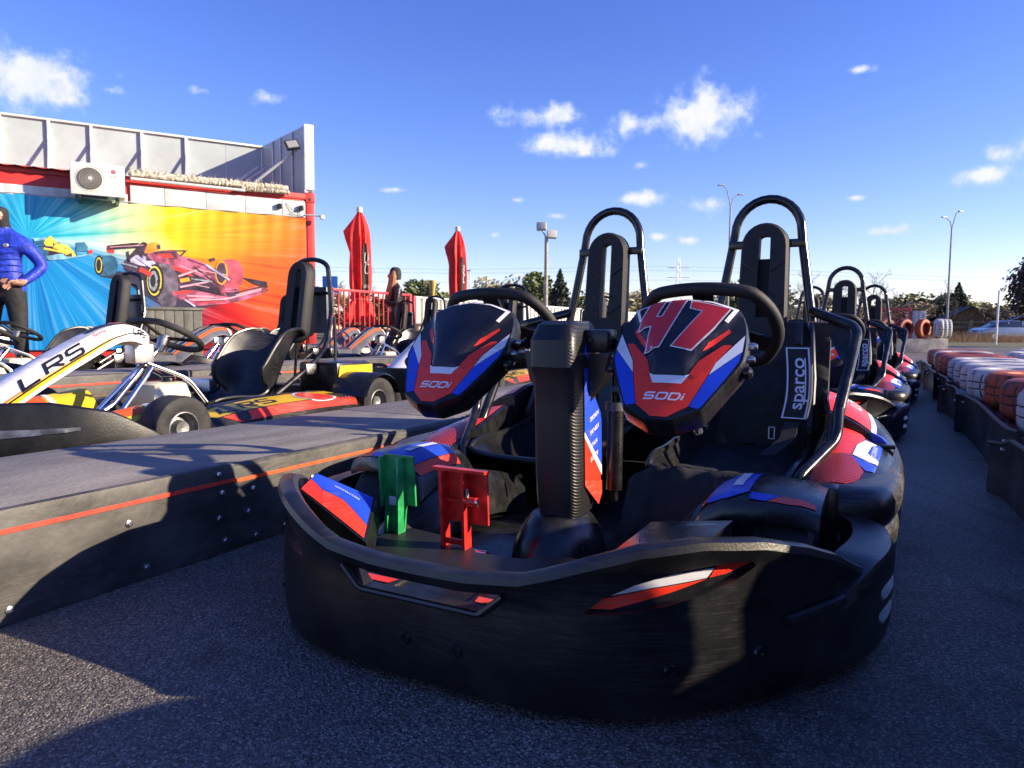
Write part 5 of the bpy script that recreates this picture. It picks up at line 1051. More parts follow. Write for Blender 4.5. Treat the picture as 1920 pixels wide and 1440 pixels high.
# banner
def banner_mat():
    m = bpy.data.materials.new('printed_banner'); m.use_nodes = True; t = m.node_tree; bs = t.nodes['Principled BSDF']; L = t.links.new; bs.inputs['Roughness'].default_value = .42
    N = t.nodes.new
    def mth(op, a, c=None, d=None, cl=False):
        n = N('ShaderNodeMath'); n.operation = op; n.use_clamp = cl
        for i, q in enumerate((a, c, d)):
            if q is None: continue
            if isinstance(q, (int, float)): n.inputs[i].default_value = q
            else: L(q, n.inputs[i])
        return n.outputs[0]
    tcn = N('ShaderNodeTexCoord'); sp = N('ShaderNodeSeparateXYZ'); L(tcn.outputs['Object'], sp.inputs[0])
    dx = mth('SUBTRACT', sp.outputs[0], -3.45); dz = mth('SUBTRACT', sp.outputs[2], 1.72)
    ang = mth('ARCTAN2', dz, dx); rad = mth('SQRT', mth('ADD', mth('MULTIPLY', dx, dx), mth('MULTIPLY', dz, dz)))
    def streak(fa, fr, seed):
        c = N('ShaderNodeCombineXYZ'); L(mth('MULTIPLY', ang, fa), c.inputs[0]); L(mth('MULTIPLY', rad, fr), c.inputs[1]); c.inputs[2].default_value = seed
        n = N('ShaderNodeTexNoise'); n.inputs['Scale'].default_value = 1; n.inputs['Detail'].default_value = 4; n.inputs['Roughness'].default_value = .6; L(c.outputs[0], n.inputs['Vector']); return n.outputs[0]
    s1 = streak(9, .35, 1); s2 = streak(38, .6, 5)
    st = mth('ADD', mth('MULTIPLY', s1, .6), mth('MULTIPLY', s2, .4))
    def ramp(src, els):
        r = N('ShaderNodeValToRGB'); e = r.color_ramp.elements
        e[0].position, e[0].color = els[0][0], (*els[0][1], 1); e[1].position, e[1].color = els[-1][0], (*els[-1][1], 1)
        for p, c in els[1:-1]: k = e.new(p); k.color = (*c, 1)
        L(src, r.inputs[0]); return r.outputs[0]
    X = mth('MULTIPLY_ADD', mth('SUBTRACT', st, .5), .22, mth('DIVIDE', mth('ADD', sp.outputs[0], 3.75), 3.6), True)
    upc = ramp(X, [(0, (.03, .30, .58)), (.14, (.05, .42, .62)), (.27, (.22, .60, .58)), (.40, (.62, .72, .36)), (.52, (.85, .62, .04)), (.75, (.82, .42, .03)), (1, (.76, .20, .04))])
    mid = ramp(X, [(0, (.18, .58, .66)), (.25, (.55, .78, .72)), (.42, (.85, .80, .40)), (.58, (.84, .48, .05)), (.8, (.72, .19, .03)), (1, (.66, .10, .02))])
    low = ramp(X, [(0, (.01, .22, .55)), (.28, (.02, .27, .60)), (.42, (.03, .16, .38)), (.55, (.12, .03, .08)), (.70, (.55, .03, .03)), (.85, (.72, .08, .02)), (1, (.68, .06, .02))])
    def mix(f, a, c):
        n = N('ShaderNodeMix'); n.data_type = 'RGBA'; L(f, n.inputs[0]); L(a, n.inputs[6]); L(c, n.inputs[7]); return n.outputs[2]
    angp = mth('MULTIPLY_ADD', mth('SUBTRACT', st, .5), .25, ang)
    f1 = mth('DIVIDE', mth('ADD', angp, .05), .16, None, True); f2 = mth('DIVIDE', mth('ADD', angp, .30), .24, None, True)
    c = mix(f1, mid, upc); c = mix(f2, low, c)
    con = N('ShaderNodeBrightContrast'); L(c, con.inputs[0]); L(mth('MULTIPLY', mth('SUBTRACT', st, .5), 1.0), con.inputs[1])
    hs_ = N('ShaderNodeHueSaturation'); L(con.outputs[0], hs_.inputs['Color']); hs_.inputs['Saturation'].default_value = 1.1; hs_.inputs['Value'].default_value = .86
    L(hs_.outputs[0], bs.inputs['Base Color']); return m
bn = thing('printed_banner', 'large printed banner of two racing cars in blue yellow and red streaks', 'banner', BL, BR)
rows = []; nx, nzz = 120, 24
for j in range(nzz + 1):
    row = []
    for i in range(nx + 1):
        x = -6.0 + 5.87 * i / nx; t = j / nzz; zt = 2.235 - .012 * (.5 - .5 * cos(2 * pi * (x + .1) / .42)); z = .36 + (zt - .36) * t
        fold = .012 * max(0, t - .55) * sin((x + .16 * (1 - t)) * 2 * pi / .21 + 1.5 * mnoise.noise(Vector((x * 1.5, 0, 0)))) + .006 * mnoise.noise(Vector((x * 2, z * 2, 3)))
        row.append(Vector((x, -.045 - fold, z)))
    rows.append(row)
G().loft(rows, closed=False).out('banner_sheet', banner_mat(), bn, 80)
PM = dict(shadow=mat('print_shadow', (.03, .025, .05), .45), teal=mat('print_teal', (.02, .09, .16), .45, var=.3, vscale=8), teal2=mat('print_teal2', (.02, .12, .20), .45, var=.3), rubberp=mat('print_black', (.015, .015, .02), .45), rubberp2=mat('print_tread', (.10, .08, .11), .45, var=.5, vscale=5), ring=mat('print_yellow_ring', (.60, .52, .04), .45), ring2=mat('print_orange_ring', (.72, .30, .03), .45), dark=mat('print_dark', (.035, .018, .035), .45, var=.5, vscale=10), redp=mat('print_red', (.62, .04, .03), .45), lilac=mat('print_lilac', (.38, .36, .52), .45, var=.3, vscale=9), orangep=mat('print_orange', (.78, .26, .02), .45, var=.2), magenta=mat('print_magenta', (.34, .075, .13), .45, var=.5, vscale=7), pinkw=mat('print_pink', (.70, .36, .42), .45), steelp=mat('print_steel', (.22, .24, .28), .45, var=.4, vscale=20), pinktyre=mat('print_pink_tyre', (.46, .07, .10), .45, var=.3, vscale=5), yellowp=mat('print_car_yellow', (.66, .48, .05), .45, var=.3, vscale=10), bluew=mat('print_pale_blue', (.18, .42, .58), .45, var=.3))
PRINT = [
('shadow', [(-2.782, 1.296), (-2.448, 1.242), (-2.169, 1.022), (-1.942, 0.887), (-1.639, 0.881), (-1.186, 0.999), (-0.662, 1.163), (-0.686, 1.212), (-1.276, 1.07), (-1.825, 1.219), (-2.444, 1.378)]) ,
('teal', [(-2.705, 1.545), (-2.557, 1.564), (-2.511, 1.465), (-2.535, 1.329), (-2.645, 1.29), (-2.733, 1.298)]) ,
('rubberp', [(-2.672, 1.43), (-2.677, 1.382), (-2.69, 1.341), (-2.707, 1.313), (-2.727, 1.302), (-2.746, 1.311), (-2.762, 1.337), (-2.771, 1.377), (-2.773, 1.425), (-2.768, 1.473), (-2.756, 1.514), (-2.738, 1.542), (-2.719, 1.553), (-2.7, 1.544), (-2.684, 1.518), (-2.674, 1.478)]) ,
('ring', [(-2.692, 1.429), (-2.695, 1.391), (-2.704, 1.359), (-2.716, 1.337), (-2.73, 1.329), (-2.743, 1.336), (-2.754, 1.357), (-2.76, 1.388), (-2.762, 1.426), (-2.758, 1.463), (-2.749, 1.496), (-2.737, 1.517), (-2.723, 1.526), (-2.71, 1.519), (-2.7, 1.498), (-2.693, 1.467)]) ,
('rubberp', [(-2.701, 1.429), (-2.704, 1.398), (-2.711, 1.371), (-2.721, 1.353), (-2.731, 1.347), (-2.742, 1.353), (-2.75, 1.37), (-2.755, 1.395), (-2.756, 1.426), (-2.753, 1.457), (-2.746, 1.483), (-2.737, 1.501), (-2.726, 1.508), (-2.716, 1.502), (-2.707, 1.485), (-2.702, 1.459)]) ,
('dark', [(-2.633, 1.672), (-2.609, 1.684), (-2.271, 1.743), (-2.261, 1.711), (-2.555, 1.647), (-2.547, 1.587), (-2.624, 1.589)]) ,
('redp', [(-2.633, 1.665), (-2.555, 1.632), (-2.557, 1.587), (-2.627, 1.594)]) ,
('dark', [(-2.461, 1.468), (-2.335, 1.622), (-2.229, 1.759), (-2.164, 1.736), (-2.193, 1.608), (-2.029, 1.525), (-1.969, 1.424), (-2.119, 1.301), (-2.266, 1.238), (-2.356, 1.291), (-2.444, 1.378)]) ,
('lilac', [(-2.4, 1.494), (-2.296, 1.591), (-2.173, 1.563), (-2.072, 1.488), (-2.115, 1.44), (-2.259, 1.444)]) ,
('orangep', [(-2.217, 1.607), (-2.168, 1.731), (-2.106, 1.758), (-2.027, 1.745), (-2.01, 1.677), (-2.046, 1.647), (-2.172, 1.609)]) ,
('dark', [(-2.069, 1.719), (-2.027, 1.731), (-2.02, 1.676), (-2.056, 1.662)]) ,
('dark', [(-2.141, 1.254), (-2.032, 1.421), (-1.819, 1.454), (-1.494, 1.351), (-1.274, 1.143), (-1.299, 1.045), (-1.637, 0.941), (-1.916, 1.028)]) ,
('magenta', [(-2.193, 1.597), (-2.025, 1.653), (-1.845, 1.675), (-1.793, 1.596), (-1.555, 1.551), (-1.402, 1.451), (-1.054, 1.199), (-1.039, 1.114), (-1.161, 1.068), (-1.248, 1.083), (-1.296, 1.191), (-1.56, 1.353), (-1.967, 1.482), (-2.113, 1.514)]) ,
('dark', [(-2.131, 1.612), (-1.962, 1.652), (-1.846, 1.64), (-1.816, 1.567), (-1.902, 1.548), (-2.027, 1.583)]) ,
('redp', [(-2.069, 1.604), (-1.899, 1.625), (-1.859, 1.565), (-1.986, 1.558)]) ,
('redp', [(-2.02, 1.468), (-1.819, 1.454), (-1.626, 1.345), (-1.649, 1.326), (-1.842, 1.407), (-2.032, 1.432)]) ,
('orangep', [(-1.802, 1.291), (-1.693, 1.319), (-1.672, 1.272), (-1.792, 1.244)]) ,
('pinkw', [(-1.822, 1.337), (-1.558, 1.444), (-1.541, 1.428), (-1.812, 1.314)]) ,
('pinkw', [(-1.804, 1.197), (-1.429, 1.282), (-1.418, 1.266), (-1.794, 1.173)]) ,
('rubberp2', [(-2.072, 1.484), (-1.904, 1.478), (-1.826, 1.337), (-1.821, 1.125), (-1.866, 0.912), (-2.005, 0.886), (-2.085, 1.024)]) ,
('rubberp', [(-1.99, 1.26), (-2.001, 1.174), (-2.026, 1.1), (-2.061, 1.051), (-2.102, 1.033), (-2.141, 1.049), (-2.174, 1.096), (-2.194, 1.167), (-2.199, 1.252), (-2.189, 1.337), (-2.164, 1.41), (-2.129, 1.459), (-2.089, 1.478), (-2.049, 1.463), (-2.017, 1.417), (-1.996, 1.345)]) ,
('ring', [(-2.016, 1.259), (-2.025, 1.184), (-2.046, 1.12), (-2.075, 1.076), (-2.11, 1.06), (-2.143, 1.074), (-2.17, 1.116), (-2.187, 1.178), (-2.191, 1.252), (-2.182, 1.326), (-2.161, 1.39), (-2.132, 1.433), (-2.098, 1.45), (-2.065, 1.437), (-2.038, 1.396), (-2.02, 1.333)]) ,
('rubberp', [(-2.032, 1.258), (-2.04, 1.192), (-2.058, 1.136), (-2.084, 1.097), (-2.113, 1.084), (-2.141, 1.096), (-2.165, 1.132), (-2.179, 1.187), (-2.183, 1.252), (-2.175, 1.318), (-2.157, 1.374), (-2.132, 1.412), (-2.103, 1.427), (-2.075, 1.415), (-2.051, 1.379), (-2.036, 1.324)]) ,
('steelp', [(-2.062, 1.257), (-2.068, 1.207), (-2.081, 1.164), (-2.099, 1.136), (-2.12, 1.125), (-2.141, 1.134), (-2.157, 1.162), (-2.168, 1.203), (-2.17, 1.253), (-2.165, 1.302), (-2.152, 1.345), (-2.133, 1.374), (-2.112, 1.385), (-2.092, 1.376), (-2.075, 1.348), (-2.065, 1.307)]) ,
('rubberp', [(-2.087, 1.256), (-2.091, 1.224), (-2.099, 1.197), (-2.11, 1.178), (-2.123, 1.171), (-2.135, 1.177), (-2.146, 1.195), (-2.152, 1.222), (-2.154, 1.253), (-2.15, 1.285), (-2.142, 1.313), (-2.131, 1.331), (-2.118, 1.338), (-2.105, 1.332), (-2.095, 1.315), (-2.089, 1.288)]) ,
('pinktyre', [(-1.31, 1.54), (-1.172, 1.595), (-1.046, 1.566), (-0.99, 1.447), (-1.005, 1.274), (-1.089, 1.186), (-1.25, 1.204), (-1.326, 1.334)]) ,
('dark', [(-1.206, 1.4), (-1.213, 1.342), (-1.23, 1.293), (-1.255, 1.259), (-1.283, 1.247), (-1.31, 1.257), (-1.333, 1.289), (-1.348, 1.337), (-1.352, 1.393), (-1.345, 1.451), (-1.328, 1.5), (-1.304, 1.534), (-1.276, 1.546), (-1.248, 1.536), (-1.225, 1.505), (-1.21, 1.457)]) ,
('ring2', [(-1.197, 1.4), (-1.205, 1.337), (-1.224, 1.283), (-1.251, 1.246), (-1.283, 1.232), (-1.314, 1.244), (-1.34, 1.278), (-1.356, 1.331), (-1.361, 1.393), (-1.353, 1.456), (-1.334, 1.51), (-1.307, 1.547), (-1.275, 1.561), (-1.244, 1.55), (-1.218, 1.516), (-1.202, 1.463)]) ,
('dark', [(-1.22, 1.399), (-1.226, 1.345), (-1.241, 1.299), (-1.262, 1.268), (-1.287, 1.256), (-1.311, 1.266), (-1.331, 1.296), (-1.344, 1.34), (-1.347, 1.394), (-1.341, 1.447), (-1.326, 1.493), (-1.305, 1.525), (-1.28, 1.537), (-1.256, 1.527), (-1.236, 1.498), (-1.224, 1.453)]) ,
('magenta', [(-1.903, 1.111), (-1.697, 1.158), (-1.433, 1.114), (-1.253, 1.071), (-1.045, 1.077), (-0.877, 1.23), (-0.673, 1.212), (-0.711, 1.141), (-1.093, 0.997), (-1.659, 0.928), (-1.702, 0.987), (-1.873, 1.053)]) ,
('redp', [(-1.892, 1.118), (-1.697, 1.148), (-1.632, 1.12), (-1.829, 1.09)]) ,
('pinkw', [(-1.7, 1.034), (-1.299, 1.033), (-0.758, 1.189), (-0.749, 1.177), (-1.288, 1.011), (-1.697, 1.011)]) ,
('pinkw', [(-1.721, 1.081), (-1.389, 1.079), (-1.389, 1.064), (-1.717, 1.062)]) ,
('dark', [(-1.246, 1.144), (-1.089, 1.186), (-1.044, 1.113), (-1.161, 1.073), (-1.218, 1.084)]) ,
('dark', [(-1.015, 1.347), (-0.684, 1.299), (-0.673, 1.212), (-0.852, 1.255)]) ,
('teal', [(-3.377, 1.614), (-3.286, 1.63), (-3.252, 1.557), (-3.264, 1.47), (-3.365, 1.453)]) ,
('teal2', [(-2.959, 1.695), (-2.873, 1.707), (-2.837, 1.648), (-2.848, 1.592), (-2.963, 1.585)]) ,
('dark', [(-3.259, 1.621), (-3.147, 1.65), (-2.982, 1.584), (-2.946, 1.531), (-3.134, 1.498), (-3.246, 1.471)]) ,
('yellowp', [(-3.303, 1.657), (-3.283, 1.706), (-3.226, 1.763), (-3.2, 1.729), (-3.147, 1.671), (-3.045, 1.656), (-2.983, 1.562), (-2.961, 1.526), (-3.059, 1.511), (-3.149, 1.595), (-3.259, 1.621)]) ,
('dark', [(-3.23, 1.666), (-3.146, 1.685), (-3.12, 1.652), (-3.203, 1.635)]) ,
('bluew', [(-3.278, 1.486), (-3.151, 1.552), (-3.05, 1.507), (-2.791, 1.573), (-2.788, 1.558), (-3.042, 1.486), (-3.256, 1.453)]) ,
('redp', [(-2.838, 1.603), (-2.79, 1.617), (-2.788, 1.573), (-2.834, 1.564)]) ,
('bluew', [(-3.4, 1.715), (-3.273, 1.739), (-3.27, 1.706), (-3.393, 1.677)]) ,
]
def rounded(P):
    n = len(P); out = []
    for i in range(n):
        a, b_ = Vector(P[i]), Vector(P[(i + 1) % n]); out += [tuple(a.lerp(b_, .2)), tuple(a.lerp(b_, .8))]
    return out
LINES = [('pinkw', (-1.80, 1.47), (-1.42, 1.33), .006), ('dark', (-1.62, 1.46), (-1.30, 1.22), .008), ('pinkw', (-1.55, 1.42), (-1.22, 1.37), .006), ('dark', (-1.70, 1.56), (-1.34, 1.44), .005), ('dark', (-1.78, 1.60), (-1.72, 1.66), .008), ('dark', (-1.86, 1.66), (-1.70, 1.67), .006), ('dark', (-1.42, 1.56), (-1.36, 1.58), .02), ('steelp', (-1.66, 1.30), (-1.40, 1.27), .010), ('pinkw', (-1.62, 1.22), (-1.44, 1.19), .005), ('dark', (-1.56, 1.17), (-1.36, 1.13), .012), ('magenta', (-1.30, 1.13), (-1.06, 1.16), .008), ('pinkw', (-1.10, 1.10), (-.76, 1.20), .007), ('dark', (-1.12, 1.13), (-.74, 1.23), .006), ('redp', (-1.58, .985), (-1.22, 1.005), .008), ('dark', (-1.60, 1.00), (-1.24, 1.025), .005), ('pinkw', (-1.60, 1.035), (-1.34, 1.06), .006), ('lilac', (-2.30, 1.55), (-2.12, 1.42), .012), ('redp', (-2.27, 1.40), (-2.14, 1.33), .03), ('dark', (-2.62, 1.64), (-2.20, 1.69), .010), ('pinkw', (-2.60, 1.66), (-2.22, 1.71), .004), ('dark', (-2.40, 1.62), (-2.38, 1.48), .010), ('steelp', (-2.46, 1.46), (-2.30, 1.42), .010), ('yellowp', (-3.30, 1.60), (-3.12, 1.57), .012), ('bluew', (-3.28, 1.50), (-3.10, 1.54), .008), ('bluew', (-3.26, 1.47), (-3.08, 1.49), .008), ('dark', (-3.34, 1.63), (-3.20, 1.62), .008), ('teal', (-3.40, 1.66), (-3.30, 1.68), .02), ('lilac', (-1.48, 1.50), (-1.18, 1.30), .014), ('lilac', (-1.75, 1.02), (-1.62, .93), .010)]
for mm, p0, p1, w_ in LINES:
    d_ = (Vector(p1) - Vector(p0)).normalized(); n_ = Vector((-d_.y, d_.x)) * w_; PRINT.append((mm, [tuple(Vector(p0) + n_), tuple(Vector(p0) - n_), tuple(Vector(p1) - n_), tuple(Vector(p1) + n_)]))
for k, (mm, poly) in enumerate(PRINT):
    if 5 < len(poly) < 16: poly = rounded(poly)
    decal('car_print', poly, lambda a, c: Vector((a, -.0485 - .00018 * k - (.006 * mnoise.noise(Vector((a * 2, c * 2, 3)))) - .012 * max(0, (c - .36) / 1.87 - .55) * sin((a + .16 * (1 - (c - .36) / 1.87)) * 2 * pi / .21 + 1.5 * mnoise.noise(Vector((a * 1.5, 0, 0)))), c)), PM[mm], bn, .1)
# ------------------------------------------------------------------ people
def skin_body(name, chain, mats, pick, parent, sub=2):
    """chain: dict key -> (pos, radius, parentkey); one continuous skinned surface"""
    keys = list(chain); me = bpy.data.meshes.new(name); idx = {k: i for i, k in enumerate(keys)}
    me.from_pydata([chain[k][0] for k in keys], [(idx[k], idx[chain[k][2]]) for k in keys if chain[k][2]], [])
    o = bpy.data.objects.new(name, me); COL.objects.link(o)
    sk = o.modifiers.new('s', 'SKIN'); sk.use_smooth_shade = True
    for k in keys:
        d = me.skin_vertices[0].data[idx[k]]; rr = chain[k][1]; d.radius = rr if isinstance(rr, tuple) else (rr, rr); d.use_root = (k == keys[0])
    ss = o.modifiers.new('u', 'SUBSURF'); ss.levels = sub; ss.render_levels = sub
    dg = bpy.context.evaluated_depsgraph_get(); dg.update(); m2 = bpy.data.meshes.new_from_object(o.evaluated_get(dg)); bpy.data.objects.remove(o); m2.name = name
    o = bpy.data.objects.new(name, m2); COL.objects.link(o); o.parent = parent; m2.materials.clear()
    for m_ in mats: m2.materials.append(m_)
    for p in m2.polygons: p.material_index = pick(p.center); p.use_smooth = True
    return o
skinm = mat('skin', (.45, .23, .15), .5, var=.1); bluejk = mat('blue_quilted_jacket', (.012, .035, .40), .55, var=.25, vscale=18, bump=1.0, bscale=22); blkcl = mat('black_clothing', (.012, .012, .013), .8, var=.3, vscale=20, bump=.3, bscale=40); hairm = mat('blond_hair', (.22, .12, .05), .5, var=.5, vscale=60, stretch=(8, 8, 1)); leather = mat('black_leather', (.012, .012, .013), .35, var=.3, bump=.3, bscale=30)
def hand(prefix, wr, ch, par, dirv, down, right):
    d = Vector(dirv).normalized(); dn = Vector(down).normalized(); sd_ = Vector(right).normalized(); wr = Vector(wr)
    ch[prefix + 'p'] = (wr + d * .05, (.038, .02), par)
    for k, (o_, ln) in enumerate(((-.03, .075), (-.010, .085), (.010, .08), (.03, .065))):
        b0 = wr + d * .085 + sd_ * o_; ch[prefix + 'f%da' % k] = (b0, .010, prefix + 'p'); ch[prefix + 'f%db' % k] = (b0 + d * ln * .5 + dn * .008, .009, prefix + 'f%da' % k); ch[prefix + 'f%dc' % k] = (b0 + d * ln * .85 + dn * .035, .008, prefix + 'f%db' % k)
    t0 = wr + d * .035 + sd_ * -.042; ch[prefix + 't0'] = (t0, .011, prefix + 'p'); ch[prefix + 't1'] = (t0 + d * .035 - sd_ * .02 + dn * .012, .010, prefix + 't0'); ch[prefix + 't2'] = (t0 + d * .06 - sd_ * .018 + dn * .03, .008, prefix + 't1')
def man(loc, rz):
    r = thing('person', 'person in a black balaclava and blue quilted jacket with hand on hip', 'person', loc, rz)
    V = Vector; ch = {}
    ch['hip'] = (V((0, 0, .98)), (.165, .12), None); ch['belly'] = (V((0, 0, 1.12)), (.175, .125), 'hip'); ch['chest'] = (V((0, .0, 1.30)), (.185, .13), 'belly'); ch['ucst'] = (V((0, .01, 1.43)), (.15, .10), 'chest'); ch['neck'] = (V((0, 0, 1.53)), .065, 'ucst'); ch['h0'] = (V((0, -.02, 1.62)), (.078, .092), 'neck'); ch['h1'] = (V((0, -.015, 1.70)), (.085, .102), 'h0'); ch['h2'] = (V((0, -.01, 1.755)), (.06, .07), 'h1'); ch['nose'] = (V((0, -.118, 1.655)), .014, 'h0')
    for s, k in ((1, 'l'), (-1, 'r')):
        ch[k + 's'] = (V((.20 * s, 0, 1.41)), .078, 'ucst'); ch[k + 'e'] = (V((.335 * s, .07, 1.17)), .066, k + 's'); ch[k + 'w'] = (V((.215 * s, -.09, 1.0)), .042, k + 'e')
        hand(k + 'h', ch[k + 'w'][0], ch, k + 'w', (-.75 * s, -.35, -.15), (0, -.2, -1), (0, .75, -.5))
        ch[k + 'th'] = (V((.105 * s, 0, .88)), .105, 'hip'); ch[k + 'k'] = (V((.13 * s, -.01, .50)), .072, k + 'th'); ch[k + 'a'] = (V((.14 * s, .02, .09)), .055, k + 'k'); ch[k + 'ft'] = (V((.15 * s, -.16, .04)), (.045, .035), k + 'a')
    def pick(c):
        if c.z > 1.545: return 1 if (c.y < -.075 and 1.615 < c.z < 1.70 and abs(c.x) < .06) else 2
        if c.z < 1.02 and abs(c.x) < .185 and c.y > -.115: return 2
        if c.z < .93: return 2
        if c.y < -.10 and c.z < 1.03: return 1
        if c.z > 1.40 and c.y > .03 and abs(c.x) > .05: return 2
        return 0
    body = skin_body('body', ch, [bluejk, skinm, blkcl], pick, r)
    for s in (1, -1):
        G().lathe([(0, .004), (.006, .003), (.011, -.002)], 10, Matrix.Translation((.032 * s, -.108, 1.672)) @ Matrix.Rotation(pi / 2, 4, 'X')).out('eye', plastic_smooth, r)
    G().box(-.03, .045, -.118, -.108, 1.705, 1.722, .004).out('balaclava_logo', whitepl, r); G().lathe([(0, .006), (.02, .004), (.024, 0)], 14, Matrix.Translation((.10, -.128, 1.36)) @ Matrix.Rotation(pi / 2 + .1, 4, 'X')).out('jacket_badge', silver, r)
    g = G().tube([(.0, -.132, 1.0), (0, -.138, 1.2), (0, -.128, 1.4), (0, -.09, 1.5)], .006, 6); g.out('zip', plastic_smooth, r); G().lathe([(.072, 1.46), (.085, 1.49), (.082, 1.535), (.075, 1.54)], 20).out('collar', bluejk, r)
    for k in range(6): G().tube([(.175 * cos(a) * 1.03, .128 * sin(a) * 1.04, 1.05 + k * .062) for a in [radians(q) for q in range(180, 361, 15)]], .004, 5).out('quilt_seam', bluejk, r)
    return r
man((-.7175 * 6.85, 6.85, .10), radians(8)).scale = (1, 1, .965)
def woman(loc, rz):
    r = thing('person', 'person with long blond hair, black cap and dark jacket standing behind the railing', 'person', loc, rz); V = Vector; ch = {}
    ch['hip'] = (V((0, 0, .93)), (.15, .12), None); ch['chest'] = (V((0, .01, 1.22)), (.16, .12), 'hip'); ch['ucst'] = (V((0, .02, 1.34)), (.13, .09), 'chest'); ch['neck'] = (V((0, -.01, 1.45)), .05, 'ucst'); ch['h0'] = (V((0, -.035, 1.53)), (.07, .085), 'neck'); ch['h1'] = (V((0, -.02, 1.61)), (.075, .095), 'h0'); ch['nose'] = (V((0, -.135, 1.555)), .012, 'h0')
    for s, k in ((1, 'l'), (-1, 'r')):
        ch[k + 's'] = (V((.17 * s, .01, 1.32)), .068, 'ucst'); ch[k + 'e'] = (V((.20 * s, -.02, 1.07)), .055, k + 's'); ch[k + 'w'] = (V((.10 * s, -.25, 1.13)), .035, k + 'e'); hand(k + 'h', ch[k + 'w'][0], ch, k + 'w', (-.3 * s, -.8, .3), (0, -.3, 1), (.8 * s, -.2, 0))
        ch[k + 'th'] = (V((.09 * s, 0, .82)), .095, 'hip'); ch[k + 'k'] = (V((.10 * s, 0, .46)), .062, k + 'th'); ch[k + 'a'] = (V((.11 * s, .02, .08)), .045, k + 'k'); ch[k + 'ft'] = (V((.11 * s, -.13, .035)), .038, k + 'a')
    body = skin_body('body', ch, [leather, skinm, blkcl], lambda c: 1 if (c.z > 1.44 or (c.y < -.27 and c.z > 1.0)) else (2 if c.z < .95 else 0), r)
    g = G(); g.lathe([(.096, 1.50), (.105, 1.58), (.095, 1.66), (.06, 1.705), (0, 1.715)], 20, Matrix.Translation((0, .005, 0))); g.out('cap', blkcl, r)
    for s in (-1, 1): G().tube(crom([(s * .06, -.03, 1.64), (s * .085, -.045, 1.54), (s * .085, -.06, 1.42), (s * .075, -.10, 1.27), (s * .06, -.13, 1.12), (s * .05, -.13, 1.02)], 4), [.03, .036, .042, .047, .05, .052, .053, .054, .055, .056, .056, .055, .054, .052, .05, .046, .042, .036, .03, .02, .01], 10).out('hair', hairm, r)
    G().box(-.05, .05, -.40, -.385, 1.15, 1.30, .006).out('held_phone', plastic_smooth, r)
    G().lathe([(.065, 1.40), (.085, 1.42), (.07, 1.46)], 16).out('collar', whitepl, r); return r
woman((-.1655 * 12.3, 12.3, 0), radians(-70))
# ------------------------------------------------------------------ railing, corrugated fence, parasols
FD = Vector((4.17, 7.5, 0)).normalized(); F0 = Vector((-2.78, 10.95, 0)); FR = atan2(FD.y, FD.x)
redr = mat('red_railing_paint', (.42, .035, .04), .4, var=.15)
fn_ = thing('railing', 'red metal railing with thin upright bars beside the container corner', 'railing', F0, FR)
Lr = 1.95
for z in (1.25, .18): G().box(0, Lr, -.018, .018, z - .02, z + .02, .004).out('rail', redr, fn_)
for k in range(17): G().box(k * .12 + .0, k * .12 + .018, -.009, .009, .2, 1.232, 0).out('bar', redr, fn_, 0)
G().box(Lr - .02, Lr + .03, -.025, .025, 0, 1.27, .004).out('post', redr, fn_)
cw = mat('cream_corrugated_sheet', (.66, .63, .53), .45, var=.08, vscale=2); gaps = mat('green_grey_sheet_gap', (.10, .13, .10), .6)
for j in range(5):
    p = F0 + FD * (2.05 + j * 2.5); f2 = thing('corrugated_fence', '%s section of the cream corrugated sheet fence, counted from the red railing' % ['first', 'second', 'third', 'fourth', 'fifth'][j], 'fence', p, FR, 'corrugated fence sections')
    G().box(0, 2.46, .03, .05, .1, 1.2, 0).out('backing', gaps, f2, 0); G().box(0, 2.48, -.02, .05, 1.2, 1.235, .004).out('top_rail', framew, f2); G().box(-.02, .04, -.03, .03, 0, 1.24, .004).out('post', framew if j else redr, f2)
    for k in range(12): G().loft([[Vector((.06 + k * .2 + x, y, z)) for x, y in ((0, .03), (.02, -.012), (.13, -.012), (.15, .03))] for z in (.12, 1.195)], closed=False).out('sheet_rib', cw, f2, 0)
redf = mat('red_parasol_fabric', (.60, .022, .018), .7, var=.15, vscale=6, bump=.3, bscale=12)
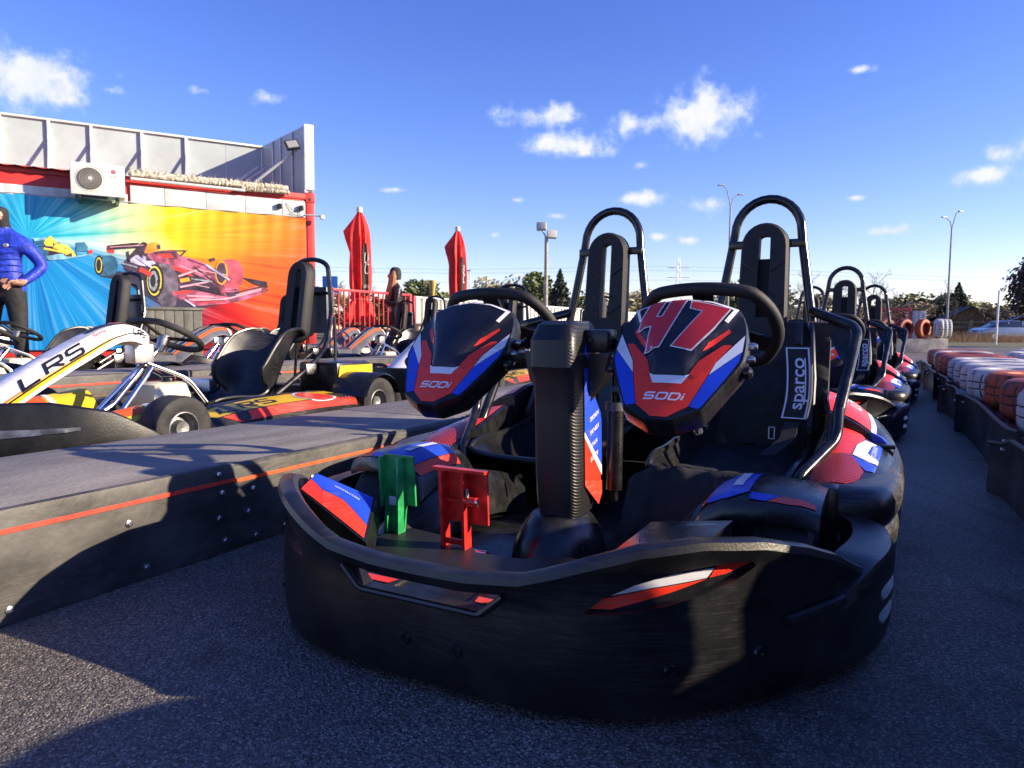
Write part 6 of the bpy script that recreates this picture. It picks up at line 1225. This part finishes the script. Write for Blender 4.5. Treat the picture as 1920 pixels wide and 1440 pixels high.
def parasol(loc, H, label, seed):
    r = thing('folded_parasol', label, 'parasol', loc, .4, 'folded parasols'); random.seed(seed); rings = []; zs = [.55, .75, .95, 1.15, 1.22, 1.3, 1.5, 1.8, 2.1, 2.35, 2.5, 2.62, 2.75, 2.85, 2.88]; rs = [.28, .26, .22, .17, .13, .14, .165, .17, .16, .15, .14, .12, .085, .045, .02]
    sc_ = H / 2.88; n = 48
    for z, q in zip(zs, rs):
        row = []
        for k in range(n):
            a = 2 * pi * k / n; f = 1 + .22 * sin(8 * a + seed + z * .7) + .10 * sin(13 * a + z * 2)
            if z > 2.2 and z < 2.8: f += 1.1 * max(0, cos(a - 3.0)) ** 6 * (1 - abs(z - 2.48) / .32)
            if z < 1.15: f += .30 * max(0, cos(a - 3.9)) ** 4
            row.append(Vector((q * f * cos(a), q * f * sin(a), z * sc_ + (.05 * sin(8 * a + 1) if z < .6 else 0))))
        rings.append(row)
    fo = G().loft(rings).out('folded_canopy', redf, r, 60)
    G().tube([(.14 * cos(2 * pi * k / 24), .14 * sin(2 * pi * k / 24), 1.22 * sc_) for k in range(24)], .016, 6, closed=True).out('tie_strap', mat('pink_strap', (.5, .12, .10), .6), r)
    G().tube([(0, 0, 0), (0, 0, 2.93 * sc_)], .028, 10).out('pole', framew, r); G().lathe([(0, 2.97), (.05, 2.96), (.06, 2.90), (.05, 2.86)], 14, Matrix.Scale(sc_, 4, (0, 0, 1))).out('finial', whitepl, r); G().lathe([(0, .12), (.22, .12), (.28, .05), (.30, 0)], 20).out('base', plastic, r)
    # printed dark panel with white lettering, lying on the folded cloth
    def pf(a, z, d=.02): q = lerp(zs, rs, z); aa = -1.25 + a; f = 1 + .22 * sin(8 * aa + seed + z * .7) + .10 * sin(13 * aa + z * 2); return Vector((q * max(f, 1.02) * cos(aa) * 1.0, q * max(f, 1.02) * sin(aa), z * sc_)) * 1 + Vector((cos(aa) * d, sin(aa) * d, 0))
    decal('printed_panel', [(-.28, 1.28), (.28, 1.28), (.30, 1.6), (.28, 2.2), (-.05, 2.3), (-.28, 2.1)], lambda a, z: pf(a, z), mat('parasol_print_black', (.02, .012, .012), .7), fo, .06)
    for tx, zz, s_ in (('U', 1.98, .34), ('C', 1.78, .34), ('KAVA', 1.46, .12)): text('print_letters', tx, s_, lambda a, c, zz=zz: pf(a * 1.3, zz + c * .9, .035), whitepl, fo, .3)
    return r
parasol(Vector((-.2148 * 13.2, 13.2, 0)), 2.80, 'folded red parasol standing behind the red railing', 2)
parasol(Vector((-.0776 * 15.6, 15.6, 0)), 2.80, 'smaller looking folded red parasol farther off, behind the corrugated fence', 5)
# grey slatted bin in front of the banner
bi = thing('slatted_planter', 'grey slatted planter box standing below the banner', 'planter', Vector((-.478 * 8.2, 8.2, .0)), BR); gb = mat('grey_green_wood', (.13, .13, .108), .7, var=.2, vscale=6)
for k in range(6): G().box(-.30 + k * .1, -.205 + k * .1, 0, .3, .1, .85, .006).out('slat', gb, bi)
G().box(-.32, .32, -.02, .32, .85, .88, .006).out('top_board', gb, bi)
# low tables behind the railing
for k, (x, y) in enumerate(((-2.35, 12.6), (-1.2, 13.6))):
    tb = thing('picnic_bench', 'dark wooden picnic bench %s' % ('beside the nearer parasol' if k == 0 else 'between the two parasols'), 'bench', (x, y, 0), .5); wd_ = mat('dark_wood', (.05, .03, .02), .7, var=.3, vscale=10)
    for j in range(4): G().box(-.8, .8, -.26 + j * .13, -.15 + j * .13, .72, .75, .004).out('plank', wd_, tb)
    for s in (-1, 1): G().box(.6 * s - .03, .6 * s + .03, -.25, .25, 0, .72, .004).out('leg', wd_, tb); G().box(-.8, .8, .45 * s - .1, .45 * s + .1, .43, .46, .004).out('seat_plank', wd_, tb)
# ------------------------------------------------------------------ background
def at(px, d): return Vector(((px - 960) / 1320 * d * 1.0, d, 0))
polem = mat('weathered_pole', (.30, .28, .22), .7, var=.2, vscale=6); lampm = mat('lamp_grey', (.20, .21, .22), .5, .4)
pl = thing('light_mast', 'wooden light mast with two square floodlights behind the corrugated fence', 'light mast', at(1022, 30)); G().tube([(0, 0, 0), (0, 0, 4.55)], [.095, .075], 12).out('mast', polem, pl)
for s, z in ((-1, 4.95), (1, 4.62)):
    M = Matrix.Translation((.22 * s, -.15, z)) @ Matrix.Rotation(radians(-15), 4, 'X') @ Matrix.Rotation(radians(10 * s), 4, 'Z'); G().box(-.20, .20, -.10, .10, -.16, .16, .02, M).out('floodlight_head', mat('floodlight_pale', (.45, .44, .40), .5), pl); G().tube([(0, 0, 4.5), (.22 * s, -.1, z - .1)], .03, 8).out('arm', lampm, pl)
greypole = mat('grey_lamp_pole', (.24, .25, .26), .55, var=.1)
def street_lamp(px, d, H, label, big):
    r = thing('street_lamp', label, 'street lamp', at(px, d), .3, 'twin arm street lamps'); G().tube([(0, 0, 0), (0, 0, H - 1.2)], [.085, .045], 10).out('pole', greypole, r)
    for s, k in ((-big, 1.), (big, .6)):
        e = Vector((.55 * s, 0, H if k == 1 else H - .45)); G().tube([(0, 0, H - 1.25), (.12 * s, 0, H - .75), (.3 * s, 0, e.z - .15), tuple(e)], .03, 8, .25).out('arm', greypole, r); G().loft([[e + Vector((x * s, y, z)) for y, z in ((-.09, -.02), (.09, -.02), (.07, .04), (-.07, .04))] for x in (-.03, .2, .32)]).out('lamp_head', lampm, r)
street_lamp(1361, 42, 9.1, 'tall twin arm street lamp rising left of the right headrest hoop', 1); street_lamp(1771, 47, 8.6, 'tall twin arm street lamp above the wooden hut', -1)
G().tube([(0, 0, 0), (.02, 0, 2.9)], .05, 8).out('pole', framew, None); po = bpy.data.objects['pole.002'] if 'pole.002' in bpy.data.objects else COL.objects[-1]
po = [o for o in COL.objects if o.name.startswith('pole') and o.parent is None][0]; po.location = at(1865, 38); po.name = 'thin_pole'; tag(po, 'thin pale pole standing in front of the dark conifer', 'pole')
# lattice pylon and wires
py = thing('lattice_pylon', 'faint lattice power pylon far away above the steering wheel', 'pylon', at(1268, 260)); g = G(); Hh = 27
for sx, sy in ((-1, -1), (1, -1), (1, 1), (-1, 1)): g.tube([(1.6 * sx, 1.6 * sy, 0), (.35 * sx, .35 * sy, Hh)], .10, 4)
for k in range(9):
    a, c = k / 9, (k + 1) / 9; ra_, rb_ = 1.6 - 1.25 * a, 1.6 - 1.25 * c
    for s in (-1, 1): g.tube([(-ra_ * s, -ra_, a * Hh), (rb_ * s, -rb_, c * Hh)], .06, 4)
g.out('lattice', framew, py); 
for z in (20, 23.5): G().tube([(-4, 0, z), (4, 0, z)], .12, 4).out('cross_arm', framew, py)
for k, z in enumerate((19.5, 23.0, 24.5)):
    pw = G().tube([(-160, 0, z - 1), (-80, 0, z - 2.2), (0, 0, z), (110, 0, z - 4), (220, 0, z - 2)], .035, 4, 30).out('power_line', lampm, None, loc=at(1268, 260 + k)); tag(pw, '%s of the three thin power lines crossing the sky' % ['lowest', 'middle', 'highest'][k], 'power line')
# trees
random.seed(4)
barkm = mat('bark', (.10, .075, .055), .9, var=.3, vscale=10)
def leafm(name, c): return mat(name, c, .7, var=.55, vscale=2.2)
LEAF = dict(olive=leafm('olive_leaves', (.17, .165, .05)), green=leafm('fresh_green_leaves', (.14, .175, .05)), dark=leafm('dark_needles', (.04, .052, .028)), brown=leafm('bare_twig_haze', (.20, .155, .10)), pale=leafm('pale_blossom_leaves', (.33, .30, .18)), purple=leafm('purple_dark_leaves', (.030, .022, .020)))
def crown(kind, H, W, n, size, seed):
    random.seed(seed); g = G(); cl = []
    if kind == 'cone':
        for k in range(n):
            t = random.random() ** 1.4; z = H * (.06 + .92 * t); a = random.random() * 2 * pi; tier = .72 + .28 * (1 - (t * 9) % 1); q = W * (1 - t) * tier * random.random() ** .4; cl.append((Vector((q * cos(a), q * sin(a), z - q * .15)), .6 + .6 * (1 - t)))
    else:
        lobes = [(Vector((random.uniform(-.6, .6) * W, random.uniform(-.6, .6) * W, H * random.uniform(.35, .82))), random.uniform(.25, .5) * W) for _ in range(11)]
        for k in range(n):
            c, q = random.choice(lobes); d = Vector((random.gauss(0, 1), random.gauss(0, 1), random.gauss(0, 1))).normalized() * q * random.uniform(.55, 1.05); p = c + Vector((d.x, d.y, d.z * H / W * .42)); p.z = max(.08 * H, p.z); cl.append((p, 1))
    for p, s in cl:
        s *= size * random.uniform(.5, 1.3); ax = Vector((random.gauss(0, 1), random.gauss(0, 1), random.gauss(0, 1))).normalized(); e1 = ax.orthogonal().normalized() * s; e2 = ax.cross(e1.normalized()) * s * .6; g.add([p - e1, p + e2 * .7, p + e1, p - e2], [(0, 1, 2, 3)])
    return g
def branches(H, seed, depth=4, n0=4):
    random.seed(seed); g = G()
    def br(p, d, l, q, k):
        e = p + d * l; g.tube([p, (p + e) / 2 + Vector((random.uniform(-1, 1), random.uniform(-1, 1), 0)) * l * .06, e], [q, q * .8, q * .6], 5, caps=False)
        if k == 0: return
        for _ in range(n0 if k == depth else 3): br(p.lerp(e, random.uniform(.45, 1)), (d + Vector((random.gauss(0, .5), random.gauss(0, .5), random.uniform(0, .35)))).normalized(), l * random.uniform(.5, .78), q * .55, k - 1)
    br(Vector((0, 0, 0)), Vector((0, 0, 1)), H * .34, H * .016, depth); return g
PROTO = {}
def tree(kind, px, d, H, W, label, cat='tree', rz=None):
    key = kind
    r = thing(dict(cone='fir_tree', bare='bare_tree').get(kind, 'leafy_tree' if 'tree' in kind else 'bush') if kind not in ('thuja',) else 'thuja', label, cat, at(px, d), random.uniform(0, 6) if rz is None else rz, 'trees and bushes beyond the track'); r.scale = (W, W, H)
    if key not in PROTO:
        if kind == 'bare': a = branches(1, 5, 5, 5).out('branches', barkm, r, 0); PROTO[key] = [a.data]; return r
        if kind == 'cone': gg, mm = crown('cone', 1, .5, 2600, .042, 3), LEAF['dark']
        elif kind == 'thuja': gg, mm = crown('cone', 1, .42, 1500, .06, 13), LEAF['dark']
        elif kind == 'olive_bush': gg, mm = crown('b', 1, .55, 2400, .038, 7), LEAF['olive']
        elif kind == 'green_bush': gg, mm = crown('b', 1, .55, 2400, .038, 8), LEAF['green']
        elif kind == 'brown_bush': gg, mm = crown('b', 1, .55, 2000, .026, 9), LEAF['brown']
        elif kind == 'pale_tree': gg, mm = crown('b', 1, .5, 2000, .032, 10), LEAF['pale']
        elif kind == 'dark_tree': gg, mm = crown('b', 1, .5, 9000, .021, 12), LEAF['purple']
        cr = gg.out('crown', mm, r, 0); tr = branches(.95, 6, 2, 4).out('trunk', barkm, r, 0); PROTO[key] = [cr.data, tr.data]
    else:
        for nm, me in zip(('crown', 'trunk') if kind != 'bare' else ('branches',), PROTO[key]): o = bpy.data.objects.new(nm, me); COL.objects.link(o); o.parent = r
    return r
random.seed(9)
T = [('bare', 648, 38, 4.3, 4.2, 'bare tree just right of the container building'), ('olive_bush', 700, 46, 2.6, 5, 'low olive bush behind the red railing'), ('green_bush', 775, 44, 3.3, 4.6, 'fresh green bush right of the blond person'), ('green_bush', 815, 52, 3.0, 5, 'fresh green bush left of the yellow topped post'), ('cone', 803, 40, 2.6, 2.0, 'small fir behind the yellow topped post'), ('brown_bush', 830, 60, 2.6, 7, 'brown bush left of the farther parasol'), ('brown_bush', 880, 62, 2.8, 8, 'brown bush right of the farther parasol'), ('cone', 903, 70, 4.2, 2.6, 'slender fir top just right of the farther parasol'), ('pale_tree', 962, 58, 4.4, 5, 'pale budding tree left of the light mast'), ('green_bush', 995, 50, 4.2, 4.4, 'light green tree right beside the light mast'), ('cone', 1048, 42, 3.5, 3.0, 'dark fir right of the light mast'), ('olive_bush', 1085, 58, 3.0, 6, 'olive bush below the left roll hoop'), ('brown_bush', 1130, 62, 3.0, 8, 'brown bush seen through the left headrest slot'), ('pale_tree', 1185, 56, 3.6, 6, 'pale blossoming bush right of the left roll hoop'), ('brown_bush', 1240, 64, 2.6, 8, 'brown bush behind the right steering wheel'), ('olive_bush', 1300, 58, 2.6, 6, 'olive bush left of the right headrest'), ('green_bush', 1364, 50, 3.8, 3.0, 'green tree top at the foot of the left street lamp'), ('pale_tree', 1475, 52, 3.6, 4.6, 'pale bush right of the right headrest'), ('bare', 1545, 50, 5.4, 5.4, 'bare tree behind the second kart hoop'), ('bare', 1610, 54, 5.8, 5.6, 'wide bare tree right of the second kart hoop'), ('bare', 1664, 46, 4.4, 2.8, 'narrow bare tree left of the wooden hut'), ('brown_bush', 1640, 58, 2.8, 7, 'brown bush behind the third kart'), ('olive_bush', 1700, 52, 3.3, 5, 'tall olive bush behind the red railing on the right'), ('thuja', 1692, 44, 2.4, 1.6, 'dark narrow thuja behind the red railing on the right'), ('olive_bush', 1725, 56, 3.0, 5, 'olive bush left of the dark thujas'), ('thuja', 1741, 44, 2.2, 1.5, 'left one of the two dark thujas by the rail fence'), ('thuja', 1756, 45, 2.3, 1.6, 'right one of the two dark thujas by the rail fence'), ('olive_bush', 1772, 52, 3.0, 4, 'olive bush behind the right street lamp'), ('cone', 1790, 50, 3.6, 3.2, 'blue dark fir left of the wooden hut'), ('olive_bush', 1812, 62, 3.2, 4, 'olive bush right above the hut roof'), ('olive_bush', 1845, 60, 3.0, 6, 'wide olive bush right of the wooden hut'), ('brown_bush', 1858, 42, 2.2, 4, 'brown bush beside the thin pole'), ('bare', 1850, 40, 3.0, 2.2, 'small bare tree left of the thin pole'), ('dark_tree', 1985, 31, 4.6, 3.3, 'big dark tree at the right edge of the photo'), ('bare', 1772, 40, 4.2, 1.8, 'young bare tree at the foot of the right street lamp'), ('olive_bush', 1560, 62, 2.6, 8, 'olive bush behind the second kart'), ('brown_bush', 740, 64, 2.4, 9, 'long brown thicket behind the blond person'), ('brown_bush', 1000, 66, 2.4, 9, 'long brown thicket behind the light mast'), ('brown_bush', 1420, 66, 2.4, 9, 'long brown thicket behind the right headrest'), ('olive_bush', 1895, 64, 3.0, 8, 'olive bush behind the parked car')]
for kind, px, d, H, W, lb in T:
    if 1690 <= px < 1960: d, H, W = d * 1.45, (H - .65) * 1.4 + .65, W * 1.4
    tree(kind, px, d, H * 1.22, W * 1.3, lb, 'tree' if kind in ('bare', 'cone', 'pale_tree', 'dark_tree', 'thuja') else 'bush')
def clone_kind(i): pass
# huts
def hut(px, d, w_, dp, hw, hr, rm, wm_, label, rz):
    r = thing('wooden_hut', label, 'hut', at(px, d), rz); G().prism([(-w_ / 2, 0), (w_ / 2, 0), (w_ / 2, hw), (0, hr - .12), (-w_ / 2, hw)], lambda a, c, q: Vector((a, q, c)), 0, dp).out('walls', wm_, r, 0)
    for s in (-1, 1): G().loft([[Vector((s * x, y, z)) for x, z in ((0, hr), (w_ / 2 + .45, hw - .28), (w_ / 2 + .45, hw - .36), (0, hr - .10))] for y in (-.4, dp + .3)]).out('roof_side', rm, r, 0)
    for k in range(int(w_ / .3)): x = -w_ / 2 + .02 + k * .3; G().box(x, x + .28, -.03, -.002, .05, min(hw, 9) + max(0, (hr - .25 - hw) * (1 - abs(x + .14) / (w_ / 2))) - .05, 0).out('wall_board', wm_, r, 0)
    G().box(-.5, .4, -.06, -.03, .0, 1.9, .01).out('door', mat('hut_door', (.12, .07, .03), .7, var=.2), r)
woodm = mat('brown_hut_wood', (.14, .085, .035), .75, var=.3, vscale=4); orangew = mat('orange_hut_wood', (.34, .14, .05), .75, var=.2, vscale=4)
hut(1815, 60, 4.4, 4.0, 1.7, 2.85, mat('dark_roof', (.035, .033, .035), .8, var=.3), woodm, 'brown wooden hut with a dark pitched roof behind the rail fence', -.35); hut(1909, 58, 3.2, 4.0, 1.35, 2.05, mat('blue_grey_roof', (.22, .27, .36), .6, var=.1), orangew, 'small orange hut with a pale blue roof behind the parked car', -.5)
# wooden rail fence
rfm = mat('weathered_rail_wood', (.20, .17, .09), .85, var=.3, vscale=8)
for k in range(6):
    p = at(1728 + k * 44, 55 - k * .4); q = at(1728 + (k + 1) * 44, 55 - (k + 1) * .4); r = thing('rail_fence', '%s bay of the wooden rail fence, counted from the left' % ['first', 'second', 'third', 'fourth', 'fifth', 'sixth'][k], 'fence', p, atan2(q.y - p.y, q.x - p.x), 'rail fence bays'); Ln = (q - p).length
    G().box(-.11, .11, -.07, .07, 0, 1.55, .01).out('post', rfm, r)
    for z in (1.42, 1.05, .6): G().box(.05, Ln, -.03, .03, z - .035, z + .035, .005).out('rail', rfm, r)
dry = G(); random.seed(31)
for k in range(3000):
    x = random.uniform(0, 16); h = random.uniform(.35, .85); y = random.uniform(-.5, .5); dry.add([(x - .012, y, 0), (x + .012, y, 0), (x + random.uniform(-.1, .1), y, h)], [(0, 1, 2)])
tag(dry.out('dry_reeds', mat('dry_reed', (.22, .13, .07), .9, var=.4, vscale=3), None, 0, loc=at(1728, 46)), 'strip of dry brown reeds along the rail fence', 'reeds', kind='stuff')
# parked car (side on)
carp = mat('silver_blue_car_paint', (.16, .20, .26), .25, .5, coat=.5); glassd = mat('car_glass', (.02, .025, .035), .06, spec=.8)
c = thing('parked_car', 'silver blue estate car parked beyond the tyre barrier', 'car', at(1878, 51), radians(4)); rings = []
for x, zb, zt, hw in ((-2.2, .35, .62, .70), (-2.15, .28, .82, .80), (-1.6, .25, .98, .86), (-1.1, .25, 1.02, .88), (0, .25, 1.02, .89), (1.2, .25, 1.02, .88), (1.9, .27, 1.0, .84), (2.15, .32, .92, .78), (2.2, .38, .7, .7)): rings.append([Vector((x, y * hw, z)) for y, z in ((-1, zb + .1), (-1.0, zt - .12), (-.93, zt), (.93, zt), (1, zt - .12), (1, zb + .1), (.9, zb), (-.9, zb))])
G().loft(rings).out('body', carp, c, 40); rings = []
for x, zt, hw in ((-1.25, 1.03, .78), (-.55, 1.42, .64), (0, 1.48, .62), (1.1, 1.45, .62), (1.75, 1.30, .64), (2.0, 1.0, .74)): rings.append([Vector((x, y, z)) for y, z in ((-.80, 1.0), (-hw, zt - .05), (-hw + .08, zt), (hw - .08, zt), (hw, zt - .05), (.80, 1.0))])
G().loft(rings, closed=True).out('cabin', glassd, c, 40)
rings = []
for x, zt, hw in ((-.62, 1.40, .66), (-.5, 1.455, .65), (0, 1.50, .64), (1.1, 1.47, .64), (1.7, 1.34, .66)): rings.append([Vector((x, y, z)) for y, z in ((-hw, zt - .05), (-hw + .08, zt + .01), (hw - .08, zt + .01), (hw, zt - .05))])
G().loft(rings, closed=True).out('roof', carp, c, 40)
for x in (-.2, .85): G().loft([[Vector((x + a + dz * .05, -.79 + dz * .16, 1.0 + dz * .42)) for a in (-.04, .04)] for dz in (0, 1)], closed=False).out('pillar', carp, c)
for x in (-1.35, 1.35):
    for s in (-1, 1): wh = G().lathe([(.2, -.1), (.32, -.09), (.33, 0), (.32, .09), (.2, .1)], 20, Matrix.Translation((x, .78 * s, .33)) @ Matrix.Rotation(pi / 2, 4, 'X')).out('wheel', rubber, c); G().lathe([(0, -.1 * s), (.2, -.1 * s), (.21, .05)], 16, Matrix.Translation((x, .78 * s, .33)) @ Matrix.Rotation(pi / 2, 4, 'X')).out('rim', silver, wh)
for s in (-1, 1): G().box(-2.2, -2.12, .45 * s - .15, .45 * s + .15, .66, .78, .02).out('headlight', whitepl, c)
# low wall, upright tyres, red railing and grey box at the end of the lane
lw = G().box(-1.6, .95, 0, .5, 0, .45, .02).out('low_wall', mat('pale_concrete', (.34, .31, .26), .85, var=.2, vscale=4, bump=.3, bscale=30), None, loc=at(1716, 22), rotz=-.1); tag(lw, 'low pale concrete wall closing the far end of the lane', 'wall')
random.seed(2)
for k, (px, cc) in enumerate(((1656, 'red'), (1690, 'red'), (1724, 'orange'))): place_tyre(cc, at(px, 22.1) + Vector((0, .1, .45 + .3)), 'red tyre standing upright on the far low wall, %s of three' % ['leftmost', 'middle', 'rightmost'][k], 'upright tyres on the far wall', rot=(pi / 2, 0, .2 + .15 * k))
for k in range(3): place_tyre('white', at(1742 + 8 * k, 22.4 + .3 * k) + Vector((0, -.2, .755)), 'white tyre standing upright right of the red ones, %s of three' % ['nearest', 'middle', 'farthest'][k], 'upright tyres on the far wall', rot=(pi / 2, 0, 1.15))
for k in range(8):
    cc = ['white', 'white', 'orange', 'orange', 'red', 'white', 'orange', 'white'][k]
    for j in range(2): place_tyre(cc if j else 'red', lane(12.0 - .1 * k, 2.6 + .62 * k, .205 * j), '%s tyre, %s of the %s stack in the cross row behind the barrier' % ('white' if cc == 'white' else 'orange', ['lower', 'upper'][j], ORD[k]), 'tyres of the cross row', tilt=(.02, -.02))
rr = thing('railing', 'red metal railing far off at the end of the lane', 'railing', at(1676, 25), -.2)
for z in (.5, 1.45): G().box(-.5, .45, -.03, .03, z - .03, z + .03, .005).out('rail', redr, rr)
for k in range(9): G().box(-.48 + k * .11, -.455 + k * .11, -.015, .015, 0, 1.42, 0).out('bar', redr, rr, 0)
for x in (-.5, .45): G().box(x - .04, x + .04, -.04, .04, 0, 1.5, .005).out('post', redr, rr)
gb2 = thing('grey_cabinet', 'grey metal cabinet right of the far red railing', 'cabinet', at(1714, 25), -.2); G().box(-.21, .21, -.3, .3, 0, 1.38, .02).out('cabinet_body', mat('cabinet_grey', (.30, .31, .35), .5, var=.1), gb2)
for k in range(3): G().box(-.19 + k * .13, -.07 + k * .13, -.315, -.30, .1, 1.32, .004).out('door_panel', MATS['cabinet_grey'], gb2)
# small signs
sg = thing('yellow_post', 'post with a yellow cone shaped top behind the corrugated fence', 'post', at(811, 16)); G().tube([(0, 0, 0), (0, 0, 1.35)], .03, 8).out('pole', framew, sg); G().lathe([(.02, 1.33), (.045, 1.45), (.09, 1.72), (.085, 1.74), (0, 1.74)], 16).out('yellow_top', mat('yellow_plastic', (.40, .30, .06), .5, var=.2), sg)
sg = thing('blue_sign', 'small blue road sign right of the container building', 'sign', at(621, 26)); G().tube([(0, 0, 0), (0, 0, 2.6)], .03, 8).out('pole', framew, sg); G().box(-.28, .28, -.05, -.03, 1.95, 2.55, .01).out('plate', mat('sign_blue', (.02, .10, .42), .4), sg); G().prism([(-.14, 2.05), (.14, 2.05), (0, 2.42)], lambda a, q, d: Vector((a, -.052 - d, q)), 0, .002).out('white_triangle', whitepl, sg)
sp_ = thing('slim_lamp', 'distant slim lamp post left of the light mast', 'lamp post', at(880, 90)); G().tube([(0, 0, 0), (0, 0, 8.0)], .08, 8).out('pole', framew, sp_); G().box(-.35, .15, -.1, .1, 7.95, 8.1, .02).out('lamp_head', lampm, sp_)
